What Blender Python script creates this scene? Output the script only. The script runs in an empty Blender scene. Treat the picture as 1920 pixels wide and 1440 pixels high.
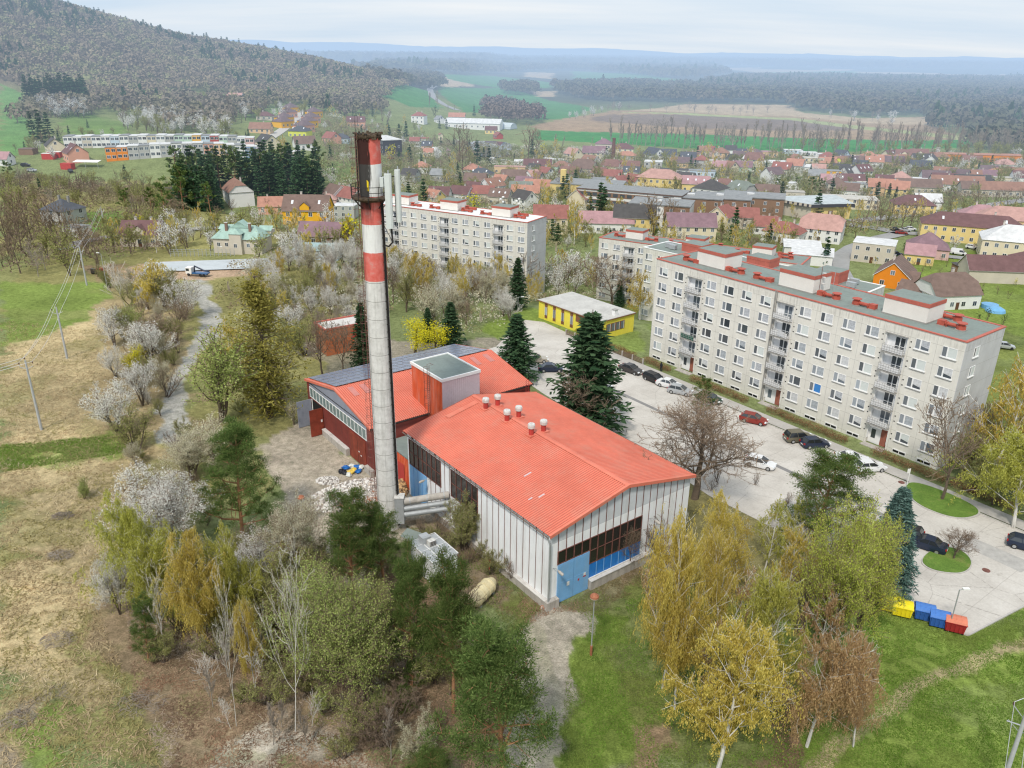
import bpy, math, random
import numpy as np
from mathutils import Matrix, Vector
C = bpy.context.scene.collection
RND = random.Random(7)
R = math.radians
# ---------------------------------------------------------------- camera model (solved from the photograph)
H, FPX, TH, RO = 53.0, 1500.3, R(22.6456), R(0.7139)
ct, st, cr, sr = math.cos(TH), math.sin(TH), math.cos(RO), math.sin(RO)
def ray(px, py):
    u, v = px - 960, py - 720
    u2, v2 = u * cr + v * sr, -u * sr + v * cr
    return (u2, FPX * ct - v2 * st, -FPX * st - v2 * ct)
def G(px, py, z=0.0):
    d = ray(px, py); k = (z - H) / d[2]
    return (d[0] * k, d[1] * k)
def far(px, py, D):
    d = ray(px, py); k = D / math.hypot(d[0], d[1])
    return (d[0] * k, d[1] * k, H + d[2] * k)
def zat(X, Y, px, py):
    d = ray(px, py)
    return H + math.hypot(X, Y) / math.hypot(d[0], d[1]) * d[2]
def smooth(a, b, x):
    t = np.clip((x - a) / (b - a), 0, 1); return t * t * (3 - 2 * t)
RS = [-900, -550, -174, 0, 100, 175, 240, 320, 5000]
RZ = [215, 166, 101, 59, 44, 32, 13, 0, 0]
def terr(x, y):
    x = np.asarray(x, float); y = np.asarray(y, float)
    s = y + 0.45 * x
    of = 58 * smooth(-25, -70, x)      # the building site on the left stays level
    z = -12 * smooth(165 + of, 226 + of, s)
    z = z + smooth(295, 420, y) * smooth(-30, -170, x) * 15
    a = (x + 426) * .8 + (y - 1050) * .6
    t = (x + 426) * .6 - (y - 1050) * .8
    prof = np.where(t > 0, 0.30 * smooth(720, 120, t) * smooth(720, 120, t) + 0.70 * smooth(330, 0, t), smooth(-700, 0, t))
    z = z + np.interp(a, RS, RZ) * prof
    und = 1.2 * np.sin(x * .011 + 1) * np.sin(y * .009) + .5 * np.sin(x * .031) * np.cos(y * .027 + 2)
    z = z + und * smooth(330, 430, y)
    return z
def T(x, y): return float(terr(x, y))
def at(px, py, dz=0.0):
    d = ray(px, py); 
    if d[2] >= -1: d = (d[0], d[1], -1)
    k = 20 / math.hypot(d[0], d[1]); n = math.hypot(d[0], d[1]); D = 20.0
    while D < 9000:
        x, y, z = d[0] * D / n, d[1] * D / n, H + d[2] * D / n
        if z <= T(x, y) + dz: break
        D *= 1.02
    lo, hi = D / 1.02, D
    for _ in range(12):
        m = (lo + hi) / 2
        if H + d[2] * m / n <= T(d[0] * m / n, d[1] * m / n) + dz: hi = m
        else: lo = m
    return (d[0] * hi / n, d[1] * hi / n)
def proj(X, Y, Z):
    y = Y * ct - (Z - H) * st; w = (Z - H) * ct + Y * st
    u2, v2 = FPX * X / y, -FPX * w / y
    return (960 + u2 * cr - v2 * sr, 720 + u2 * sr + v2 * cr)
# ---------------------------------------------------------------- object helpers
def tag(o, label=None, cat=None, group=None, kind=None):
    if label: o['label'] = label
    if cat: o['category'] = cat
    if group: o['group'] = group
    if kind: o['kind'] = kind
    return o
def thing(name, label, cat, loc=(0, 0, 0), rz=0.0, group=None):
    o = bpy.data.objects.new(name, None); C.objects.link(o)
    o.empty_display_size = .5
    o.location = loc; o.rotation_euler = (0, 0, rz)
    return tag(o, label, cat, group)
def link(name, me, parent=None, loc=None, rz=None, scale=None):
    o = bpy.data.objects.new(name, me); C.objects.link(o)
    if parent: o.parent = parent
    if loc is not None: o.location = loc
    if rz is not None: o.rotation_euler = (0, 0, rz)
    if scale is not None: o.scale = scale
    return o
def copy_tree(o, parent=None):
    c = o.copy(); C.objects.link(c); c.parent = parent
    for ch in o.children: copy_tree(ch, c)
    return c
class MB:
    """collects faces for ONE mesh object"""
    def __init__(s): s.v, s.f, s.m, s.mats, s.blocks = [], [], [], [], []
    def mi(s, m):
        if m not in s.mats: s.mats.append(m)
        return s.mats.index(m)
    def poly(s, pts, m):
        n = len(s.v); s.v += [tuple(p) for p in pts]; s.f.append(tuple(range(n, n + len(pts)))); s.m.append(s.mi(m)); return s
    def box(s, x0, x1, y0, y1, z0, z1, m, top=None):
        n = len(s.v)
        s.v += [(x0, y0, z0), (x1, y0, z0), (x1, y1, z0), (x0, y1, z0), (x0, y0, z1), (x1, y0, z1), (x1, y1, z1), (x0, y1, z1)]
        i = s.mi(m)
        for k, f in enumerate(((0, 3, 2, 1), (4, 5, 6, 7), (0, 1, 5, 4), (1, 2, 6, 5), (2, 3, 7, 6), (3, 0, 4, 7))):
            s.f.append(tuple(n + q for q in f)); s.m.append(s.mi(top) if (k == 1 and top) else i)
        return s
    def prism(s, pts, z0, z1, m, top=None):
        n = len(s.v); k = len(pts)
        s.v += [(p[0], p[1], z0) for p in pts] + [(p[0], p[1], z1) for p in pts]
        i = s.mi(m)
        for a in range(k): b = (a + 1) % k; s.f.append((n + a, n + b, n + k + b, n + k + a)); s.m.append(i)
        s.f.append(tuple(n + k + a for a in range(k))); s.m.append(s.mi(top or m))
        s.f.append(tuple(n + a for a in reversed(range(k)))); s.m.append(i)
        return s
    def tube(s, pts, rad, m, n=8, cap=True):
        pts = [Vector(p) for p in pts]
        if not hasattr(rad, '__len__'): rad = [rad] * len(pts)
        b = len(s.v); i = s.mi(m); ref = None
        for k, p in enumerate(pts):
            d = (pts[min(k + 1, len(pts) - 1)] - pts[max(k - 1, 0)]).normalized()
            a = d.orthogonal().normalized() if ref is None else (ref - d * ref.dot(d)).normalized()
            ref = a; c = d.cross(a)
            for q in range(n):
                t = 2 * math.pi * q / n
                s.v.append(tuple(p + (a * math.cos(t) + c * math.sin(t)) * rad[k]))
        for k in range(len(pts) - 1):
            for q in range(n):
                r = (q + 1) % n
                s.f.append((b + k * n + q, b + k * n + r, b + k * n + n + r, b + k * n + n + q)); s.m.append(i)
        if cap:
            s.f.append(tuple(b + q for q in reversed(range(n)))); s.m.append(i)
            e = b + (len(pts) - 1) * n
            s.f.append(tuple(e + q for q in range(n))); s.m.append(i)
        return s
    def lathe(s, prof, m, n=20, c=(0, 0)):
        b = len(s.v); i = s.mi(m)
        for r, z in prof:
            for q in range(n):
                t = 2 * math.pi * q / n; s.v.append((c[0] + r * math.cos(t), c[1] + r * math.sin(t), z))
        for k in range(len(prof) - 1):
            for q in range(n):
                r = (q + 1) % n
                s.f.append((b + k * n + q, b + k * n + r, b + k * n + n + r, b + k * n + n + q)); s.m.append(i)
        s.f.append(tuple(b + q for q in reversed(range(n)))); s.m.append(i)
        e = b + (len(prof) - 1) * n
        s.f.append(tuple(e + q for q in range(n))); s.m.append(i)
        return s
    def quads(s, P, m):                       # P: (n,4,3) array
        s.blocks.append((np.asarray(P, np.float32), s.mi(m))); return s
    def tris(s, P, m): return s.quads(P, m)
    def mesh(s, name, smooth_=False):
        me = bpy.data.meshes.new(name)
        nv = len(s.v) + sum(b.shape[0] * b.shape[1] for b, _ in s.blocks)
        co = np.empty((nv, 3), np.float32)
        if s.v: co[:len(s.v)] = s.v
        idx = [np.fromiter((q for f in s.f for q in f), np.int32)] ; st_ = []; mt = [np.array(s.m, np.int32)]
        tot = np.array([len(f) for f in s.f], np.int32); tots = [tot]
        n = len(s.v)
        for b, mi in s.blocks:
            k = b.shape[0] * b.shape[1]; co[n:n + k] = b.reshape(-1, 3)
            idx.append(np.arange(n, n + k, dtype=np.int32)); tots.append(np.full(b.shape[0], b.shape[1], np.int32)); mt.append(np.full(b.shape[0], mi, np.int32)); n += k
        idx = np.concatenate(idx); tots = np.concatenate(tots); mt = np.concatenate(mt)
        me.vertices.add(nv); me.vertices.foreach_set('co', co.ravel())
        me.loops.add(len(idx)); me.loops.foreach_set('vertex_index', idx)
        me.polygons.add(len(tots)); starts = (np.cumsum(tots) - tots).astype(np.int32)
        me.polygons.foreach_set('loop_start', starts); me.polygons.foreach_set('loop_total', tots)
        me.polygons.foreach_set('material_index', mt)
        me.polygons.foreach_set('use_smooth', np.full(len(tots), bool(smooth_)))
        for m in s.mats: me.materials.append(m)
        me.update(calc_edges=True); return me
    def build(s, name, parent=None, loc=None, rz=None, smooth_=False):
        return link(name, s.mesh(name, smooth_), parent, loc, rz)
# ---------------------------------------------------------------- materials
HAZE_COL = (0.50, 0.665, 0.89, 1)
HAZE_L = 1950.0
def haze_group():  # distance haze painted into every material: glowing haze colour mixed over the surface
    g = bpy.data.node_groups.new('painted_haze', 'ShaderNodeTree')
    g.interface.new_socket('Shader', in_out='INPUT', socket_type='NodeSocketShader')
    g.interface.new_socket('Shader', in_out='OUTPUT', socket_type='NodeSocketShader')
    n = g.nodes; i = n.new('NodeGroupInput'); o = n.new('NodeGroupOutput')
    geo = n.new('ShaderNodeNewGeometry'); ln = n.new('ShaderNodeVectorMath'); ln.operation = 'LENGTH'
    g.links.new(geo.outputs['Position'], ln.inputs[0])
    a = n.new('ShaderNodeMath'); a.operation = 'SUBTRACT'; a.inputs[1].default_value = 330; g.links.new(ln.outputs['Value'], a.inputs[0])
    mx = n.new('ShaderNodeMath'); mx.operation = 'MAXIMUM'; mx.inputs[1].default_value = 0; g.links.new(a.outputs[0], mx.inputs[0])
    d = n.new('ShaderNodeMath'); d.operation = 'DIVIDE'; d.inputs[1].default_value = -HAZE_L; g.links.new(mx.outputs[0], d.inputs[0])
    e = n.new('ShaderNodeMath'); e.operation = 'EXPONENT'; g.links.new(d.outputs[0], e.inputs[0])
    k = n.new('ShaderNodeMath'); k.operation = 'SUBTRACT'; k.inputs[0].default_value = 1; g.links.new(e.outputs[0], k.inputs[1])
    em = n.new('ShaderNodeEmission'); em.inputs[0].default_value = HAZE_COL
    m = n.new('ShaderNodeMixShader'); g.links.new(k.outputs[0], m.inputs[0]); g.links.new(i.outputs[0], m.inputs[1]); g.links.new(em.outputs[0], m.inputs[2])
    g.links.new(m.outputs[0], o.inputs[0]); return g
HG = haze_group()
class NT:
    def __init__(s, name):
        s.m = bpy.data.materials.new(name); s.m.use_nodes = True; s.t = s.m.node_tree; s.t.nodes.clear()
        s.out = s.t.nodes.new('ShaderNodeOutputMaterial')
    def n(s, t, **k):
        x = s.t.nodes.new('ShaderNode' + t)
        for a, b in k.items(): setattr(x, a, b)
        return x
    def l(s, a, b): s.t.links.new(a, b)
    def noise(s, scale, detail=4, vec=None, rough=.6):
        x = s.n('TexNoise'); x.inputs['Scale'].default_value = scale; x.inputs['Detail'].default_value = detail; x.inputs['Roughness'].default_value = rough
        if vec is not None: s.l(vec, x.inputs['Vector'])
        return x.outputs['Fac']
    def ramp(s, fac, pts):
        x = s.n('ValToRGB'); s.l(fac, x.inputs[0]); e = x.color_ramp.elements
        while len(e) < len(pts): e.new(.5)
        for q, (p, c) in zip(e, pts): q.position = p; q.color = (*c[:3], 1)
        return x.outputs[0]
    def mix(s, fac, a, b, mode='MIX'):
        x = s.n('Mix', data_type='RGBA', blend_type=mode)
        for sock, val in ((x.inputs[0], fac), (x.inputs[6], a), (x.inputs[7], b)):
            if hasattr(val, 'links'): s.l(val, sock)
            elif isinstance(val, (int, float)): sock.default_value = val
            else: sock.default_value = (*val[:3], 1)
        return x.outputs[2]
    def math(s, op, a, b=0.0):
        x = s.n('Math', operation=op)
        for q, v in ((0, a), (1, b)):
            if hasattr(v, 'links'): s.l(v, x.inputs[q])
            else: x.inputs[q].default_value = v
        return x.outputs[0]
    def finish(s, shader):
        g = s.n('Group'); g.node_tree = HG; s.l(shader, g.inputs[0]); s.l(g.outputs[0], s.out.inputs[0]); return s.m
    def bsdf(s, col, rough=.85, metal=0, bump=None, spec=.3, bd=.02):
        b = s.n('BsdfPrincipled')
        if hasattr(col, 'links'): s.l(col, b.inputs['Base Color'])
        else: b.inputs['Base Color'].default_value = (*col[:3], 1)
        b.inputs['Roughness'].default_value = rough; b.inputs['Metallic'].default_value = metal
        b.inputs['Specular IOR Level'].default_value = spec
        if bump is not None:
            q = s.n('Bump'); q.inputs['Distance'].default_value = bd; q.inputs['Strength'].default_value = 1; s.l(bump, q.inputs['Height']); s.l(q.outputs[0], b.inputs['Normal'])
        return s.finish(b.outputs[0])
_mc = {}
def mat(name, col, rough=.85, var=.12, scale=.7, metal=0, dirt=None, dirt_amt=.35, spec=.3, fine=True):
    """painted / mineral surface: base colour broken by large stains and fine grain"""
    if name in _mc: return _mc[name]
    t = NT(name); tc = t.n('TexCoord').outputs['Object']
    n1 = t.noise(scale, 5, tc, .65)
    a = tuple(max(0, c * (1 - var)) for c in col); b = tuple(min(1, c * (1 + var)) for c in col)
    c = t.ramp(n1, [(.3, a), (.7, b)])
    if fine:
        n2 = t.noise(scale * 9, 3, tc)
        c = t.mix(.5, c, t.ramp(n2, [(.25, (.42, .42, .42)), (.75, (.58, .58, .58))]), 'OVERLAY')
    if dirt is not None:
        mp = t.n('Mapping'); t.l(tc, mp.inputs[0]); mp.inputs['Scale'].default_value = (1.6, 1.6, .22)
        n3 = t.noise(scale * 1.3, 6, mp.outputs[0], .7)
        f = t.math('MULTIPLY', t.ramp(n3, [(.48, (0, 0, 0)), (.72, (1, 1, 1))]), dirt_amt)
        c = t.mix(f, c, dirt)
    _mc[name] = t.bsdf(c, rough, metal, spec=spec); return _mc[name]
def leafmat(name, c1, c2, trans=.25, objvar=.25):
    if name in _mc: return _mc[name]
    t = NT(name); g = t.n('NewGeometry'); oi = t.n('ObjectInfo')
    c = t.ramp(g.outputs['Random Per Island'], [(0, c1), (1, c2)])
    k = t.math('MULTIPLY_ADD', oi.outputs['Random'], 2 * objvar); k.node.inputs[2].default_value = 1 - objvar
    hs = t.n('HueSaturation'); t.l(c, hs.inputs['Color']); t.l(k, hs.inputs['Value'])
    hh = t.math('MULTIPLY_ADD', oi.outputs['Random'], .012); hh.node.inputs[2].default_value = .492; t.l(hh, hs.inputs['Hue'])
    d = t.n('BsdfDiffuse'); tr = t.n('BsdfTranslucent'); t.l(hs.outputs[0], d.inputs[0]); t.l(hs.outputs[0], tr.inputs[0])
    mx = t.n('MixShader'); mx.inputs[0].default_value = trans; t.l(d.outputs[0], mx.inputs[1]); t.l(tr.outputs[0], mx.inputs[2])
    _mc[name] = t.finish(mx.outputs[0]); return _mc[name]
def glassmat(name, col=(.03, .035, .04), rough=.12):
    if name in _mc: return _mc[name]
    t = NT(name); g = t.n('ObjectInfo'); 
    c = t.ramp(g.outputs['Random'], [(0, tuple(x * .5 for x in col)), (.5, col), (1, tuple(min(1, x * 2.2) for x in col))])
    _mc[name] = t.bsdf(c, rough, spec=.6); return _mc[name]
ORD = ['leftmost', 'second from left', 'third from left', 'fourth from left', 'fifth from left', 'sixth from left', 'seventh from left', 'eighth from left', 'ninth from left', 'tenth from left']
def dedupe(items):
    """items: list of (px, obj); labels that clash get their place from the left"""
    by = {}
    for px, o in items: by.setdefault(o['label'], []).append((px, o))
    for lab, L in by.items():
        if len(L) < 2: continue
        L.sort(key=lambda t: t[0])
        for i, (px, o) in enumerate(L):
            w = ORD[i] if i < len(ORD) else None
            if i == len(L) - 1: w = 'rightmost'
            if w is None: w = ['', 'last', 'second', 'third', 'fourth', 'fifth', 'sixth', 'seventh', 'eighth', 'ninth', 'tenth', 'eleventh', 'twelfth', 'thirteenth', 'fourteenth', 'fifteenth'][min(len(L) - i, 15)] + ' from right'
            o['label'] = lab + ', ' + w 
            o['group'] = lab[:60]
# ---------------------------------------------------------------- vegetation
def leaf_quads(P, L, W, rng, D=None, flat=0.0):
    P = np.asarray(P, float); n = len(P)
    if D is None: D = rng.normal(size=(n, 3))
    else: D = np.asarray(D, float) + rng.normal(size=(n, 3)) * .25
    D /= np.linalg.norm(D, axis=1)[:, None] + 1e-9
    A = rng.normal(size=(n, 3)); 
    if flat: A[:, 2] *= (1 - flat)
    B = np.cross(D, A); B /= np.linalg.norm(B, axis=1)[:, None] + 1e-9
    l = (L * rng.uniform(.6, 1.3, n))[:, None] / 2; w = (W * rng.uniform(.6, 1.3, n))[:, None] / 2
    return np.stack([P - D * l, P + B * w, P + D * l, P - B * w], 1)
def rot_about(v, ax, a):
    return Matrix.Rotation(a, 3, ax) @ v
def grow(rng, starts, ratio=.62, kids=(7, 6, 5), angle=(35, 60), up=.15, jit=.16, minr=.006, start_t=.3, droop=0.0, n=5, shrink=.55, kr=.55):
    """starts: [(p, dir, length, radius)]; returns polylines [(pts, radii, level)]"""
    out = []; stack = [(Vector(p), Vector(d).normalized(), L, r, 0) for p, d, L, r in starts]
    while stack:
        p, d, L, r, lv = stack.pop()
        pts = [p.copy()]; ds = [d.copy()]; q = p.copy(); k = n if lv < 2 else 3
        for i in range(k):
            j = jit * (1 if lv else .45)
            d = (d + Vector((rng.gauss(0, j), rng.gauss(0, j), rng.gauss(0, j) + (up if lv else .05) - droop * lv))).normalized()
            q = q + d * (L / k); pts.append(q.copy()); ds.append(d.copy())
        end = .12 if lv else .18
        rr = [max(minr, r * (1 - (1 - end) * i / k)) for i in range(k + 1)]
        out.append((pts, rr, lv))
        if lv < len(kids):
            m = kids[lv]
            az = rng.uniform(0, 6.28)
            for c in range(m):
                t = start_t + (1 - start_t) * (c + rng.random()) / m if lv == 0 else .15 + .85 * (c + rng.random()) / m
                f = t * k; i = min(int(f), k - 1); b = pts[i].lerp(pts[i + 1], f - i); bd = ds[i + 1]
                az += 2.4 + rng.uniform(-.4, .4)
                a = R(rng.uniform(*angle)) * (1.15 - .45 * t if lv == 0 else 1)
                o = bd.orthogonal().normalized(); o = rot_about(o, bd, az)
                nd = rot_about(bd, o, a)
                Lc = L * ratio * (1.15 - shrink * t) * rng.uniform(.75, 1.2)
                stack.append((b, nd, Lc, max(minr, rr[i] * kr), lv + 1))
    return out
def tubes(mb, lines, m, minlv=0, maxlv=9, sides=(7, 5, 3, 3, 3)):
    for pts, rr, lv in lines:
        if minlv <= lv <= maxlv: mb.tube(pts, rr, m, sides[min(lv, 4)], cap=False)
def samples(lines, lv_min, step, rng, spread=.0):
    P, D = [], []
    for pts, rr, lv in lines:
        if lv < lv_min: continue
        for i in range(len(pts) - 1):
            seg = pts[i + 1] - pts[i]; k = max(1, int(seg.length / step))
            for j in range(k):
                P.append(pts[i] + seg * ((j + rng.random()) / k)); D.append(seg)
    P = np.array([tuple(p) for p in P]); D = np.array([tuple(d) for d in D])
    if spread: P = P + np.random.RandomState(rng.randint(0, 9999)).normal(size=P.shape) * spread
    return P, D
# bark and leaves
BARK = lambda: mat('bark_brown', (.13, .10, .075), var=.3, scale=3)
BARKG = lambda: mat('bark_grey', (.28, .25, .21), var=.25, scale=3)
BIRCHB = lambda: mat('bark_birch', (.62, .60, .55), var=.12, scale=2, dirt=(.06, .05, .045), dirt_amt=.8)
PINEB = lambda: mat('bark_pine', (.33, .17, .09), var=.3, scale=2.5)
TWIG = lambda: leafmat('twig_brown', (.15, .11, .08), (.30, .23, .165), 0, .2)
TWIGG = lambda: leafmat('twig_grey', (.20, .17, .145), (.36, .31, .26), 0, .2)
LM = dict(
    pine=lambda: leafmat('needles_pine', (.05, .09, .022), (.18, .245, .075), .25, .12),
    pinelight=lambda: leafmat('needles_pine_light', (.07, .14, .045), (.17, .26, .09), .25, .15),
    spruce=lambda: leafmat('needles_spruce', (.025, .06, .03), (.085, .145, .07), .15, .2),
    blue=lambda: leafmat('needles_blue_spruce', (.05, .10, .085), (.16, .25, .22), .15, .1),
    ochre=lambda: leafmat('catkins_ochre', (.40, .31, .06), (.77, .63, .18), .45, .10),
    ochregreen=lambda: leafmat('catkins_green_ochre', (.32, .32, .06), (.62, .61, .16), .4, .10),
    redbrown=lambda: leafmat('catkins_red_brown', (.36, .23, .11), (.62, .45, .24), .4, .08),
    larch=lambda: leafmat('needles_larch', (.34, .40, .06), (.66, .72, .17), .4, .08),
    larcholive=lambda: leafmat('needles_larch_olive', (.20, .19, .04), (.46, .42, .11), .35, .08),
    white=lambda: leafmat('blossom_white', (.80, .79, .72), (.95, .94, .90), .5, .05),
    cream=lambda: leafmat('blossom_cream', (.52, .49, .32), (.82, .79, .62), .45, .08),
    pink=lambda: leafmat('blossom_pink', (.42, .26, .34), (.66, .48, .54), .3, .1),
    fresh=lambda: leafmat('leaves_fresh_green', (.26, .33, .09), (.52, .60, .21), .4, .12),
    olive=lambda: leafmat('leaves_olive', (.23, .25, .08), (.44, .45, .18), .4, .15),
    yellow=lambda: leafmat('flowers_yellow', (.55, .50, .02), (.82, .78, .06), .35, .08),
    buds=lambda: leafmat('buds_brown', (.20, .15, .09), (.36, .28, .17), .2, .2),
    budsgrey=lambda: leafmat('buds_grey', (.19, .16, .14), (.34, .29, .25), .2, .2),
    dark=lambda: leafmat('leaves_dark', (.03, .06, .025), (.09, .13, .05), .15, .15))
_tree_cache = {}
def tree_mesh(kind, lod, var):
    """unit meshes: trunk mesh, crown mesh, height and half width. lod 0 near, 1 middle, 2 far"""
    key = (kind, lod, var)
    if key in _tree_cache: return _tree_cache[key]
    rng = random.Random(hash((kind, lod, var)) % 1000 if False else sum(map(ord, kind)) * 7 + lod * 31 + var * 101)
    nr = np.random.RandomState(rng.randint(0, 99999)); tk, cw = MB(), MB(); Hh = 10.0
    base, _, sub = kind.partition('-')
    if base in ('bare', 'blossom', 'leafy', 'bush', 'tallbare'):
        wide = {'bare': (38, 62), 'tallbare': (14, 26), 'blossom': (35, 65), 'leafy': (32, 62), 'bush': (25, 50)}[base]
        kids = {0: (13, 9, 8), 1: (10, 8, 4), 2: (9, 5)}[lod]
        if base == 'bush':
            st0 = [((rng.uniform(-.5, .5), rng.uniform(-.5, .5), -.1), (rng.uniform(-.55, .55), rng.uniform(-.55, .55), 1), 8.0 * rng.uniform(.75, 1.1), .13) for _ in range({0: 8, 1: 5, 2: 3}[lod])]
            kids = {0: (8, 6, 4), 1: (6, 5), 2: (5,)}[lod]
            L = grow(rng, st0, .5, kids, (22, 48), .12, .2, .012 * (1 + lod), start_t=.12)
        else:
            if base in ('leafy', 'blossom') or sub == 'multi':
                st0 = [((0, 0, -.2), (rng.uniform(-.32, .32), rng.uniform(-.32, .32), 1), 8.6, .2) for _ in range(3 if lod < 2 else 2)]
                kids = {0: (10, 7, 5), 1: (8, 6), 2: (5, 3)}[lod]
            elif sub == 'stem': st0 = [((0, 0, -.2), (.16, .03, 1), 9.2, .08)]; kids, wide = (9, 5, 2), (26, 46)
            else: st0 = [((0, 0, -.2), (rng.uniform(-.06, .06), rng.uniform(-.06, .06), 1), 9.3, .24 if base == 'bare' else .11)]
            L = grow(rng, st0, .62 if base != 'tallbare' else .42, kids, wide, .16 if base != 'tallbare' else .3, .17, .011 * (1 + lod * 1.6), start_t=.26 if base != 'tallbare' else .2)
        bark = BIRCHB() if sub == 'stem' else (BARKG() if base == 'tallbare' or sub == 'grey' else BARK()); tw_ = leafmat('twig_pale', (.42, .39, .34), (.66, .63, .57), 0, .1) if sub == 'stem' else (TWIGG() if sub == 'grey' or base == 'tallbare' else TWIG())
        tubes(tk, L, bark, 0, 1); tubes(cw if base == 'bare' or lod == 2 else tk, L, tw_, 2, 9)
        lvm = max(l for _, _, l in L)
        # fine twigs as thin blades
        step = {0: .10, 1: .15, 2: .2}[lod]
        P, D = samples(L, lvm, step, rng)
        step *= 3.5 if sub in ('stem', 'white', 'cream', 'pink') else 1
        tw = (.55, .024) if lod == 0 else ((.7, .036) if lod == 1 else (.95, .075))
        cw.quads(leaf_quads(P + D * 0, tw[0], tw[1], nr, D * 2.0 + nr.normal(size=D.shape) * .5), tw_)
        if base in ('blossom', 'leafy', 'bush') and sub not in ('bare', 'grey', 'multi', 'stem'):
            P, D = samples(L, max(1, lvm - 1), {0: .04, 1: .05, 2: .13}[lod], rng, {0: .16, 1: .2, 2: .35}[lod])
            if len(P) > 34000: P = P[nr.permutation(len(P))[:34000]]
            s = {0: .13, 1: .19, 2: .46}[lod]
            if sub in ('white', 'cream', 'pink'): keep = np.sin(P[:, 0] * 1.3 + var) * np.sin(P[:, 1] * 1.5) * np.sin(P[:, 2] * 1.1) > -.45; P = P[keep]
            cw.quads(leaf_quads(P, s, s * .8, nr), LM[sub or 'fresh']())
        elif base in ('bare', 'bush', 'tallbare'):
            P, D = samples(L, lvm, {0: .22, 1: .3, 2: .4}[lod], rng, .12)
            s = {0: .06, 1: .09, 2: .3}[lod]
            cw.quads(leaf_quads(P, s, s * .6, nr), LM['budsgrey' if sub == 'grey' else 'buds']())
    elif base == 'birch':
        lean = rng.uniform(-.05, .05)
        L = grow(rng, [((0, 0, -.2), (lean, lean, 1), 9.4, .125)], .52, {0: (24, 7), 1: (17, 5), 2: (10, 3)}[lod], (30, 58), .09, .14, .008 * (1 + lod), start_t=.2, shrink=.70, kr=.38)
        tubes(tk, L, BIRCHB(), 0, 2)
        m = LM[sub or 'ochre'](); P, D = samples(L, 1, {0: .10, 1: .17, 2: .42}[lod], rng, .05)
        nth = {0: 20, 1: 12, 2: 5}[lod]; out = []; 
        kp = vnoise(P[:, 0] * 2 + 30, P[:, 1] * 2 + P[:, 2] * 1.9 + 40, 1.25, var + 3) > .40; P = P[kp]
        lens = nr.uniform(.3, 1.5, len(P)) * np.clip(.35 + np.hypot(P[:, 0], P[:, 1]) / 2.2, .3, 1.25)
        dirx = nr.normal(size=(len(P), 2)) * .22 + P[:, :2] * .10
        for k in range(nth):
            f = (k + nr.random_sample(len(P))) / nth
            q = P.copy(); q[:, 2] -= lens * f; q[:, :2] += dirx * (f * lens)[:, None] + nr.normal(size=(len(P), 2)) * .06
            q = q[q[:, 2] > .9]; out.append(q)
        Q = np.concatenate(out); s = {0: (.18, .055), 1: (.27, .085), 2: (.65, .2)}[lod]
        cap = {0: 80000, 1: 22000, 2: 1500}[lod]
        if len(Q) > cap: Q = Q[nr.permutation(len(Q))[:cap]]
        cw.quads(leaf_quads(Q, s[0], s[1], nr, np.tile([[0, 0, -1.0]], (len(Q), 1))), m)
    elif base == 'pine':
        t0 = .34 if sub != 'low' else .12
        L = grow(rng, [((0, 0, -.2), (rng.uniform(-.04, .04), rng.uniform(-.04, .04), 1), 9.5, .19)], .36, {0: (26, 6), 1: (19, 5), 2: (10, 2)}[lod], (55, 85), .10, .12, .02, start_t=t0, shrink=.62)
        tubes(tk, L, PINEB(), 0, 2)
        P = np.array([tuple(pts[-1]) for pts, rr, lv in L if lv >= 1] + [tuple(pts[-2]) for pts, rr, lv in L if lv == 1])
        r0 = np.hypot(P[:, 0], P[:, 1]); P = P[(r0 > .5) | (P[:, 2] > 8)]
        k = {0: 210, 1: 64, 2: 13}[lod]; rad = .25
        cap = {0: 260, 1: 230, 2: 90}[lod]
        if len(P) > cap: P = P[nr.permutation(len(P))[:cap]]
        P = np.concatenate([P, np.array([[0, 0, 9.6], [.2, 0, 9.2], [-.2, .1, 9.3]])])
        off = nr.normal(size=(len(P), k, 3)) * [rad, rad, rad * .55] * nr.uniform(.7, 1.35, (len(P), 1, 1))
        cen = np.repeat(P[:, None, :], k, 1); Q = (cen + off).reshape(-1, 3); D = (off + [0, 0, .25]).reshape(-1, 3)
        s = {0: (.17, .045), 1: (.27, .10), 2: (.7, .36)}[lod]
        cw.quads(leaf_quads(Q, s[0], s[1], nr, D * 2), LM['pinelight' if sub == 'light' else 'pine']())
    elif base in ('spruce', 'larch', 'thuja'):
        tk.tube([(0, 0, -.2), (0, 0, 5), (0, 0, 9.9)], [.17, .1, .015], BARK(), 6, cap=False)
        nz = {0: 44, 1: 30, 2: 13}[lod]; P, D = [], []
        Rm = {'spruce': 2.1, 'larch': 2.4, 'thuja': 1.2}[base]; dr = {'spruce': -.18, 'larch': .02, 'thuja': .8}[base]
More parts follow.
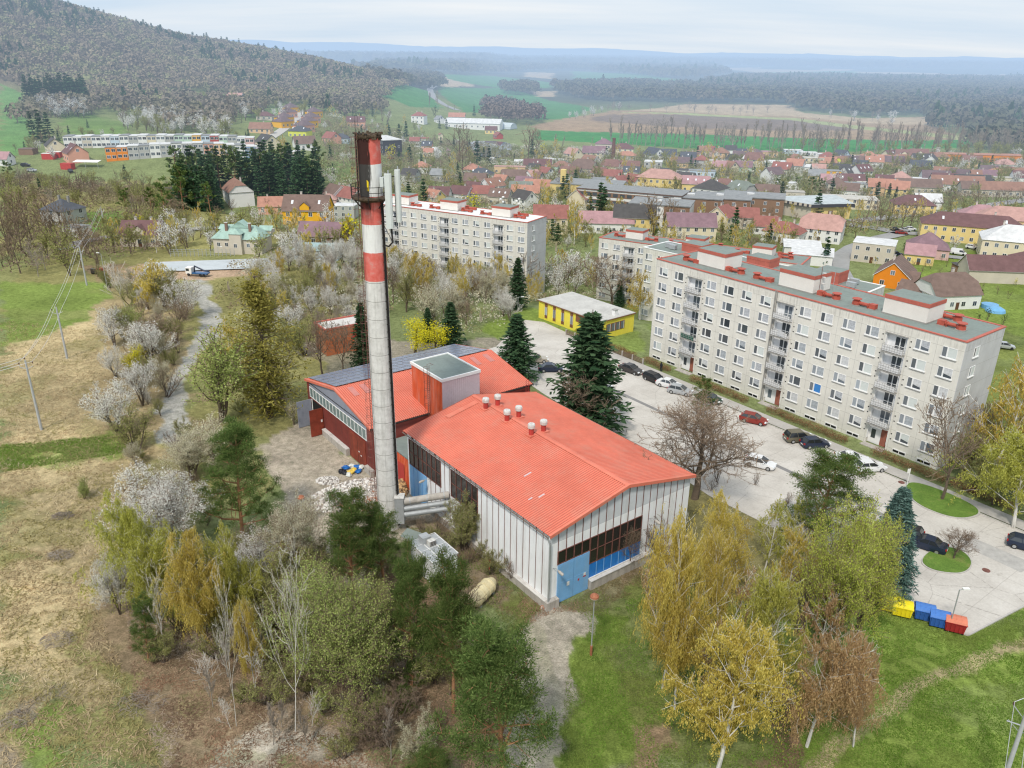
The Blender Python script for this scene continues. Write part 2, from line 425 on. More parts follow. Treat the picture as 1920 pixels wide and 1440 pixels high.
        for i in range(nz):
            t = .05 + .95 * (i + rng.random() * .6) / nz; z = t * 9.8
            rr = Rm * (1 - t) ** (.82 if base != 'larch' else .62) * (min(1, .55 + t * 3) if base != 'thuja' else 1) + .08
            nb = {0: 11, 1: 8, 2: 5}[lod]
            for b in range(nb):
                a = 6.283 * (b + rng.random() * .7) / nb + i * 1.3; Lb = rr * (rng.uniform(.72, 1.14) if base != 'larch' else rng.choice((.5, .8, 1, 1.2)) * rng.uniform(.75, 1.1))
                d = Vector((math.cos(a), math.sin(a), dr + t * .5 + rng.uniform(-.1, .1)))
                if lod == 0 or (lod == 1 and base == 'larch'): tk.tube([(0, 0, z), tuple(Vector((0, 0, z)) + d * Lb * .9)], [.03, .008], BARK(), 3, cap=False)
                m_ = {0: 16, 1: 9, 2: 3}[lod]
                for q in range(m_):
                    f = (q + .5 + rng.random() * .5) / m_
                    p = Vector((0, 0, z)) + d * (Lb * f); p.z += .12 * f * f * Lb - (.1 if base == 'spruce' else 0)
                    w = (1.15 - f) * .32 * Lb + .05
                    for sd in (-1, 1):
                        side = Vector((-d.y, d.x, 0)) * sd
                        P.append(tuple(p + side * w * rng.random() + Vector((0, 0, rng.uniform(-.08, .04))))); D.append(tuple(d * .8 + side * .9 + Vector((0, 0, -.25 if base == 'spruce' else .1))))
        if lod == 0: P = np.repeat(np.array(P), 3, 0) + nr.normal(size=(len(P) * 3, 3)) * .09; D = np.repeat(np.array(D), 3, 0)
        else: P, D = np.array(P), np.array(D)
        s = {0: (.34, .085), 1: (.46, .17), 2: (1.0, .5)}[lod]
        if base == 'larch': s = (s[0] * .5, s[1] * .45); P = P + nr.normal(size=P.shape) * .14; kp = vnoise(P[:, 0] * 3 + 50, P[:, 1] * 3 + P[:, 2] * 2.2, 1.6, 3) > .36; P, D = P[kp], D[kp]
        if base == 'larch' and lod < 2: P = np.repeat(P, 3, 0) + nr.normal(size=(len(P) * 3, 3)) * .17; D = nr.normal(size=(len(P), 3))
        mm = {'spruce': LM['blue' if sub == 'blue' else 'spruce'], 'larch': LM[sub or 'larch'], 'thuja': LM['dark']}[base]()
        cw.quads(leaf_quads(P, s[0], s[1], nr, D), mm)
    elif base == 'round':       # dense rounded crown
        L = grow(rng, [((0, 0, -.2), (0, 0, 1), 6.5, .25)], .6, {0: (9, 6, 4), 1: (7, 5), 2: (5,)}[lod], (30, 60), .12, .15, .03)
        tubes(tk, L, BARK(), 0, 1)
        P, D = samples(L, 1, {0: .035, 1: .04, 2: .14}[lod], rng, .4 if lod < 2 else .6)
        s = {0: .18, 1: .24, 2: .65}[lod]
        if len(P) > 22000: P = P[nr.permutation(len(P))[:22000]]
        cw.quads(leaf_quads(P, s, s * .7, nr), LM[sub or 'dark']())
    a, b = tk.mesh('trunk_' + kind), cw.mesh('crown_' + kind)
    co = np.empty(len(b.vertices) * 3, np.float32); b.vertices.foreach_get('co', co); co = co.reshape(-1, 3)
    hh = float(np.percentile(co[:, 2], 99.6)); ww = float(np.percentile(np.hypot(co[:, 0], co[:, 1]), 93))
    _tree_cache[key] = (a, b, hh, ww); return _tree_cache[key]
TNAME = {'leafy-olive': 'budding_tree', 'leafy-fresh': 'willow_tree', 'leafy-larch': 'larch_tree', 'blossom-cream': 'flowering_tree', 'bare-stem': 'birch_tree', 'bare-multi': 'orchard_tree', 'bare': 'bare_tree', 'blossom': 'blossoming_tree', 'leafy': 'leafing_tree', 'bush': 'shrub', 'tallbare': 'poplar_tree', 'birch': 'birch_tree', 'pine': 'pine_tree', 'spruce': 'spruce_tree', 'larch': 'larch_tree', 'round': 'round_tree', 'thuja': 'thuja_tree'}
TREES = []; tree_n = [0]
def tree(kind, x, y, h, label, w=None, group=None, lod=None, z=None, name=None, px=None, cat=None):
    """h height, w half width in metres"""
    D = math.hypot(x, y)
    if lod is None: lod = 0 if D < 104 else (1 if D < 215 else 2)
    tree_n[0] += 1; nv = {0: 2, 1: 3, 2: 4}[lod]; var = tree_n[0] % nv
    a, b, hh, ww = tree_mesh(kind, lod, var)
    base = kind.partition('-')[0]
    if z is None: z = T(x, y)
    o = thing(name or TNAME.get(kind) or TNAME[base], label, cat or ('shrub' if base == 'bush' else 'tree'), (x, y, z - .05), RND.uniform(0, 6.28), group)
    sz = h / hh; sx = (w / ww) if w else sz * RND.uniform(.9, 1.1); o.scale = (sx, sx, sz)
    link('trunk' if base != 'bush' else 'stem', a, o); link('crown', b, o)
    TREES.append((proj(x, y, z)[0] if px is None else px, o)); return o
def tpx(kind, bx, by, topy, label, wpx=None, **k):
    """tree placed by where its foot stands and how high its top reaches in the photograph; wpx crown width"""
    x, y = at(bx, by); z = T(x, y)
    h = max(.8, zat(x, y, bx, topy) - z)
    if by - topy > 500: h = 14
    w = None
    if wpx: w = wpx * {'pine': .8, 'birch': 1.05}.get(kind.partition('-')[0], 1) / 2 / FPX * (y * ct + (H - z - h / 2) * st)
    return tree(kind, x, y, h, label, w, z=z, px=bx, **k)
def in_poly(px, py, poly):
    px = np.asarray(px, float); py = np.asarray(py, float); c = np.zeros(px.shape, bool); n = len(poly); j = n - 1
    for i in range(n):
        xi, yi = poly[i]; xj, yj = poly[j]
        c ^= ((yi > py) != (yj > py)) & (px < (xj - xi) * (py - yi) / (yj - yi + 1e-12) + xi); j = i
    return c
KEEP_OUT = []      # (x, y, r) discs of buildings in world metres
def scatter(poly, n, kinds, label, group, hr=(5, 8), mind=3.0, seed=1, lod=None, cat=None):
    """n plants inside a patch of ground given by its outline as seen in the photograph"""
    rg = random.Random(seed); W = [at(*p) for p in poly]; xs = [p[0] for p in W]; ys = [p[1] for p in W]; got = []; tries = 0
    while len(got) < n and tries < n * 40:
        tries += 1; x, y = rg.uniform(min(xs), max(xs)), rg.uniform(min(ys), max(ys))
        if not bool(in_poly([x], [y], W)[0]): continue
        if any((x - a) ** 2 + (y - b) ** 2 < mind * mind for a, b in got): continue
        if any((x - a) ** 2 + (y - b) ** 2 < r * r for a, b, r in KEEP_OUT): continue
        got.append((x, y)); k = rg.choices([q[0] for q in kinds], [q[1] for q in kinds])[0]
        base, _, sub = k.partition('-')
        lab = label[k] if isinstance(label, dict) else label
        o = tree(k, x, y, rg.uniform(*hr) * (1.25 if base == 'birch' else 1), lab, group=(lab[:60] if group is None else group), lod=lod, cat=cat)
        TREES.pop()
    return got
# ---------------------------------------------------------------- camera, light, sky
cam = bpy.data.cameras.new('camera'); co = bpy.data.objects.new('camera', cam); C.objects.link(co)
cam.sensor_width = 36; cam.lens = 36 * FPX / 1920; cam.clip_start = .5; cam.clip_end = 40000
co.matrix_world = Matrix.Translation((0, 0, H)) @ Matrix.Rotation(math.pi / 2 - TH, 4, 'X') @ Matrix.Rotation(RO, 4, 'Z')
sc = bpy.context.scene; sc.camera = co
sc.view_settings.view_transform = 'Standard'; sc.view_settings.look = 'None'; sc.view_settings.exposure = 0
sc.cycles.use_denoising = True; sc.cycles.max_bounces = 4; sc.cycles.diffuse_bounces = 2; sc.cycles.transparent_max_bounces = 4
sc.cycles.sample_clamp_indirect = 4; sc.cycles.filter_width = 1.2
SUN_EL, SUN_AZ = R(52), R(200)        # the veiled sun stands behind the viewer, a little to the left
w = bpy.data.worlds.new('World'); sc.world = w; w.use_nodes = True; nt = w.node_tree; nt.nodes.clear()
def wn(t, **k):
    x = nt.nodes.new('ShaderNode' + t)
    for a, b in k.items(): setattr(x, a, b)
    return x
sky = wn('TexSky', sky_type='NISHITA', sun_disc=False, sun_elevation=SUN_EL, sun_rotation=SUN_AZ, dust_density=2.5)
tcw = wn('TexCoord'); sep = wn('SeparateXYZ'); nt.links.new(tcw.outputs['Generated'], sep.inputs[0])
# flat cloud sheet: direction divided by height gives a plane overhead
dv = wn('VectorMath', operation='DIVIDE'); cmb = wn('CombineXYZ'); ad = wn('Math', operation='ADD'); ad.inputs[1].default_value = .12
mxx = wn('Math', operation='MAXIMUM'); mxx.inputs[1].default_value = 0; nt.links.new(sep.outputs[2], mxx.inputs[0]); nt.links.new(mxx.outputs[0], ad.inputs[0])
for i in range(3): nt.links.new(ad.outputs[0], cmb.inputs[i])
nt.links.new(tcw.outputs['Generated'], dv.inputs[0]); nt.links.new(cmb.outputs[0], dv.inputs[1])
mpw = wn('Mapping'); mpw.inputs['Scale'].default_value = (.35, 1.0, 1); nt.links.new(dv.outputs[0], mpw.inputs[0])
nz = wn('TexNoise'); nz.inputs['Scale'].default_value = .8; nz.inputs['Detail'].default_value = 6; nz.inputs['Roughness'].default_value = .55; nt.links.new(mpw.outputs[0], nz.inputs[0])
rp = wn('ValToRGB'); nt.links.new(nz.outputs[0], rp.inputs[0])
rp.color_ramp.elements[0].position = .3; rp.color_ramp.elements[0].color = (6.7, 8.2, 9.8, 1)
rp.color_ramp.elements[1].position = .72; rp.color_ramp.elements[1].color = (9.5, 9.9, 10.3, 1)
mw = wn('Mix', data_type='RGBA'); mw.inputs[0].default_value = .88; nt.links.new(sky.outputs[0], mw.inputs[6]); nt.links.new(rp.outputs[0], mw.inputs[7])
bg = wn('Background'); bg.inputs[1].default_value = .1; wo = wn('OutputWorld'); nt.links.new(mw.outputs[2], bg.inputs[0]); nt.links.new(bg.outputs[0], wo.inputs[0])
sl = bpy.data.lights.new('sun', 'SUN'); sl.energy = 2.9; sl.angle = R(8); sl.color = (1, .93, .83)
so = bpy.data.objects.new('sun', sl); C.objects.link(so)
# sky texture rotation: azimuth measured from +Y towards +X
sd = Vector((math.sin(SUN_AZ) * math.cos(SUN_EL), math.cos(SUN_AZ) * math.cos(SUN_EL), math.sin(SUN_EL)))
so.rotation_euler = sd.to_track_quat('Z', 'Y').to_euler(); so.location = (0, 0, 300)
# ---------------------------------------------------------------- ground painted by zones laid out on the land
def W(poly): return [at(*p) for p in poly]
def vnoise(x, y, s, seed=0):
    x = x / s; y = y / s; xi = np.floor(x).astype(np.int64); yi = np.floor(y).astype(np.int64); fx = x - xi; fy = y - yi
    fx = fx * fx * (3 - 2 * fx); fy = fy * fy * (3 - 2 * fy)
    def h(a, b): 
        n = (a * 374761393 + b * 668265263 + seed * 1442695041) & 0x7fffffff; n = ((n ^ (n >> 13)) * 1274126177) & 0x7fffffff; return ((n ^ (n >> 16)) & 0xffff) / 65535.0
    return (h(xi, yi) * (1 - fx) + h(xi + 1, yi) * fx) * (1 - fy) + (h(xi, yi + 1) * (1 - fx) + h(xi + 1, yi + 1) * fx) * fy
STRAW, STRAW2, LEAF, MUD = (.46, .37, .22), (.35, .28, .165), (.27, .205, .135), (.30, .25, .19)
LAWN, LAWN2, DRYG, YARD = (.19, .255, .06), (.20, .265, .07), (.27, .255, .11), (.43, .375, .31)
GRAVEL, WOODS, TOWN, CROP, CROP2 = (.40, .39, .37), (.17, .14, .11), (.20, .235, .105), (.075, .215, .075), (.14, .26, .09)
SOIL, SOILD, SOILL = (.33, .235, .155), (.21, .16, .13), (.42, .33, .23)
ZONES = [   # outline in the photograph, colour, edge roughness in metres, patchiness
 ([(0, 330), (330, 340), (620, 470), (720, 560), (620, 700), (560, 840), (400, 960), (330, 1100), (760, 1440), (0, 1440)], DRYG, 6, .5),
 ([(0, 600), (330, 560), (330, 700), (300, 900), (230, 1100), (140, 1300), (60, 1440), (0, 1440)], STRAW, 5, .55),
 ([(160, 520), (330, 560), (350, 640), (330, 800), (250, 900), (180, 760), (200, 620)], STRAW2, 5, .5),
 ([(0, 528), (195, 530), (200, 560), (150, 610), (60, 640), (0, 650)], LAWN2, 2, .25),
 ([(0, 832), (120, 826), (230, 812), (240, 850), (140, 878), (0, 890)], LAWN2, 2.5, .4),
 ([(0, 1290), (60, 1330), (110, 1440), (0, 1440)], MUD, 3, .3),
 ([(60, 1290), (110, 1300), (150, 1380), (90, 1440), (70, 1370)], LAWN2, 2.5, .7),
 ([(230, 1090), (350, 1060), (560, 1020), (700, 1010), (820, 1120), (930, 1180), (960, 1300), (960, 1440), (330, 1440), (250, 1300)], LEAF, 4, .45),
 ([(430, 1390), (560, 1370), (680, 1400), (700, 1440), (420, 1440)], (.42, .38, .33), 2.5, .4),
 ([(480, 840), (560, 790), (620, 830), (760, 910), (1010, 1130), (1060, 1150), (1030, 1180), (820, 1040), (760, 1010), (640, 1050), (560, 980)], YARD, 1.2, .25),
 ([(760, 960), (880, 980), (1010, 1130), (1060, 1140), (1190, 1070), (1215, 1100), (1100, 1160), (1010, 1180), (880, 1110), (780, 1010)], (.255, .20, .14), 1.5, .4),
 ([(1000, 1130), (1120, 1140), (1210, 1100), (1500, 1100), (1560, 1300), (1640, 1440), (1040, 1440), (1020, 1300), (960, 1200)], (.18, .205, .065), 3, .45),
 ([(1050, 1190), (1160, 1180), (1200, 1300), (1150, 1440), (1040, 1440)], LAWN, 3, .45),
 ([(1160, 1360), (1300, 1370), (1300, 1440), (1150, 1440)], (.30, .215, .14), 3, .4),
 ([(1260, 900), (1310, 890), (1560, 1000), (1680, 1110), (1650, 1180), (1500, 1150), (1300, 1100), (1230, 1060)], (.21, .19, .09), 2, .4),
 ([(1030, 1142), (1100, 1150), (1106, 1180), (1085, 1215), (1068, 1260), (1050, 1310), (1048, 1370), (1046, 1500), (962, 1500), (958, 1400), (962, 1300), (950, 1230), (975, 1185)], (.44, .395, .335), 1.1, .22),
 ([(1420, 1220), (1530, 1300), (1560, 1440), (1440, 1440)], (.20, .13, .09), 3, .4),
 ([(1600, 1130), (1640, 1120), (1810, 1195), (1920, 1132), (1990, 1100), (1990, 1500), (1560, 1500), (1500, 1380), (1600, 1250)], LAWN, 1.0, .36),
 ([(1940, 1180), (1700, 1286), (1560, 1400), (1520, 1450), (1560, 1455), (1610, 1390), (1730, 1300), (1950, 1205)], (.40, .34, .20), .7, .35),
 ([(300, 830), (298, 760), (325, 690), (352, 655), (380, 610), (372, 560), (356, 528), (400, 520), (394, 560), (412, 590), (420, 625), (375, 660), (352, 700), (350, 790), (350, 850)], GRAVEL, .8, .12),
 ([(225, 505), (270, 492), (500, 488), (520, 508), (420, 522), (300, 524), (235, 528)], (.46, .33, .24), 1.5, .2),
 ([(150, 500), (230, 495), (235, 530), (195, 530)], (.30, .22, .14), 1.5, .3),
 ([(385, 530), (480, 515), (620, 530), (600, 600), (480, 560), (420, 560)], (.25, .23, .10), 4, .5),
 ([(560, 650), (640, 620), (740, 640), (900, 640), (1000, 600), (1060, 640), (960, 700), (880, 660), (600, 710)], (.30, .27, .22), 2, .3),
 ([(985, 575), (1040, 592), (1190, 620), (1215, 665), (1140, 660), (1000, 606), (930, 640), (900, 620)], LAWN, 1.2, .35),
 ([(1460, 640), (1920, 900), (1990, 960), (1990, 600), (1880, 560)], (.17, .20, .06), 3, .5),
 ([(1130, 420), (1540, 470), (1550, 540), (1900, 640), (1900, 560), (1990, 560), (1990, 640), (1240, 640)], (.16, .20, .07), 3, .4),
 # valley and far country
 ([(1660, 470), (1890, 475), (1960, 520), (1960, 640), (1790, 600), (1740, 540), (1680, 500)], LAWN, 3, .3),
 ([(1860, 455), (1990, 500), (1990, 530), (1850, 480)], LAWN, 3, .3),
 ([(0, 158), (36, 168), (64, 252), (44, 285), (0, 300)], CROP2, 3, .12),
 ([(115, 215), (160, 212), (240, 232), (240, 262), (130, 258)], (.15, .23, .07), 4, .3),
 ([(300, 172), (420, 175), (480, 195), (475, 212), (380, 212), (320, 188)], (.19, .27, .10), 5, .25),
 ([(455, 195), (530, 200), (530, 240), (450, 222)], (.16, .23, .09), 5, .4),
 ([(590, 190), (640, 190), (690, 208), (610, 208)], (.16, .27, .09), 5, .3),
 ([(150, 400), (235, 395), (240, 430), (160, 435)], (.15, .24, .06), 3, .3),
 ([(600, 300), (680, 305), (690, 345), (620, 340)], (.19, .26, .10), 3, .3),
 ([(20, 340), (60, 330), (100, 380), (90, 400), (60, 370)], (.33, .26, .15), 3, .4),
 ([(672, 152), (735, 156), (806, 168), (812, 186), (830, 203), (770, 200), (712, 178)], CROP, 3, .1),
 ([(822, 170), (832, 163), (945, 162), (1010, 182), (1112, 203), (1072, 222), (1008, 225), (940, 212), (870, 210), (838, 186)], CROP, 3, .1),
 ([(800, 140), (866, 145), (892, 152), (884, 162), (832, 163), (812, 158)], SOILL, 6, .1),
 ([(825, 140), (925, 142), (1038, 155), (1034, 166), (900, 160), (850, 151)], CROP, 8, .1),
 ([(985, 135), (1040, 137), (1032, 148), (982, 144)], SOILL, 10, .1),
 ([(1070, 133), (1180, 137), (1285, 150), (1280, 161), (1180, 158), (1078, 148)], CROP, 10, .1),
 ([(1180, 152), (1280, 157), (1280, 163), (1160, 160)], SOILL, 10, .1),
 ([(1000, 172), (1040, 170), (1040, 182), (1005, 182)], SOILL, 5, .1),
 ([(995, 236), (1060, 222), (1150, 207), (1270, 209), (1280, 195), (1480, 197), (1500, 212), (1620, 222), (1750, 218), (1750, 236), (1815, 262), (1700, 264), (1300, 251), (1010, 244)], SOIL, 3, .1),
 ([(1100, 226), (1135, 215), (1290, 215), (1480, 222), (1640, 240), (1560, 246), (1300, 240)], SOILD, 10, .1),
 ([(1180, 207), (1280, 196), (1480, 197), (1500, 211), (1620, 222), (1740, 219), (1740, 234), (1640, 232), (1480, 218), (1290, 211)], SOILL, 4, .08),
 ([(1140, 211), (1290, 212), (1490, 221), (1640, 239), (1822, 258), (1815, 264), (1620, 243), (1480, 225), (1280, 215)], (.33, .36, .17), 1, .1),
 ([(1008, 244), (1300, 252), (1700, 264), (1822, 262), (1835, 275), (1560, 288), (1200, 272), (1000, 262)], (.055, .22, .06), 3, .12),
 ([(1440, 284), (1900, 300), (1900, 306), (1740, 304), (1560, 296)], (.36, .24, .17), 3, .2),
 ([(1340, 127), (1480, 126), (1600, 130), (1560, 137), (1420, 137)], SOILL, 20, .15),
 ([(1440, 136), (1600, 133), (1660, 143), (1500, 142)], CROP, 20, .1),
 ([(1600, 134), (1780, 134), (1990, 138), (1990, 147), (1640, 146)], SOILL, 20, .15),
 ([(730, 107), (800, 104), (870, 106), (820, 110)], SOILL, 40, .2),
 ([(1200, 118), (1330, 112), (1360, 120), (1240, 124)], (.25, .33, .18), 40, .2),
]
def build_ground():
    na, nr_ = 560, 780; az = np.linspace(R(-56), R(56), na); rad = np.geomspace(24, 15000, nr_)
    A, Rr = np.meshgrid(az, rad); X, Y = np.sin(A) * Rr, np.cos(A) * Rr; Z = terr(X, Y)
    col = np.empty((nr_, na, 3)); col[:] = TOWN
    n1, n2, n3 = vnoise(X, Y, 17, 1), vnoise(X, Y, 5, 2), vnoise(X, Y, 1.6, 3)
    farw = smooth(900, 1300, np.hypot(X, Y))[..., None]
    col = col * (1 - farw) + np.array((.085, .10, .075)) * farw * (.75 + .5 * vnoise(X, Y, 90, 9))[..., None]
    hl = smooth(12, 30, Z)[..., None]; col = col * (1 - hl) + np.array((.20, .16, .13)) * hl
    for i, (poly, c, er, patch) in enumerate(ZONES):
        P = np.array(W(poly)); jx = (n2 - .5) * er * 2.2 + (n3 - .5) * er; jy = (vnoise(X, Y, 5, 20 + i) - .5) * er * 2.2 + (vnoise(X, Y, 1.6, 5) - .5) * er
        x0, y0 = P.min(0) - er * 3; x1, y1 = P.max(0) + er * 3
        sel = (X > x0) & (X < x1) & (Y > y0) & (Y < y1)
        xs, ys = X[sel] + jx[sel], Y[sel] + jy[sel]
        ins = in_poly(xs, ys, P) * (.55 if patch > .3 else .8)
        for dx, dy in ((.3, 0), (-.3, 0), (0, .3), (0, -.3)): ins = ins + in_poly(xs + dx * er, ys + dy * er, P) * ((.45 if patch > .3 else .2) / 4)
        k = np.clip(ins, 0, 1)
        pn = .6 * n1[sel] + .4 * n2[sel]
        cc = np.array(c)[None] * (1 + patch * (pn - .5) * 1.2)[:, None]
        k = k * np.clip(1 - patch * (vnoise(X[sel], Y[sel], 9, 40 + i) > .68) * .8, 0, 1)
        col[sel] = col[sel] * (1 - k[:, None]) + cc * k[:, None]
    near = Rr < 130
    fine = (vnoise(X, Y, .7, 8) - .5) * .35 * near + (vnoise(X, Y, 3, 18) - .5) * .3
    col *= (1 + fine)[..., None]
    me = bpy.data.meshes.new('ground'); V = np.stack([X, Y, Z], -1).reshape(-1, 3).astype(np.float32)
    i = np.arange(nr_ * na).reshape(nr_, na); F = np.stack([i[:-1, :-1], i[:-1, 1:], i[1:, 1:], i[1:, :-1]], -1)[:, :, ::-1].reshape(-1, 4)
    # the sheet also closes under and behind the viewer
    me.vertices.add(len(V)); me.vertices.foreach_set('co', V.ravel())
    me.loops.add(F.size); me.loops.foreach_set('vertex_index', F.ravel().astype(np.int32))
    me.polygons.add(len(F)); me.polygons.foreach_set('loop_start', np.arange(0, F.size, 4, dtype=np.int32)); me.polygons.foreach_set('loop_total', np.full(len(F), 4, np.int32))
    me.polygons.foreach_set('use_smooth', np.ones(len(F), bool)); me.update(calc_edges=True)
    at_ = me.color_attributes.new('zone', 'FLOAT_COLOR', 'POINT'); rgba = np.ones((len(V), 4), np.float32); rgba[:, :3] = np.clip(col.reshape(-1, 3), .005, .9)
    at_.data.foreach_set('color', rgba.ravel())
    t = NT('ground_cover'); a = t.n('VertexColor', layer_name='zone'); tc = t.n('NewGeometry').outputs['Position']
    c = a.outputs[0]
    n_a = t.noise(1.1, 6, tc, .7); c = t.mix(.8, c, t.ramp(n_a, [(.3, (.24, .26, .22)), (.72, (.74, .72, .70))]), 'OVERLAY')
    mp = t.n('Mapping'); t.l(tc, mp.inputs[0]); mp.inputs['Scale'].default_value = (5, 8, 3)
    n_b = t.noise(1.0, 5, mp.outputs[0], .75); c = t.mix(.85, c, t.ramp(n_b, [(.3, (.22, .22, .22)), (.7, (.78, .78, .78))]), 'OVERLAY')
    n_c = t.noise(.035, 5, tc, .6); c = t.mix(.35, c, t.ramp(n_c, [(.3, (.38, .38, .38)), (.7, (.62, .62, .62))]), 'OVERLAY')
    me.materials.append(t.bsdf(c, .95, bump=n_b, bd=.12, spec=.05))
    g = link('ground', me); g['kind'] = 'structure'
build_ground()
apron = MB(); am = mat('ground_apron', (.2, .2, .1))
apron.poly([(-16000, -3000, -1.5), (16000, -3000, -1.5), (16000, 30, -1.5), (-16000, 30, -1.5)], am)
apron.poly([(-16000, 30, -14.5), (16000, 30, -14.5), (16000, 16000, -14.5), (-16000, 16000, -14.5)], am)
tag(apron.build('terrain_beyond'), kind='structure')
# distant hills along the skyline
def ridge(name, D, pts, col, seed, back):
    rg = np.random.RandomState(seed); px = np.linspace(-500, 2500, 260); py = np.interp(px, [p[0] for p in pts], [p[1] for p in pts])
    j = np.interp(np.arange(260), np.arange(0, 260, 5), rg.normal(size=52)) * .9 + rg.normal(size=260) * .28
    top = np.array([far(a, b + c, D) for a, b, c in zip(px, py, j)]); mb = MB(); m = mat(name + '_woods', col, var=.5, scale=.004, fine=False)
    base = top.copy(); base[:, :2] *= .80; base[:, 2] = -14; bk = top.copy(); bk[:, :2] *= 1.25; bk[:, 2] = -60
    mid = top.copy(); mid[:, :2] *= .90; mid[:, 2] = base[:, 2] + (top[:, 2] - base[:, 2]) * (.55 + .12 * rg.normal(size=260))
    for a, b in ((base, mid), (mid, top), (top, bk)):
        mb.quads(np.stack([a[:-1], a[1:], b[1:], b[:-1]], 1), m)
    tag(mb.build(name, smooth_=False), kind='structure')
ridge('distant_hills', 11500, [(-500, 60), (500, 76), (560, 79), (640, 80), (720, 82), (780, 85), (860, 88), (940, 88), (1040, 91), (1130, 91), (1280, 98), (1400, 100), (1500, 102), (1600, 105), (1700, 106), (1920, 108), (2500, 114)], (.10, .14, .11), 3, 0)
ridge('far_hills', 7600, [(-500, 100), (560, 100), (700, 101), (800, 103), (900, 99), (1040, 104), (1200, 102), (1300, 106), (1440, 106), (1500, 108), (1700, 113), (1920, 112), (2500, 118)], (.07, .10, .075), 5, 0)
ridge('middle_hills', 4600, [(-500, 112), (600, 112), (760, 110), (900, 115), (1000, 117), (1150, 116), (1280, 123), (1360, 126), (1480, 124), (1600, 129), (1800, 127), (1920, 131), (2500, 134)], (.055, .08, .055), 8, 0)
# ---------------------------------------------------------------- woods that read as one mass
def wood(name, poly, cell, h, cols, label, seed=1, conifer=.0, rim=True, density=1.0, Wp=None, cond=None):
    rg = np.random.RandomState(seed); P = np.array(Wp if Wp else W(poly)); (x0, y0), (x1, y1) = P.min(0), P.max(0)
    nx, ny = int((x1 - x0) / cell) + 1, int((y1 - y0) / cell) + 1
    gx, gy = np.meshgrid(x0 + (np.arange(nx) + .5) * cell, y0 + (np.arange(ny) + .5) * cell)
    gx = (gx + rg.uniform(-.5, .5, gx.shape) * cell).ravel(); gy = (gy + rg.uniform(-.5, .5, gy.shape) * cell).ravel()
    k = in_poly(gx + (vnoise(gx, gy, cell * 4, seed) - .5) * cell * 3, gy, P)
    if cond is not None: k &= cond(gx, gy)
    k &= rg.random_sample(len(gx)) < density
    gx, gy = gx[k], gy[k]; gz = terr(gx, gy); n = len(gx); mb = MB()
    cm_ = np.mean(cols, 0); cols = [tuple(np.array(c) * (.62 if cell > 6 else .85) + cm_ * (.38 if cell > 6 else .15)) for c in cols]
    mats = [leafmat('wood_' + name + str(i), tuple(q * .88 for q in c), tuple(q * 1.12 for q in c), .15, 0) for i, c in enumerate(cols)]
    which = (vnoise(gx, gy, cell * 6, seed + 3) * .7 + rg.random_sample(n) * .6) * len(cols) * .8; which = np.clip(which.astype(int), 0, len(cols) - 1)
    con = rg.random_sample(n) < conifer * (vnoise(gx, gy, cell * 9, seed + 7) > .66) * 6
    cm = LM['spruce']()
    hh = h * rg.uniform(.82, 1.1, n)
    for i in range(len(cols) + 1):
        s = con if i == len(cols) else (which == i) & ~con
        if not s.any(): continue
        cx, cy, cz, ch = gx[s], gy[s], gz[s], hh[s]; m = cm if i == len(cols) else mats[i]; nn = len(cx); q = (40 if n < 16000 else 24) if cell > 6 else 110
        u = rg.normal(size=(nn, q, 3)); u /= np.linalg.norm(u, axis=2)[..., None]; u[..., 2] = np.abs(u[..., 2]) * 1.0 - .12
        if i == len(cols):
            t = rg.random_sample((nn, q)); a = rg.uniform(0, 6.28, (nn, q)); r = (1 - t) * cell * .42 + .3
            Pq = np.stack([cx[:, None] + r * np.cos(a), cy[:, None] + r * np.sin(a), cz[:, None] + (.12 + .98 * t) * ch[:, None] * 1.12], -1).reshape(-1, 3); sz = cell * .34
            Q = leaf_quads(Pq, sz, sz * .6, rg, np.tile([[0, 0, -1.]], (len(Pq), 1)))
        else:
            r = cell * rg.uniform(.6, .95, (nn, 1)); f = rg.uniform(.75, 1.05, (nn, q))
            Pq = np.stack([cx[:, None] + u[..., 0] * r * f, cy[:, None] + u[..., 1] * r * f, cz[:, None] + ch[:, None] * .42 + u[..., 2] * ch[:, None] * .58 * f], -1).reshape(-1, 3); sz = cell * .27
            nrm = u.reshape(-1, 3) + rg.normal(size=(len(Pq), 3)) * (.42 if cell > 6 else 3); Dd = np.cross(nrm, rg.normal(size=(len(Pq), 3))); Dd /= np.linalg.norm(Dd, axis=1)[:, None] + 1e-9; Bb = np.cross(nrm, Dd); Bb /= np.linalg.norm(Bb, axis=1)[:, None] + 1e-9
            ss = (sz if cell > 6 else cell * .085) * rg.uniform(.4, .75, (len(Pq), 1)); Q = np.stack([Pq - Dd * ss, Pq + Bb * ss * .9, Pq + Dd * ss, Pq - Bb * ss * .9], 1)
        mb.quads(Q, m)
        # trunks seen along the edge
        if i < len(cols):
            tt = rg.random_sample(nn) < .12; tx, ty, tz, th_ = cx[tt], cy[tt], cz[tt], ch[tt]; a = .35 + 0 * tx; s_ = np.zeros_like(tx)
            mb.quads(np.stack([np.stack([tx - a, ty, tz], -1), np.stack([tx + a, ty, tz], -1), np.stack([tx + a * .4, ty, tz + th_ * .8], -1), np.stack([tx - a * .4, ty, tz + th_ * .8], -1)], 1), TWIGG())
    o = mb.build(name); tag(o, label, 'woodland', kind='stuff'); return o
HC = [(.235, .185, .145), (.19, .155, .13), (.265, .21, .155), (.215, .175, .14), (.26, .27, .14), (.31, .26, .17), (.24, .19, .15), (.32, .36, .16)]
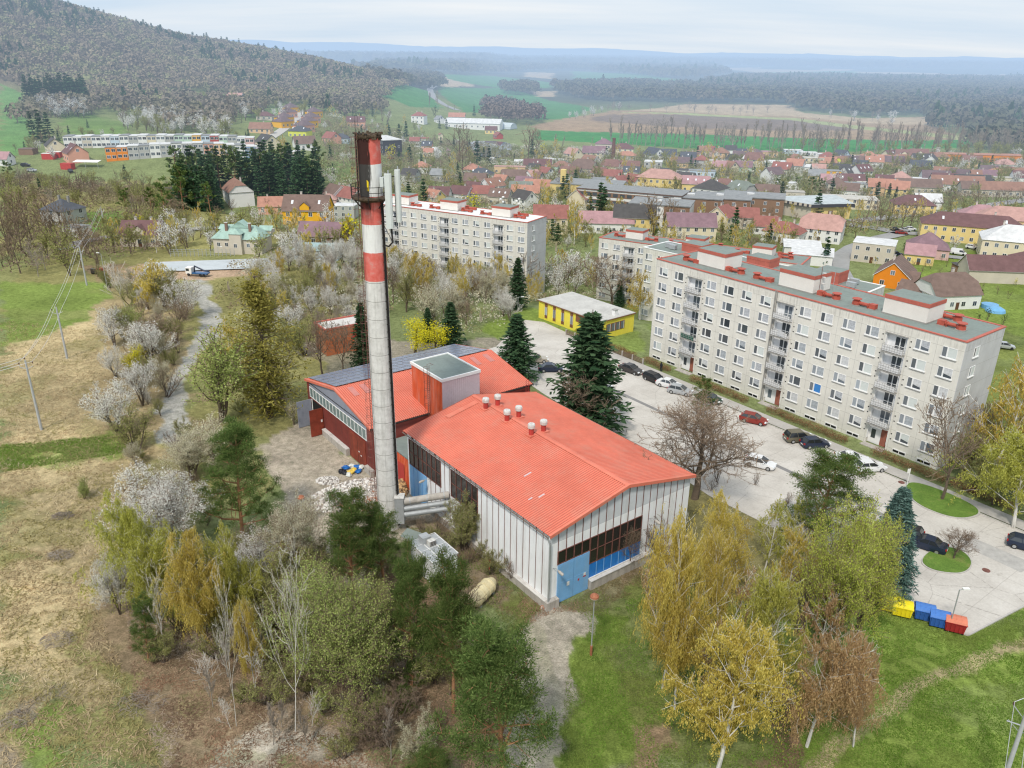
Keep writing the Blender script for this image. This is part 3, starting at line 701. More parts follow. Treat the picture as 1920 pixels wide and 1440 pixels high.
# whole wooded hill: everything on the ridge above its foot
hill_poly = W([(-700, 140), (-200, 150), (0, 160), (60, 172), (150, 200), (260, 205), (330, 196), (420, 190), (520, 196), (640, 196), (700, 192)]) + [(-130, 1040), (-150, 1180), (-230, 1350), (-520, 1350), (-900, 1000), (-1300, 760)]
def hc(x, y):
    a = in_poly(x, y, np.array(W([(0, 150), (38, 164), (66, 250), (44, 290), (-60, 300), (-60, 150)])))
    b = in_poly(x, y, np.array(W([(300, 172), (420, 175), (480, 195), (475, 212), (380, 212), (320, 188)])))
    return ~(a | b)
wood('hillside_forest', None, 7.2, 9.5, HC, 'grey brown leafless forest with scattered dark conifers covering the whole hill', 2, .06, Wp=hill_poly, cond=hc)
wood('hill_foot_wood', [(40, 205), (90, 195), (300, 192), (330, 185), (400, 190), (440, 200), (600, 190), (690, 190), (715, 215), (640, 225), (560, 195), (480, 215), (420, 245), (330, 250), (250, 215), (160, 225), (60, 240)], 8, 11, [(.22, .19, .15), (.26, .22, .17), (.20, .19, .12), (.17, .15, .13)], 'mixed grey and olive scrub wood along the foot of the hill', 4, .06, density=.62)
FC = [(.11, .11, .085), (.14, .13, .10), (.12, .13, .08), (.16, .14, .11)]
wood('plain_forest', [(1045, 176), (1050, 166), (1190, 158), (1290, 166), (1400, 147), (1560, 146), (1700, 150), (1980, 152), (1980, 300), (1880, 285), (1835, 268), (1752, 235), (1740, 214), (1620, 220), (1500, 208), (1470, 195), (1280, 192), (1100, 190)], 16, 17, FC, 'wide blue grey forest across the plain behind the ploughed fields', 5, .03)
wood('field_copse', [(940, 178), (942, 166), (1003, 166), (1004, 180)], 12, 18, FC, 'dark copse standing alone between the green fields', 6)
wood('road_wood', [(690, 160), (700, 140), (780, 142), (818, 152), (818, 166), (780, 166), (735, 158)], 15, 16, FC, 'dark wood left of the country road beside the green field', 7)
wood('river_wood', [(895, 226), (905, 205), (935, 200), (985, 212), (1015, 222), (1020, 235), (960, 236)], 8, 15, [(.16, .13, .12), (.20, .16, .13)], 'purple brown riverside wood behind the pond and the white barn', 8)
wood('far_forest', [(600, 131), (700, 122), (900, 122), (1070, 124), (1340, 127), (1340, 140), (1280, 148), (1070, 132), (985, 134), (940, 140), (820, 138), (700, 135)], 34, 24, FC, 'far dark forest belt below the skyline', 9, .02, density=.75)
wood('far_forest', [(560, 109), (1340, 112), (1980, 124), (1980, 133), (1700, 131), (1340, 125), (900, 120), (600, 118)], 70, 36, FC, 'hazy forest strip on the horizon plain', 10, .0, density=.6)
# ---------------------------------------------------------------- materials of the site
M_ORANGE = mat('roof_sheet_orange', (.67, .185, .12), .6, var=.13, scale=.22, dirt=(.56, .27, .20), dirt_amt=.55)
M_ORANGE_SHADE = mat('roof_sheet_valley_shade', (.44, .11, .075), .6, var=.07, scale=.35)  # darker orange: shade between the roof ribs put into the colour
M_WHITEP = mat('panel_white', (.87, .89, .91), .6, var=.045, scale=.5, dirt=(.52, .52, .50), dirt_amt=.5)
M_GREYP = mat('panel_grey', (.62, .65, .68), .6, var=.06, scale=.5, dirt=(.38, .36, .33), dirt_amt=.4)
M_MULL = mat('mullion_rust', (.17, .075, .06), .7, var=.3, scale=4)
M_DKGLASS = glassmat('glass_dark_factory', (.03, .028, .028), .18)
M_BLUE = mat('paint_light_blue', (.19, .42, .72), .55, var=.07, scale=.8, dirt=(.30, .42, .55), dirt_amt=.5)
M_BLUED = mat('paint_deep_blue', (.02, .19, .58), .4, var=.15, scale=1.2)
M_CONC = mat('concrete_old', (.44, .41, .37), .9, var=.14, scale=.9, dirt=(.20, .18, .16), dirt_amt=.6)
M_CONCL = mat('concrete_light', (.58, .56, .53), .9, var=.08, scale=.6, dirt=(.30, .28, .26), dirt_amt=.5)
M_MAROON = mat('sheet_maroon', (.225, .055, .045), .6, var=.12, scale=.5, dirt=(.13, .05, .045), dirt_amt=.5)
M_RUSTRED = mat('door_rust_red', (.235, .045, .025), .65, var=.3, scale=.8, dirt=(.10, .035, .025), dirt_amt=.6)
M_GREYB = mat('sheet_grey_blue', (.27, .29, .35), .6, var=.08, scale=.5)
M_STEEL = mat('steel_galvanised', (.42, .44, .45), .45, var=.12, scale=2, metal=.3)
M_DARK = mat('steel_sooty', (.035, .032, .03), .8, var=.3, scale=2)
M_RED = mat('paint_red', (.48, .055, .045), .6, var=.15, scale=.8, dirt=(.20, .05, .04), dirt_amt=.4)
M_WHITE = mat('paint_white', (.78, .78, .76), .6, var=.05, scale=1)
M_ROOFG = mat('roof_felt_grey_green', (.215, .255, .235), .9, var=.09, scale=.25, dirt=(.15, .17, .16), dirt_amt=.5)
M_PINKW = mat('sheet_faded_pink', (.60, .48, .50), .6, var=.06, scale=.5)
M_ORSH = mat('sheet_bright_orange', (.68, .135, .055), .6, var=.10, scale=.5, dirt=(.62, .40, .34), dirt_amt=.6)
M_BLACK = mat('black_hole', (.012, .012, .012), .9, var=.1)
M_SLATE = mat('gutter_brown', (.16, .12, .10), .6)
M_ZINC = mat('zinc_light', (.60, .60, .57), .5, var=.15, scale=3, dirt=(.25, .14, .08), dirt_amt=.7)
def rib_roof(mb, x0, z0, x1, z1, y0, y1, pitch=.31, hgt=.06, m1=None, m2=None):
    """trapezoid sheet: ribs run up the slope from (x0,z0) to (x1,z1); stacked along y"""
    m1, m2 = m1 or M_ORANGE, m2 or M_ORANGE_SHADE; n = int((y1 - y0) / pitch); p = (y1 - y0) / n; A, B = [], []
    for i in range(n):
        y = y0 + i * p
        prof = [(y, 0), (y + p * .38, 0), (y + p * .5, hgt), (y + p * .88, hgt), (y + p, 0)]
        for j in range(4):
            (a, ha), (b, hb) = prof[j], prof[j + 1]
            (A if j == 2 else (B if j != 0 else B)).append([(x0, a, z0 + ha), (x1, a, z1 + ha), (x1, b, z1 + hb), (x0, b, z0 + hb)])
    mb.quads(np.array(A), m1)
    # valleys get the painted shade tone, webs the rib colour
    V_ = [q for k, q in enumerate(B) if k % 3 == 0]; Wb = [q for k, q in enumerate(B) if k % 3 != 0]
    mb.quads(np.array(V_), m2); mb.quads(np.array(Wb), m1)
ANG = R(36.95)
def hall():
    t = thing('factory_hall', 'white panelled industrial hall with orange corrugated roof and light blue doors', 'hall', (3.93, 66.95, 0), ANG)
    Wd, Ln, ze, zr = 21.0, 28.8, 8.94, 11.15
    a, b, c, d = .25, Wd - .25, .25, Ln - .25
    w_ = MB()
    zw = ze - .12
    # walls (front gable built round its openings so nothing overlaps)
    def gz(x): return zw + (zr - ze) * (1 - abs(x - Wd / 2) / (Wd / 2))
    def gpanel(y, x0, x1, z0, z1, m): w_.poly([(x0, y, z0), (x1, y, z0), (x1, y, min(z1, gz(x1))), (x0, y, min(z1, gz(x0)))], m)
    n = 19; xs = [a + (b - a) * i / n for i in range(n + 1)]
    for i in range(n):
        x0, x1 = xs[i], xs[i + 1]
        for z0, z1, m in ((.1, 7.55, M_WHITEP), (7.55, 20, M_GREYP)):
            if x1 > 10.2 and x0 < 11.5 and z1 > 15:
                pass
            if x0 < Wd / 2 < x1 and z1 > 15: w_.poly([(x0, c, z0), (x1, c, z0), (x1, c, gz(x1)), (Wd / 2, c, gz(Wd / 2)), (x0, c, gz(x0))], m)
            else: gpanel(c, x0, x1, z0, z1, m)
    w_.poly([(a, d, 0), (a, d, zw), (Wd / 2, d, zr - .12), (b, d, zw), (b, d, 0)], M_WHITEP)
    w_.poly([(a, c, 0), (a, c, zw), (a, d, zw), (a, d, 0)], M_WHITEP)
    w_.poly([(b, c, 0), (b, d, 0), (b, d, zw), (b, c, zw)], M_WHITEP)
    w_.build('wall', t)
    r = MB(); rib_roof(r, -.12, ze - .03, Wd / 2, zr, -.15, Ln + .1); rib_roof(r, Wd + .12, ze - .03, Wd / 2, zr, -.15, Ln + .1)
    for s in (-1, 1):
        xe, xm = (Wd / 2 - s * (Wd / 2 + .15)), Wd / 2
        r.poly([(xe, -.2, ze - .28), (xm, -.2, zr - .25), (xm, -.2, zr + .12), (xe, -.2, ze + .08)][::-s], M_ORANGE)
        r.poly([(xe, -.2, ze + .08), (xm, -.2, zr + .12), (xm, .12, zr + .12), (xe, .12, ze + .08)], M_ORANGE)
        r.poly([(xe, Ln + .15, ze - .28), (xm, Ln + .15, zr - .25), (xm, Ln + .15, zr + .12), (xe, Ln + .15, ze + .08)], M_ORANGE)
        r.poly([(xm, -.15, zr + .09), (xm - s * .32, -.15, zr + .035), (xm - s * .32, Ln + .1, zr + .035), (xm, Ln + .1, zr + .09)], M_ORANGE)
    r.poly([(a, .3, ze - .2), (b, .3, ze - .2), (b, Ln, ze - .2), (a, Ln, ze - .2)], M_DARK)
    ro = r.build('roof', t)
    for (x, y, l) in ((4.6, 9.5, 1.0), (3.3, 5.4, .8), (2.2, 5.9, .5)):
        z = ze + (zr - ze) * x / (Wd / 2) + .075; k = (zr - ze) / (Wd / 2)
        p = MB(); p.poly([(x - l / 2, y, z - k * l / 2), (x + l / 2, y, z + k * l / 2), (x + l / 2, y + .2, z + k * l / 2), (x - l / 2, y + .2, z - k * l / 2)], M_PINKW); p.build('roof_patch', ro)
    g = MB(); g.tube([(-.28, -.1, ze - .12), (-.28, Ln, ze - .12)], .07, M_SLATE, 6); g.tube([(Wd + .28, -.1, ze - .12), (Wd + .28, Ln, ze - .12)], .07, M_SLATE, 6)
    g.build('gutter', ro)
    for x, y in ((-.02, -.12),):
        MB().tube([(-.28, .1, ze - .15), (-.15, -.02, ze - .6), (-.05, -.08, ze - 1), (-.05, -.08, 1.0)], .08, M_STEEL, 6).tube([(.12, -.02, ze - .9), (.12, -.02, 1.0)], .06, M_STEEL, 6).build('downpipe', t)
    # front gable: seams between panels
    s_ = MB()
    for x in xs[1:-1]:
        top = gz(x) - .03
        inwin = 1.1 < x < 13.6
        if inwin: s_.box(x - .035, x + .035, c - .05, c + .01, 6.4, top, M_MULL)
        else: s_.box(x - .028, x + .028, c - .045, c + .01, 1.15 if x > 13.6 else .1, top, M_MULL)
    s_.build('panel_joint', t); s_ = MB()
    ys = [c + (d - c) * i / 26 for i in range(27)]
    for y in ys[1:-1]:
        lo = 1.05
        z1 = zw - .02
        if 20.4 < y < 28.4 or 12.8 < y < 18.6: s_.box(a - .045, a + .01, y - .028, y + .028, 8.12, z1, M_MULL); lo2 = 4.5
        if 20.4 < y < 23.8 or 12.8 < y < 18.6: s_.box(a - .045, a + .01, y - .025, y + .025, lo, 4.45, M_MULL)
        elif not 20.4 < y < 28.4: s_.box(a - .045, a + .01, y - .022, y + .022, lo, z1, M_MULL)
    s_.build('panel_joint', t)
    # windows of the gable
    def win_y(name, x0, x1, z0, z1, nx, nz, y, par=t, glass=M_DKGLASS, fr=M_MULL):      # in a wall facing -y
        gl = MB(); 
        for i in range(nx):
            for j in range(nz):
                gx0, gx1 = x0 + (x1 - x0) * i / nx, x0 + (x1 - x0) * (i + 1) / nx; gz0, gz1 = z0 + (z1 - z0) * j / nz, z0 + (z1 - z0) * (j + 1) / nz
                ti = RND.uniform(-.012, .012); gl.poly([(gx0, y - .03 + ti, gz0), (gx1, y - .03 - ti, gz0), (gx1, y - .03 - ti, gz1), (gx0, y - .03 + ti, gz1)], glass)
        f = MB()
        for i in range(nx + 1): x = x0 + (x1 - x0) * i / nx; f.box(x - .05, x + .05, y - .1, y + .0, z0 - .05, z1 + .05, fr)
        for j in range(nz + 1):
            z = z0 + (z1 - z0) * j / nz
            for i in range(nx): xa, xb = x0 + (x1 - x0) * i / nx + .05, x0 + (x1 - x0) * (i + 1) / nx - .05; f.box(xa, xb, y - .08, y - .005, z - .035, z + .035, fr)
        o = f.build(name, par); gl.build('pane', o); return o
    def win_x(name, y0, y1, z0, z1, ny, nz, x, par=t, glass=M_DKGLASS, fr=M_MULL, sgn=-1):
        gl = MB(); f = MB(); e = sgn
        for i in range(ny):
            for j in range(nz):
                ga, gb = y0 + (y1 - y0) * i / ny, y0 + (y1 - y0) * (i + 1) / ny; za, zb = z0 + (z1 - z0) * j / nz, z0 + (z1 - z0) * (j + 1) / nz
                ti = RND.uniform(-.012, .012); gl.poly([(x + e * .03 + ti, ga, za), (x + e * .03 - ti, gb, za), (x + e * .03 - ti, gb, zb), (x + e * .03 + ti, ga, zb)], glass)
        xx = sorted((x, x + e * .1)); x2 = sorted((x + e * .005, x + e * .08))
        for i in range(ny + 1): y = y0 + (y1 - y0) * i / ny; f.box(xx[0], xx[1], y - .045, y + .045, z0 - .05, z1 + .05, fr)
        for j in range(nz + 1):
            z = z0 + (z1 - z0) * j / nz
            for i in range(ny): f.box(x2[0], x2[1], y0 + (y1 - y0) * i / ny + .045, y0 + (y1 - y0) * (i + 1) / ny - .045, z - .035, z + .035, fr)
        o = f.build(name, par); gl.build('pane', o); return o
    hall.win_x, hall.win_y = win_x, win_y
    win_y('window', xs[1], xs[5], 4.85, 6.35, 4, 1, c); win_y('window', xs[5] + .06, xs[12], 3.15, 6.35, 7, 2, c - .002)
    bl = MB()
    for i in range(7): x0 = xs[5 + i] + .05; x1 = xs[6 + i] - .02; bl.box(x0, x1, c - .06, c - .01, 1.36, 3.06, M_BLUED)
    for i in range(8): x = xs[5 + i]; bl.box(x - .02, x + .05, c - .1, c, 1.3, 3.1, M_BLUE)
    bl.box(xs[5] - .02, xs[12] + .05, c - .12, c - .005, 1.24, 1.34, M_WHITE); bl.build('blue_panel', t)
    dr = MB(); xm = (xs[1] + xs[5]) / 2
    for x0, x1 in ((xs[1] + .02, xm - .02), (xm + .02, xs[5] - .04)):
        dr.box(x0, x1, c - .12, c, .05, 4.78, M_BLUE)
        for z in (.3, 2.4, 4.5): dr.box(x0 + .05, x1 - .05, c - .135, c - .121, z - .04, z + .04, M_BLUE)
    do = dr.build('sliding_door', t)
    for q in ((-.9, -.55, 1.75, 2.25, M_WHITE), (1.35, 1.75, 1.9, 2.02, M_RED), (1.4, 1.7, 2.08, 2.4, M_WHITE), (.62, .82, 1.75, 2.0, M_RED)): MB().box(xm + q[0], xm + q[1], c - .15, c - .137, q[2], q[3], q[4]).build('notice', do)
    d2 = MB(); d2.box(15.5, 16.6, c - .1, c - .01, .95, 3.15, M_BLUE); d2o = d2.build('door', t); MB().box(15.85, 16.25, c - .12, c - .101, 1.9, 2.9, M_WHITE).build('notice', d2o)
    # long wall windows and back door
    win_x('window', 20.7, 28.1, 4.6, 8.05, 7, 2, a); win_x('window', 12.95, 18.4, 4.55, 8.05, 5, 2, a)
    bd = MB(); bd.box(a - .12, a - .0, 24.0, 28.1, .05, 4.5, M_BLUE)
    for y in (25.0, 26.05, 27.1): bd.box(a - .135, a - .121, y - .02, y + .02, .1, 4.4, M_BLUED)
    bd.build('sliding_door', t)
    for y in (26.9, 21.6, 16.9): MB().box(a - .06, a + .0, y, y + .42, 8.2, 8.68, M_WHITE).box(a - .075, a - .061, y + .05, y + .4, 8.24, 8.64, M_BLACK).build('vent_opening', t)
    pl = MB(); pl.box(-.22, a - .01, -.1, 23.6, -.3, .92, M_CONC); pl.box(-.3, a - .012, -.15, 23.6, .921, 1.02, M_CONCL)
    pl.box(-.3, xs[1] - .05, -.32, c - .012, -.3, 1.03, M_CONC); pl.box(xs[5] + .1, 15.3, -.25, c - .012, -.3, 1.1, M_CONC); pl.box(xs[5] + .06, 15.3, -.33, c - .014, 1.101, 1.2, M_CONCL)
    pl.box(16.7, Wd + .15, -.3, c - .012, -.3, 1.05, M_CONC); pl.build('plinth', t)
    # swan neck lamps
    for (x, y, z, dx, dy) in ((.75, c, 4.75, 0, -1), (14.5, c, 5.6, 0, -1), (a, 23.2, 4.6, -1, 0)):
        l = MB(); l.tube([(x, y, z - .1), (x + dx * .5, y + dy * .5, z + .15), (x + dx * .9, y + dy * .9, z + .1)], .035, M_STEEL, 6)
        l.tube([(x + dx * .8, y + dy * .8, z + .08), (x + dx * 1.05, y + dy * 1.05, z + .05), (x + dx * 1.5, y + dy * 1.5, z), (x + dx * 1.62, y + dy * 1.62, z - .02)], [.06, .16, .15, .05], M_CONC, 8); l.build('wall_lamp', t)
    # six roof ventilators
    u, v = Vector((math.cos(ANG), math.sin(ANG))), Vector((-math.sin(ANG), math.cos(ANG)))
    for px, py in ((910.8, 766), (933, 760), (950.5, 789), (972.5, 781.5), (996, 815.5), (1019, 808)):
        gx, gy = G(px, py, 11.0); q = Vector((gx - 3.93, gy - 66.95)); x, y = q.dot(u), q.dot(v); z = zr - (zr - ze) * abs(x - Wd / 2) / (Wd / 2)
        vb = MB(); vb.lathe([(.30, z - .2), (.30, z + .95)], M_RED, 14, (x, y)); vb.box(x - .55, x + .55, y - .5, y + .5, z - .25, z + .12, M_ORANGE)
        vo = vb.build('ventilator', t); MB().lathe([(.33, z + .92), (.44, z + .98), (.46, z + 1.35), (.40, z + 1.5), (.25, z + 1.52)], M_ZINC, 16, (x, y)).build('cap', vo)
    # raised strip on the roof
    MB().poly([(5.2, 26.6, ze + .21 * 5.2 + .12), (9.8, 26.6, ze + .21 * 9.8 + .12), (9.8, 27.4, ze + .21 * 9.8 + .12), (5.2, 27.4, ze + .21 * 5.2 + .12)], M_ORANGE).build('roof_strip', ro)
hall()
def hall_red():
    O2 = (-18.46, 94.4); Wd, Ln = 21.0, 26.7; ze, zr = 7.0, 9.1
    t = thing('red_hall', 'maroon sheet metal hall with orange roof, solar panels and open doors', 'hall', (O2[0], O2[1], 0), ANG)
    # local x runs along the ridge away to the right, local y across, gable at x=0
    def rz_(y): return ze - .12 + (zr - ze) * (1 - abs(y - Wd / 2) / (Wd / 2))
    w_ = MB(); a = .12
    w_.poly([(a, .12, 0), (a, Wd - .12, 0), (a, Wd - .12, 4.45), (a, .12, 4.45)][::-1], M_MAROON)
    w_.poly([(a, 0.12, 4.45), (a, 1.5, 4.45), (a, 1.5, rz_(1.5)), (a, .12, rz_(.12))][::-1], M_MAROON)
    w_.poly([(a, 1.5, 4.45), (a, 19.9, 4.45), (a, 19.9, rz_(19.9)), (a, Wd / 2, rz_(Wd / 2)), (a, 1.5, rz_(1.5))][::-1], M_GREYB)
    w_.poly([(a, 19.9, 4.45), (a, Wd - .12, 4.45), (a, Wd - .12, rz_(Wd - .12)), (a, 19.9, rz_(19.9))][::-1], M_MAROON)
    w_.poly([(a, .12, 0), (Ln - a, .12, 0), (Ln - a, .12, ze - .1), (a, .12, ze - .1)], M_MAROON)
    w_.poly([(a, Wd - .12, 0), (a, Wd - .12, ze - .1), (Ln - a, Wd - .12, ze - .1), (Ln - a, Wd - .12, 0)], M_MAROON)
    w_.poly([(Ln - a, .12, 0), (Ln - a, Wd - .12, 0), (Ln - a, Wd - .12, ze - .1), (Ln - a, Wd / 2, zr - .1), (Ln - a, .12, ze - .1)], M_MAROON)
    for i in range(76): y = .3 + i * .27; w_.box(.075, a + .005, y - .03, y + .03, .2, 4.4, M_MAROON)
    w_.build('wall', t)
    r = MB(); n = MB()
    def swap(P): return P[:, :, [1, 0, 2]]
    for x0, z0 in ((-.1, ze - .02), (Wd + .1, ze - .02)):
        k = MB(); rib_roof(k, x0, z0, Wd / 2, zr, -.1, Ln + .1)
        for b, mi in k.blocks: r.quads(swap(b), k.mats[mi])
    for s in (-1, 1):
        ye, ym = Wd / 2 - s * (Wd / 2 + .12), Wd / 2
        for x in (-.16, Ln + .14): r.poly([(x, ye, ze - .28), (x, ym, zr - .26), (x, ym, zr + .1), (x, ye, ze + .07)], M_ORANGE)
        r.poly([(-.16, ye, ze + .07), (-.16, ym, zr + .1), (.15, ym, zr + .1), (.15, ye, ze + .07)], M_ORANGE)
    r.poly([(0, .1, ze - .2), (Ln, .1, ze - .2), (Ln, Wd - .1, ze - .2), (0, Wd - .1, ze - .2)], M_DARK)
    ro = r.build('roof', t)
    MB().tube([(-.1, -.22, ze - .1), (Ln, -.22, ze - .1)], .09, M_DARK, 6).build('gutter', ro)
    # solar field on the far slope
    tt = NT('solar_cells'); tc = tt.n('TexCoord').outputs['Object']; mp = tt.n('Mapping'); tt.l(tc, mp.inputs[0]); mp.inputs['Scale'].default_value = (6, 6, 6)
    ch = tt.n('TexChecker'); tt.l(mp.outputs[0], ch.inputs[0]); ch.inputs['Scale'].default_value = 1; ch.inputs[1].default_value = (.18, .21, .29, 1); ch.inputs[2].default_value = (.22, .25, .34, 1)
    M_PV = tt.bsdf(ch.outputs[0], .18, spec=.8)
    k = (zr - ze) / (Wd / 2)
    for row in range(5):
        f, g2 = MB(), MB(); y0, y1 = Wd / 2 + .35 + row * 2.0, Wd / 2 + .35 + row * 2.0 + 1.92; zz = lambda y: zr - (y - Wd / 2) * k + .2
        for c_ in range(25):
            x0 = .35 + c_ * 1.045; x1 = x0 + 1.0
            f.box(x0, x1, y0, y1, zz(y1) - .0, zz(y1) + .0, M_STEEL) if False else f.poly([(x0, y0, zz(y0)), (x1, y0, zz(y0)), (x1, y1, zz(y1)), (x0, y1, zz(y1))], M_ZINC if False else M_STEEL)
            g2.poly([(x0 + .06, y0 + .07, zz(y0 + .07) + .02), (x1 - .06, y0 + .07, zz(y0 + .07) + .02), (x1 - .06, y1 - .07, zz(y1 - .07) + .02), (x0 + .06, y1 - .07, zz(y1 - .07) + .02)], M_PV)
        so_ = f.build('solar_panel_row', t); g2.build('solar_cells', so_)
    M_SKY = mat('rooflight_plastic', (.52, .20, .17), .4, var=.1, scale=1)
    for x in (1.6, 3.4, 5.4, 11.6, 20.2, 22.2, 24.6, 11.2, 12.4):
        y0, y1 = (7.6, 9.9) if x not in (11.2, 12.4) else (4.6, 7.0); z0, z1 = ze + y0 * k + .075, ze + y1 * k + .075
        MB().poly([(x, y0, z0), (x + .85, y0, z0), (x + .85, y1, z1), (x, y1, z1)], M_SKY).build('rooflight', ro)
    hall.win_x('window', 1.6, 19.8, 4.6, 6.15, 16, 1, a, t, glassmat('glass_greenish', (.16, .22, .22), .3), M_WHITE)
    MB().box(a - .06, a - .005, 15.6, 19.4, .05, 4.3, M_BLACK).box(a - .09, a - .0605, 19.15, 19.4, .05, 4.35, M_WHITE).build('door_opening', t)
    l1 = MB().box(-2.05, .0, 15.45, 15.55, .1, 4.3, M_RUSTRED); l1.box(-1.9, -1.6, 15.56, 15.57, 2, 2.3, M_WHITE); l1.box(-.4, -.15, 15.43, 15.449, 2.1, 2.5, M_WHITE); tag(l1.build('door_leaf', t), 'rusty maroon door leaf standing open')
    tag(MB().box(-2.3, -.05, 19.45, 19.55, .1, 4.3, M_GREYB).build('door_leaf', t), 'grey door leaf standing open')
    MB().box(.0, a - .002, 2.0, 6.6, .1, 4.2, M_RUSTRED).box(-.02, -.001, 4.26, 4.3, .1, 4.2, M_DARK).box(-.03, -.001, 3.2, 3.5, 1.5, 1.65, M_WHITE).box(-.03, -.001, 3.8, 4.1, 1.9, 2.05, M_WHITE).build('door', t)
    MB().box(-.45, a - .01, 7.2, 15.2, -.3, 1.0, M_CONC).box(-.5, a - .012, 7.2, 15.2, 1.001, 1.1, M_CONCL).build('plinth', t); MB().box(-.45, a - .01, -.3, 1.8, -.3, .9, M_CONC).build('plinth', t)
    # escape ladder with cage at the far corner
    ld = MB()
    for s in (-.25, .25): ld.tube([(Ln - 1.2 + s, -.6, .4), (Ln - 1.2 + s, -.6, ze + 1.1)], .03, M_RED, 5)
    for i in range(26): ld.tube([(Ln - 1.45, -.6, .6 + i * .3), (Ln - .95, -.6, .6 + i * .3)], .015, M_RED, 4, cap=False)
    for z in (2.5, 3.5, 4.5, 5.5, 6.5, 7.5): ld.tube([(Ln - 1.2 + .38 * math.cos(q), -.9 + .38 * math.sin(q), z) for q in np.linspace(-3.7, .6, 9)], .02, M_RED, 4, cap=False)
    ld.build('ladder', t)
hall_red()
# low flat-roofed link between the halls
t = thing('link_building', 'low grey flat roofed link with bright orange wall between the two halls', 'building', (3.93, 66.95, 0), ANG)
MB().box(.6, 20, 28.95, 35.0, 0, 4.6, M_ORSH, M_ROOFG).box(.45, 20.1, 28.9, 35.05, 4.601, 4.75, M_ROOFG).build('wall', t)
d_ = MB()
for i in range(14): y = 29.1 + i * .42; d_.box(.52, .598, y, y + .2, .1, 4.5, M_ORSH)
d_.build('wall_sheet', t); MB().box(.46, .515, 30.2, 33.2, .1, 3.3, M_RED).build('door', t)
def tower():
    # square stair tower rising through the roofs: corners from its roof outline at 13 m
    t = thing('boiler_tower', 'square corrugated tower, orange and faded pink, flat roofed, between the halls', 'tower', (-9.2, 96.9, 0), R(36.9))
    X, Y, Z = 6.0, 8.0, 13.0; w_ = MB()
    w_.box(.05, X - .05, .05, Y - .05, 0, Z - .1, M_ORSH)
    for i in range(int(X / .33)): x = .12 + i * .33; w_.box(x, x + .2, -.03, .049, 6.5, Z - .3, M_PINKW)
    w_.box(0.04, X, .0, .048, 6.5, Z - .3, M_PINKW); w_.box(.04, X, .002, .046, 3, 6.5, M_GREYB)
    for i in range(int(Y / .33)): y = .12 + i * .33; w_.box(-.03, .049, y, y + .18, 2, Z - .3, M_ORSH)
    w_.build('wall', t); r = MB(); r.box(.1, X - .1, .1, Y - .1, Z - .09, Z - .02, M_ROOFG)
    for b in ((-.12, X + .12, -.12, .1), (-.12, X + .12, Y - .1, Y + .12), (-.12, .1, .1, Y - .1), (X - .1, X + .12, .1, Y - .1)): r.box(*b, Z - .28, Z + .12, M_WHITE)
    r.build('roof', t)
    ld = MB(); y0 = 2.6
    for s in (0, .5): ld.tube([(-.35, y0 + s, 6.2), (-.35, y0 + s, Z + 1.3), (.3, y0 + s, Z + 1.3)], .03, M_MULL, 5)
    for i in range(24): ld.tube([(-.35, y0, 6.4 + i * .3), (-.35, y0 + .5, 6.4 + i * .3)], .015, M_MULL, 4, cap=False)
    for z in (7.5, 8.6, 9.7, 10.8, 11.9, 13.0, 14.0): ld.tube([(-.6 + .42 * math.cos(q), y0 + .25 + .42 * math.sin(q), z) for q in np.linspace(.9, 5.4, 9)], .022, M_MULL, 4, cap=False)
    for q in (2.0, 3.14, 4.3): ld.tube([(-.6 + .42 * math.cos(q), y0 + .25 + .42 * math.sin(q), 7.5), (-.6 + .42 * math.cos(q), y0 + .25 + .42 * math.sin(q), 14)], .015, M_MULL, 4, cap=False)
    ld.build('ladder', t)
tower()
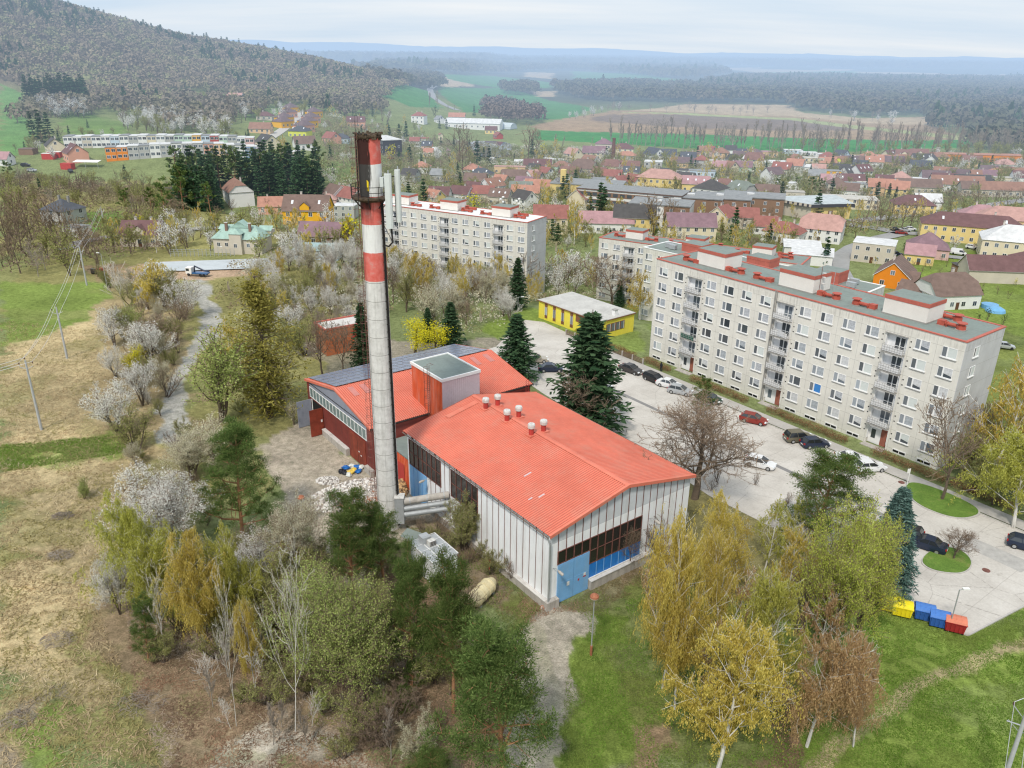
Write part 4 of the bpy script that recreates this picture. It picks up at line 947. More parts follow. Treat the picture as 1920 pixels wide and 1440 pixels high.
def chimney():
    X, Y = -14.5, 82.3; hz = lambda py, px=712: zat(X, Y, px, py)
    t = thing('chimney', 'tall round concrete chimney with red and white bands, sooty top and mobile phone antennas', 'chimney', (X, Y, 0), 0)
    zt = hz(254, 698); z1, zp, z2, z3, z4 = hz(306, 702), hz(366, 703), hz(418, 706), hz(470, 708), hz(523, 711)
    c = NT('chimney_shell'); tc = c.n('TexCoord').outputs['Object']; sp = c.n('SeparateXYZ'); c.l(tc, sp.inputs[0]); z = sp.outputs[2]
    n1 = c.noise(1.3, 6, tc, .7); mp = c.n('Mapping'); c.l(tc, mp.inputs[0]); mp.inputs['Scale'].default_value = (2.2, 2.2, .14); st_ = c.noise(1.2, 6, mp.outputs[0], .7)
    conc = c.ramp(n1, [(.25, (.46, .45, .42)), (.5, (.64, .63, .60)), (.75, (.76, .75, .72))])
    conc = c.mix(c.math('MULTIPLY', c.ramp(st_, [(.5, (0, 0, 0)), (.68, (1, 1, 1))]), .45), conc, (.27, .26, .24))
    red = c.ramp(n1, [(.3, (.60, .10, .075)), (.55, (.68, .17, .14)), (.72, (.58, .32, .29))]); wht = c.mix(c.math('MULTIPLY', c.ramp(st_, [(.5, (0, 0, 0)), (.68, (1, 1, 1))]), .4), c.ramp(n1, [(.3, (.72, .72, .70)), (.8, (.84, .84, .82))]), (.36, .33, .30))
    zf = c.math('DIVIDE', z, zt); jit = c.math('MULTIPLY', c.math('SUBTRACT', n1, .5), .004); zf = c.math('ADD', zf, jit)
    col = conc
    for lo, hi, m in ((z4, z3, red), (z3, z2, wht), (z2, zp, red), (zp, z1, wht), (z1, 99, red)):
        f = c.math('MULTIPLY', c.math('GREATER_THAN', zf, lo / zt), c.math('LESS_THAN', zf, hi / zt)); col = c.mix(f, col, m)
    # soot on the left flank near the mouth
    sx = sp.outputs[0]; _so = c.math('SUBTRACT', .22, sx); s1 = c.math('ADD', _so, c.math('MULTIPLY', c.math('SUBTRACT', st_, .5), 1.7))
    soot = c.math('MULTIPLY', c.ramp(s1, [(.0, (0, 0, 0)), (.16, (1, 1, 1))]), c.ramp(c.math('ADD', zf, c.math('MULTIPLY', c.math('SUBTRACT', st_, .5), .06)), [(.80, (0, 0, 0)), (.86, (1, 1, 1))]))
    col = c.mix(c.math('MULTIPLY', soot, .95), col, (.014, .011, .010))
    # horizontal casting joints
    fr = c.math('FRACT', c.math('DIVIDE', z, 2.02)); jn = c.math('LESS_THAN', fr, .022); col = c.mix(c.math('MULTIPLY', jn, c.math('LESS_THAN', zf, z4 / zt)), col, (.20, .19, .17))
    m = c.bsdf(col, .9, bump=n1, bd=.02)
    r0, r1 = 1.31, 1.13; rad = lambda z: r0 + (r1 - r0) * z / zt
    s = MB(); prof = [(rad(q), q) for q in np.linspace(-.3, zt, 40)]; prof += [(r1 - .22, zt + .01), (r1 - .22, zt - 2.5)]; s.lathe(prof[:-2] + prof[-2:], m, 48); s.build('shaft', t, smooth_=False)
    k = MB(); M_LICH = mat('rim_lichen', (.085, .062, .042), .95, var=.6, scale=2.5); rg = random.Random(3); pr = []
    k.lathe([(r1 - .3, zt - .1), (r1 + .08, zt - .2), (r1 + .16, zt - .05), (r1 + .14, zt + .12), (r1 - .05, zt + .18), (r1 - .3, zt + .05)], M_LICH, 40)
    for i in range(90):
        q = rg.uniform(0, 6.283); rr = r1 + rg.uniform(-.05, .2); s_ = rg.uniform(.04, .12); x, y, z_ = rr * math.cos(q), rr * math.sin(q), zt + rg.uniform(-.3, .28); k.box(x - s_, x + s_, y - s_, y + s_, z_ - s_, z_ + s_ * .8, M_LICH)
    k.build('rim', t)
    # platform with rails
    pf = MB(); pf.lathe([(rad(zp) + .0, zp - .55), (rad(zp) + .35, zp - .5), (rad(zp) + .85, zp - .22), (rad(zp) + .87, zp - .05), (rad(zp), zp - .04)], M_LICH, 24); po = pf.build('platform', t)
    ra = MB(); rr = rad(zp) + .9; ring = lambda z: [(rr * math.cos(q), rr * math.sin(q), z) for q in np.linspace(0, 2 * math.pi, 25)]
    for dz in (.5, 1.05): ra.tube(ring(zp + dz), .035, M_DARK, 5, cap=False)
    for q in np.linspace(0, 2 * math.pi, 13)[:-1]: ra.tube([(rr * math.cos(q), rr * math.sin(q), zp - .3), (rr * math.cos(q), rr * math.sin(q), zp + 1.1)], .035, M_DARK, 5)
    for q in np.linspace(0, 2 * math.pi, 9)[:-1]: ra.tube([(rad(zp) * math.cos(q), rad(zp) * math.sin(q), zp - 1.2), (rr * math.cos(q), rr * math.sin(q), zp - .2)], .05, M_DARK, 5)
    ra.build('railing', po)
    # ladders: caged one on the left face towards the viewer, cable riser on the right
    for nm, qa, cage, mm in (('ladder', R(218), True, M_MULL), ('cable_riser', R(-28), False, M_DARK)):
        l = MB(); e = lambda z, off, sd: ((rad(z) + off) * math.cos(qa) - sd * math.sin(qa), (rad(z) + off) * math.sin(qa) + sd * math.cos(qa), z)
        if cage:
            for sd in (-.2, .2): l.tube([e(z, .25, sd) for z in (.8, 15, 30, zt + .4)], .028, mm, 4)
            for i in range(int(zt / .33)): z = 1 + i * .33; l.tube([e(z, .25, -.2), e(z, .25, .2)], .014, mm, 3, cap=False) if z < zt else None
            for i in range(int(zt / 1.0)): z = 3.0 + i * 1.0; (l.tube([e(z, .25 + .32 - .36 * math.cos(w2), .33 * math.sin(w2)) for w2 in np.linspace(.5, 5.78, 8)], .02, mm, 3, cap=False)) if z < zt else None
            for sd in (-.33, 0, .33): l.tube([e(z, .58 if sd else .9, sd) for z in (3, 20, zt)], .013, mm, 3, cap=False)
        else:
            for sd in (-.16, -.08, 0, .08, .16): l.tube([e(z, .12, sd) for z in (.5, 15, 30, zp - .6)], .04, mm, 4)
            for i in range(44): z = 1 + i * .85; l.box(*(sorted((e(z, .05, 0)[0] - .12, e(z, .05, 0)[0] + .16))), e(z, 0, 0)[1] - .15, e(z, 0, 0)[1] + .15, z, z + .07, mm) if z < zp else None
        l.build(nm, t)
    # soot-dark flue pipes at the mouth on the left and lightning rods
    fp = MB()
    for qa, o in ((R(200), .14), (R(188), .16), (R(176), .14)): fp.tube([((rad(z) + o) * math.cos(qa), (rad(z) + o) * math.sin(qa), z) for z in (zp - .4, zt - 3, zt + .1)], .05, M_DARK, 6)
    for qa, hh in ((R(205), 2.0), (R(190), 1.4), (R(150), 1.8)): fp.tube([(1.25 * math.cos(qa), 1.25 * math.sin(qa), zt), (1.25 * math.cos(qa), 1.25 * math.sin(qa), zt + hh)], .014, M_DARK, 4)
    fp.tube([(-1.45, -.3, zt + .25), (.1, -1.35, zt + .22)], .08, M_DARK, 5); fp.build('lightning_rod', t)
    # panel antennas on the right
    M_ANT = mat('antenna_grey', (.62, .66, .64), .45, var=.04, scale=1); mount = MB(); zb = zp
    for (x, y, z0, z1_, w_, d2) in ((1.9, -1.1, zb - 3.1, zb + 2.3, .34, .22), (2.75, -.3, zb - 2.6, zb + 2.6, .26, .24)):
        an = MB(); an.tube([(x, y, z0), (x, y, z0 + .05), (x, y, z1_ - .05), (x, y, z1_)], [w_ * .8, w_, w_, w_ * .8], M_ANT, 4) if False else None
        pts = [(x - w_, y - d2), (x - w_ * .5, y - d2 * 1.5), (x + w_ * .5, y - d2 * 1.5), (x + w_, y - d2), (x + w_, y + d2), (x - w_, y + d2)]
        an.prism(pts, z0, z1_, M_ANT); an.build('panel_antenna', t)
        mount.tube([(x, y + .35, z0 - .6), (x, y + .35, z1_ + .3)], .07, M_STEEL, 6)
        for z in (z0 + .5, z1_ - .7): mount.tube([(1.0, -.3, z), (x, y + .35, z)], .05, M_DARK, 5)
    mount.tube([(2.0, -.8, zb - 3.2), (2.05, -.8, zb - 4.6), (1.6, -.6, zb - 5.1), (1.1, -.4, zb - 5.0)], .1, M_DARK, 6)
    mount.tube([(1.1, -.4, zb - 2.8), (2.0, -.75, zb - 4.5)], .035, M_DARK, 5); mount.tube([(2.4, .1, zb - 3.2), (2.4, .1, zb + 2.0)], .06, M_STEEL, 6); mount.build('antenna_bracket', t)
    for x, y in ((1.45, -.75), (1.25, -.95), (1.7, -.45)):
        MB().prism([(x - .18, y - .18), (x + .18, y - .18), (x + .18, y + .18), (x - .18, y + .18)], zb + .9, zb + 1.95, M_ANT).build('radio_unit', t)
    yl = MB(); q = R(-96); x, y = (rad(zp) + .03) * math.cos(q), (rad(zp) + .03) * math.sin(q); M_YEL = mat('sign_yellow', (.75, .55, .02))
    yl.poly([(x - .09, y - .01, zp + .6), (x + .06, y - .01, zp + .6), (x + .11, y - .01, zp + 1.5), (x - .07, y - .01, zp + 1.7)], M_YEL); yl.build('yellow_mark', t)
    # base junction box
    MB().box(.95, 2.0, -1.5, -.35, 1.2, 4.6, M_STEEL).box(.9, 2.05, -1.55, -.3, 4.601, 4.7, M_ZINC).build('junction_box', t)
chimney()
# three flue pipes from the chimney box to the hall
t = thing('flue_duct', 'three parallel grey flue pipes bridging from the chimney foot to the hall wall', 'pipes', (-14.5, 82.3, 0))
hw = (3.93 + .25 * math.cos(ANG) - 19.2 * math.sin(ANG) + 14.5, 66.95 + .25 * math.sin(ANG) + 19.2 * math.cos(ANG) - 82.3)
for i, (z, dy) in enumerate(((4.05, -.35), (3.15, -.6), (2.4, -.8))):
    e = (hw[0] + .1, hw[1] + dy * .5, z + .35 - i * .05); b_ = (2.0, -1.0 + dy * .4, z); p_ = MB().tube([b_, e], .42 if i == 0 else .33, M_CONC if i == 0 else M_STEEL, 16)
    for f in (.12, .5, .88): c0 = Vector(b_).lerp(Vector(e), f); c1 = Vector(b_).lerp(Vector(e), f + .02); p_.tube([c0, c1], .46 if i == 0 else .36, M_STEEL, 16)
    p_.build('pipe', t)
MB().tube([(5.2, 2.0, 0), (5.2, 2.0, 3.0)], .1, M_DARK, 6).build('support_post', t) if False else None
# white equipment kiosk
kx, ky = G(826, 1078, 0)
t = thing('equipment_kiosk', 'small white metal equipment cabin with grey roof grid and fan box beside the pine trees', 'cabin', (kx, ky, 0), R(37))
M_KW = mat('kiosk_white', (.68, .70, .71), .5, var=.05, scale=1, dirt=(.45, .45, .44), dirt_amt=.4)
MB().box(-1.75, 1.3, -1.4, 3.2, .15, 3.0, M_KW).build('wall', t); rf = MB().box(-1.85, 1.4, -1.5, 3.3, 3.001, 3.1, M_STEEL)
for x in (-1.85, -.8, .3, 1.36): rf.box(x, x + .05, -1.5, 3.3, 3.101, 3.18, M_WHITE)
for y in (-1.5, -.3, .9, 2.1, 3.26): rf.box(-1.85, 1.4, y, y + .05, 3.1805, 3.2, M_WHITE)
rf.build('roof', t)
f_ = MB().box(-.9, .1, 2.0, 3.0, 3.1, 3.9, M_STEEL).box(-.5, .3, 1.2, 1.9, 3.1, 3.7, M_ZINC)
for z in (3.2, 3.35, 3.5, 3.65): f_.box(-.48, .28, 1.17, 1.199, z, z + .06, M_DARK)
f_.build('fan_box', t)
MB().box(-1.77, -1.751, .2, 1.1, .3, 2.4, M_STEEL).box(.2, .6, -1.43, -1.401, .9, 1.4, M_STEEL).box(-.9, -.4, -1.43, -1.401, 1.7, 2.2, M_STEEL).build('door', t)
# ---------------------------------------------------------------- prefabricated apartment blocks
def panelmat(name, col, jx=3.63, jz=2.8, z0=.6):
    t = NT(name); tc = t.n('TexCoord').outputs['Object']; sp = t.n('SeparateXYZ'); t.l(tc, sp.inputs[0])
    n1 = t.noise(.35, 5, tc, .65); n2 = t.noise(7, 3, tc)
    c = t.ramp(n1, [(.3, tuple(q * .90 for q in col)), (.7, tuple(min(1, q * 1.07) for q in col))])
    c = t.mix(.18, c, t.ramp(n2, [(.3, (.42, .42, .42)), (.7, (.58, .58, .58))]), 'OVERLAY')
    mp = t.n('Mapping'); t.l(tc, mp.inputs[0]); mp.inputs['Scale'].default_value = (2.6, 2.6, .16); n3 = t.noise(1.0, 6, mp.outputs[0], .75)
    # streaks run down from the parapet
    top = t.math('MULTIPLY', t.ramp(n3, [(.47, (0, 0, 0)), (.60, (1, 1, 1))]), t.ramp(t.math('DIVIDE', sp.outputs[2], 18.7), [(.90, (0, 0, 0)), (.96, (.6, .6, .6)), (1, (.15, .15, .15))]))
    c = t.mix(t.math('MULTIPLY', top, .55), c, (.26, .24, .22)); c = t.mix(t.math('MULTIPLY', t.ramp(n3, [(.52, (0, 0, 0)), (.75, (1, 1, 1))]), .22), c, (.34, .31, .27))
    for s, j, w in (('X', jx, .008), ('Z', jz, .011)):
        v = sp.outputs[0] if s == 'X' else t.math('SUBTRACT', sp.outputs[2], z0)
        f = t.math('LESS_THAN', t.math('FRACT', t.math('ADD', t.math('DIVIDE', v, j), 20)), w); c = t.mix(t.math('MULTIPLY', f, .75), c, (.25, .235, .215))
    return t.bsdf(c, .9, spec=.15)
M_PANEL = panelmat('panel_concrete_beige', (.70, .68, .62)); M_PANELE = panelmat('panel_concrete_end', (.56, .56, .56), 5.5)
M_PVC = mat('window_frame_white', (.80, .80, .79), .5, var=.03, scale=1)
M_REDC = mat('coping_red', (.47, .13, .095), .6, var=.12, scale=.6, dirt=(.35, .10, .08), dirt_amt=.4)
M_VENT = mat('ventilator_red', (.42, .09, .06), .55, var=.2, scale=1.2)
M_GL1 = glassmat('glass_flat', (.075, .09, .105), .08); M_GL2 = glassmat('glass_narrow', (.17, .19, .21), .15)
M_SOFF = mat('loggia_white', (.86, .865, .87), .7, var=.05, scale=.6, dirt=(.50, .48, .45), dirt_amt=.35)
M_SLAB = mat('balcony_slab', (.30, .29, .27), .9, var=.15, scale=1); M_RAIL = mat('railing_grey', (.36, .36, .35), .5, var=.1, metal=.2)
M_RUG = mat('brick_tile', (.30, .11, .075), .8, var=.2, scale=2)
CURT = [None, mat('curtain_white', (.55, .56, .57), .9, var=.2, scale=3), mat('curtain_grey', (.36, .39, .42), .9, var=.3, scale=3), mat('blind_pale', (.60, .64, .62), .8, var=.05), mat('curtain_lace', (.42, .44, .47), .9, var=.4, scale=5), mat('blind_blue', (.05, .22, .55), .7)]
_win = {}
def flat_window(kind):
    """unit window 1.95 x 1.42 in a wall facing -y; kind: curtain index; returns frame mesh, pane mesh"""
    if kind in _win: return _win[kind]
    f = MB(); w, h = .98, 1.42
    for b in ((-w, w, 0, .05), (-w, w, h - .05, h)): f.box(b[0], b[1], -.06, 0, b[2], b[3], M_PVC)
    for x0, x1 in ((-w, -w + .05), (-.36, -.16), (w - .05, w)): f.box(x0, x1, -.065, 0, .05, h - .05, M_PVC)
    f.box(-w - .12, w + .12, -.16, -.0, -.14, -.005, M_PVC); f.box(-w - .12, w + .12, -.13, -.002, -.22, -.141, M_SLAB)
    p = MB(); p.poly([(-w + .05, -.022, .05), (-.36, -.022, .05), (-.36, -.022, h - .05), (-w + .05, -.022, h - .05)], M_GL2)
    z1 = h - .05; c = CURT[kind % 6]; sag = .08 + (.35 if kind in (2, 7) else 0)
    if c is None or kind >= 6:
        p.poly([(-.16, -.022, .05), (w - .05, -.022, .05), (w - .05, -.022, z1), (-.16, -.022, z1)], M_GL1)
        if kind >= 6 and c is not None: p.poly([(-.16, -.03, .55), (w - .05, -.03, .35), (w - .05, -.03, z1), (-.16, -.03, z1)], c)
    else: p.poly([(-.16, -.022, .05), (w - .05, -.022, .05), (w - .05, -.022, z1), (-.16, -.022, z1)], c)
    _win[kind] = (f.mesh('window'), p.mesh('pane')); return _win[kind]
def put_window(par, x, y, z, kind, rz=0, scale=None):
    a, b = flat_window(kind); o = link('window', a, par, (x, y, z), rz, scale); link('pane', b, o); return o
_vent = []
def roof_vent(par, x, y, z, rz):
    if not _vent:
        v = MB(); v.box(-1.9, -.6, -.6, .6, 0, .12, M_SLAB); v.prism([(-1.25 + .62 * math.cos(q), .62 * math.sin(q)) for q in np.linspace(0, 6.283, 9)[:-1]], .12, .62, M_VENT); v.prism([(-1.25 + .45 * math.cos(q), .45 * math.sin(q)) for q in np.linspace(0, 6.283, 9)[:-1]], .62, .95, M_VENT)
        v.prism([(-1.25 + .72 * math.cos(q), .72 * math.sin(q)) for q in np.linspace(0, 6.283, 9)[:-1]], .951, 1.03, M_VENT)
        v.tube([(-.8, 0, .42), (1.0, 0, .42)], .26, M_VENT, 10); v.box(.9, 1.9, -.5, .5, 0, .1, M_SLAB); v.box(.9, 1.85, -.42, .42, .1, .78, M_VENT); v.box(.6, .7, -.3, .3, 0.0, .7, M_VENT)
        _vent.append(v.mesh('roof_ventilator'))
    return link('roof_ventilator', _vent[0], par, (x, y, z), rz)
def balcony(par, x, z, w=3.1, dep=.0, colour=None, cloth=None, parasol=False):
    b = MB(); b.box(x - w / 2, x + w / 2, -.75, -.002, z - .16, z, M_SLAB); o = b.build('balcony', par)
    r = MB()
    for zz in (.35, .7, 1.05): r.tube([(x - w / 2 + .04, -.02, z + zz), (x - w / 2 + .04, -.72, z + zz), (x + w / 2 - .04, -.72, z + zz), (x + w / 2 - .04, -.02, z + zz)], .022, M_RAIL, 4)
    for i in range(9): xx = x - w / 2 + .04 + (w - .08) * i / 8; r.box(xx - .015, xx + .015, -.735, -.705, z, z + 1.05, M_RAIL)
    r.box(x - w / 2 + .08, x + w / 2 - .08, -.70, -.69, z + .12, z + .9, colour or mat('balcony_infill', (.66, .66, .66), .6, var=.06)) if colour != 'none' else None
    r.build('railing', o)
    if cloth: MB().box(x - .2, x + .9, -.78, -.74, z + .3, z + 1.1, cloth).build('laundry', o)
_bd = []
def block(name, label, ox, oy, ang, zb, pattern, rows=6, roofm=None, wallm=None, first=0, houses=(), vents=(), side=True, depth=11.0, coping=None, seed=1, full=True, top=18.7, sink=2.0, doors=True):
    rg = random.Random(seed); t = thing(name, label, 'apartment block', (ox, oy, zb), ang); n = len(pattern); L = n * 3.63; wm = wallm or M_PANEL
    w = MB(); 
    # front: plain modules carry the wall, balcony modules are recessed
    for i, ch in enumerate(pattern):
        x0, x1 = i * 3.63, (i + 1) * 3.63
        if ch == 'B':
            w.box(x0, x0 + .28, 0, 1.3, -sink, top - 1.45, wm); w.box(x1 - .28, x1, 0, 1.3, -sink, top - 1.45, wm); w.box(x0 + .28, x1 - .28, .55, 1.3, -sink, top - 1.45, M_SOFF); w.box(x0, x1, 0, 1.3, top - 1.45, top - .001, wm)
            w.box(x0 + .281, x0 + .33, .012, .549, .8, top - 1.46, M_SOFF); w.box(x1 - .33, x1 - .281, .012, .549, .8, top - 1.46, M_SOFF)
        else: w.box(x0, x1, 0, 1.3, -sink, top - .001, wm)
    w.box(0, L, 1.3, depth, -sink, top - .002, wm)
    if wm is M_PANEL: w.box(L, L + .06, .0, depth, -sink, top - .004, M_PANELE); w.box(-.06, 0, .0, depth, -sink, top - .004, M_PANELE)
    w.build('wall', t)
    r = MB(); r.box(.3, L - .3, .3, depth - .3, top - .001, top + .06, roofm or M_ROOFG); cp = coping or M_REDC
    for b in ((-.12, L + .12, -.1, .3), (-.12, L + .12, depth - .3, depth + .1), (-.12, .3, .3, depth - .3), (L - .3, L + .12, .3, depth - .3)): r.box(*b, top + .0, top + .15, cp)
    r.build('roof', t)
    for i, ch in enumerate(pattern):
        xc = (i + .5) * 3.63
        if ch == 'B':
            for k in range(rows - (1 if doors else 0)):
                z = (.6 + 2.8 * (k + 1)) if doors else .6 + 2.8 * k
                if full:
                    balcony(t, xc, z + .02, colour={(2, 0): mat('green_cloth', (.02, .10, .07))}.get((i, k - 1)) if name == 'apartment_block' and seed == 1 else None, cloth=(CURT[1] if (i, k) == (7, 3) and seed == 1 else None))
                    if not _bd:
                        d = MB(); d.box(-.75, .75, -.06, 0, 0, 2.15, M_PVC); dp = MB()
                        for x0, x1, z0 in ((-.66, -.08, .85), (.08, .66, .85), (-.66, -.08, .12), (.08, .66, .12)): dp.box(x0, x1, -.075, -.061, z0, 2.05 if z0 > .5 else .74, M_GL1)
                        _bd.append((d.mesh('balcony_door'), dp.mesh('pane')))
                    o = link('balcony_door', _bd[0][0], t, (xc + .35, .548, z + .1)); link('pane', _bd[0][1], o)
                else:
                    link('balcony_door', _bd[0][0], t, (xc + .35, .898, z + .1)) if _bd else None
                    balcony(t, xc, z + .02)
            MB().box(xc - 1.65, xc + 1.65, -.25, .0, top - 1.5, top - 1.42, M_SLAB).build('canopy', t)
            if doors:
                e = MB(); e.box(xc - 1.5, xc + .35, .45, .52, .1, 2.55, M_PVC); e.box(xc - 1.1, xc - .45, .43, .449, .9, 2.3, M_GL1); e.box(xc + .36, xc + 1.5, .45, .52, .1, 2.7, M_RUG); e.build('entrance', t)
                MB().box(xc - 1.7, xc + 1.7, -1.2, .0, -.3, .1, M_CONC).build('doorstep', t)
        else:
            for k in range(rows): put_window(t, xc, 0, 2.05 + 2.8 * k, rg.choice([0, 1, 2, 2, 3, 3, 4, 4, 4, 1, 2, 3, 7, 8, 9, 10]) if (i, k, seed) != (9, 1, 1) else 5)
            if doors and full:
                c = MB(); c.box(xc - 1.0, xc + 1.0, -.06, 0, .15, .75, M_PVC)
                for x0, x1 in ((-.9, -.06), (.06, .9)): c.box(xc + x0, xc + x1, -.075, -.061, .28, .62, M_BLACK)
                c.build('cellar_window', t)
    if side:
        for k in range(rows): put_window(t, L + .06, 3.4, 2.05 + 2.8 * k, 3, R(90), (.75, 1, 1)); 
    if full:
        s_ = MB()          # small vent holes beside the balconies
        for i, ch in enumerate(pattern):
            if ch == 'B':
                for k in range(rows):
                    for x in (i * 3.63 - .22, (i + 1) * 3.63 + .22):
                        for dz in (1.9, 2.7): s_.box(x - .09, x + .09, -.03, .0, .0 + 2.8 * k + dz, .16 + 2.8 * k + dz, M_BLACK)
        s_.build('vent_holes', t)
    for (x, y, wx, wy, hh) in houses:
        hm = MB(); hm.box(x - wx / 2, x + wx / 2, y - wy / 2, y + wy / 2, top + .06, top + hh - .55, mat('lift_house_cream', (.74, .70, .65), .8, var=.05, scale=.5) if coping is None else M_REDC)
        hm.box(x - wx / 2 - .06, x + wx / 2 + .06, y - wy / 2 - .06, y + wy / 2 + .06, top + hh - .55, top + hh, M_REDC); hm.box(x - wx / 2 + .05, x + wx / 2 - .05, y - wy / 2 + .05, y + wy / 2 - .05, top + hh, top + hh + .04, M_ROOFG)
        hm.box(x - wx / 2 - .1, x + wx / 2 + .1, y - wy / 2 - .1, y + wy / 2 + .1, top + .061, top + .25, M_SLAB); hm.build('lift_house', t)
    for (x, y, rz) in vents: roof_vent(t, x, y, top + .06, rz)
    KEEP_OUT.extend([(ox + math.cos(ang) * (k + .5) * L / 6 - math.sin(ang) * depth / 2, oy + math.sin(ang) * (k + .5) * L / 6 + math.cos(ang) * depth / 2, 9) for k in range(6)])
    return t
AX, AY, AA = 25.79, 141.26, math.atan2(97.98 - 141.26, 58.90 - 25.79)
PAT = 'WWBWWWWBWWWWBWW'
vA = [(5.2, 3.2, 0), (14.4, 3.6, R(180)), (20.2, 3.4, 0), (32.2, 3.4, R(180)), (38.0, 3.4, 0), (48.2, 7.8, R(180)), (50.3, 4.4, R(180))]
hA = [(9.6, 5.2, 6.0, 4.6, 2.9), (26.6, 5.2, 6.2, 4.6, 2.9), (44.3, 5.2, 6.4, 4.6, 2.9)]
blA = block('apartment_block', 'long six storey beige concrete apartment block beside the car park with three roof boxes', AX, AY, AA, 0, PAT, houses=hA, vents=vA, seed=1)
# vertical downpipe at the expansion joint and satellite mast
MB().box(25.15, 25.35, -.12, -.005, .2, 18.9, M_SLAB).tube([(25.6, -.1, .3), (25.6, -.1, 18.9)], .07, M_SLAB, 6).build('downpipe', blA)
m_ = MB(); m_.tube([(30.4, 3.4, 18.7), (30.4, 3.4, 23.2)], .04, M_MULL, 5); m_.tube([(30.3, 7.4, 18.7), (30.3, 7.4, 22.2)], .04, M_STEEL, 5)
for i in range(4): m_.lathe([(.02, 20.4 + i * .5), (.28, 20.5 + i * .5), (.3, 20.55 + i * .5)], M_ZINC, 10, (30.6 - .3 * (i % 2), 3.9 + .5 * (i % 2)))
m_.build('aerial_mast', blA)
cB = (math.cos(R(-29.9)), math.sin(R(-29.9))); bx, by = 3.6 - cB[0] * 54.45, 216.1 - cB[1] * 54.45
hB = [(9.6, 5.2, 6, 4.6, 2.9), (26.8, 5.4, 6, 4.6, 2.9), (44.4, 5.2, 6, 4.6, 2.9)]
M_ROOFW = mat('roof_membrane_white', (.72, .74, .75), .6, var=.05, scale=.3)
blB = block('apartment_block', 'distant apartment block with white roof half hidden behind the chimney and blossoming trees', bx, by, R(-29.9), -8.7, PAT, houses=hB, vents=[(15.0, 3.2, 0), (21.8, 3.2, 0), (31.4, 7.6, 0), (32.2, 4.2, 0), (39.2, 3.4, 0), (48.6, 7.6, 0), (49.6, 4.2, 0)], roofm=M_ROOFW, coping=None, seed=4, sink=6)
ms = MB()
for x, y in ((42.0, 7.6), (47.2, 7.6)):
    ms.tube([(x, y, 18.7), (x, y, 23.4)], .08, M_STEEL, 6)
    for i in range(3): ms.lathe([(.05, 21.9 + i * .65), (.34, 21.95 + i * .65), (.38, 22.3 + i * .65), (.1, 22.4 + i * .65)], M_WHITE, 10, (x + .4 * (-1) ** i, y - .2))
ms.build('aerial_mast', blB)
cC = R(-31.2)
block('apartment_block', 'apartment block behind the long beige one with grey roof and three red topped boxes', 23.6, 219.5, cC, -13.2, PAT, houses=[(9.0, 5, 5, 4, 2.6), (26.2, 5, 5, 4, 2.6), (43.8, 5, 5, 4, 2.6)], vents=[(4.5, 4, 0), (13.8, 4, R(180)), (20.5, 4, 0), (30.5, 7.5, R(180)), (31.5, 4.2, R(180)), (38.6, 4, 0), (48.6, 7.5, R(180)), (49.6, 4.2, R(180))], seed=6, depth=10)
block('apartment_block', 'white edged flat roofed block with red roof boxes squeezed between the two larger blocks', 31.6, 192.5, R(-46.5), -9.6, 'WWWWWWWWWWWWWWW', houses=[(11.5, 5.5, 5.6, 4.4, 2.3), (29.0, 5.5, 5.6, 4.4, 2.3), (45.2, 5.2, 5.0, 4.4, 2.6)], roofm=M_ROOFG, coping=M_PVC, seed=8, doors=False, rows=6, side=False, depth=10)
ac = MB()
for x, y in ((4.5, 4.2), (6.0, 3.6), (49.5, 6.6), (50.3, 3.6)): ac.box(x - .9, x + .9, y - .5, y + .5, 9.3, 10.3, M_STEEL)
tag(ac.build('roof_air_units', None, (31.6, 192.5, 0), R(-46.5)), 'galvanised air handling units on the white edged flat roof', 'air unit')
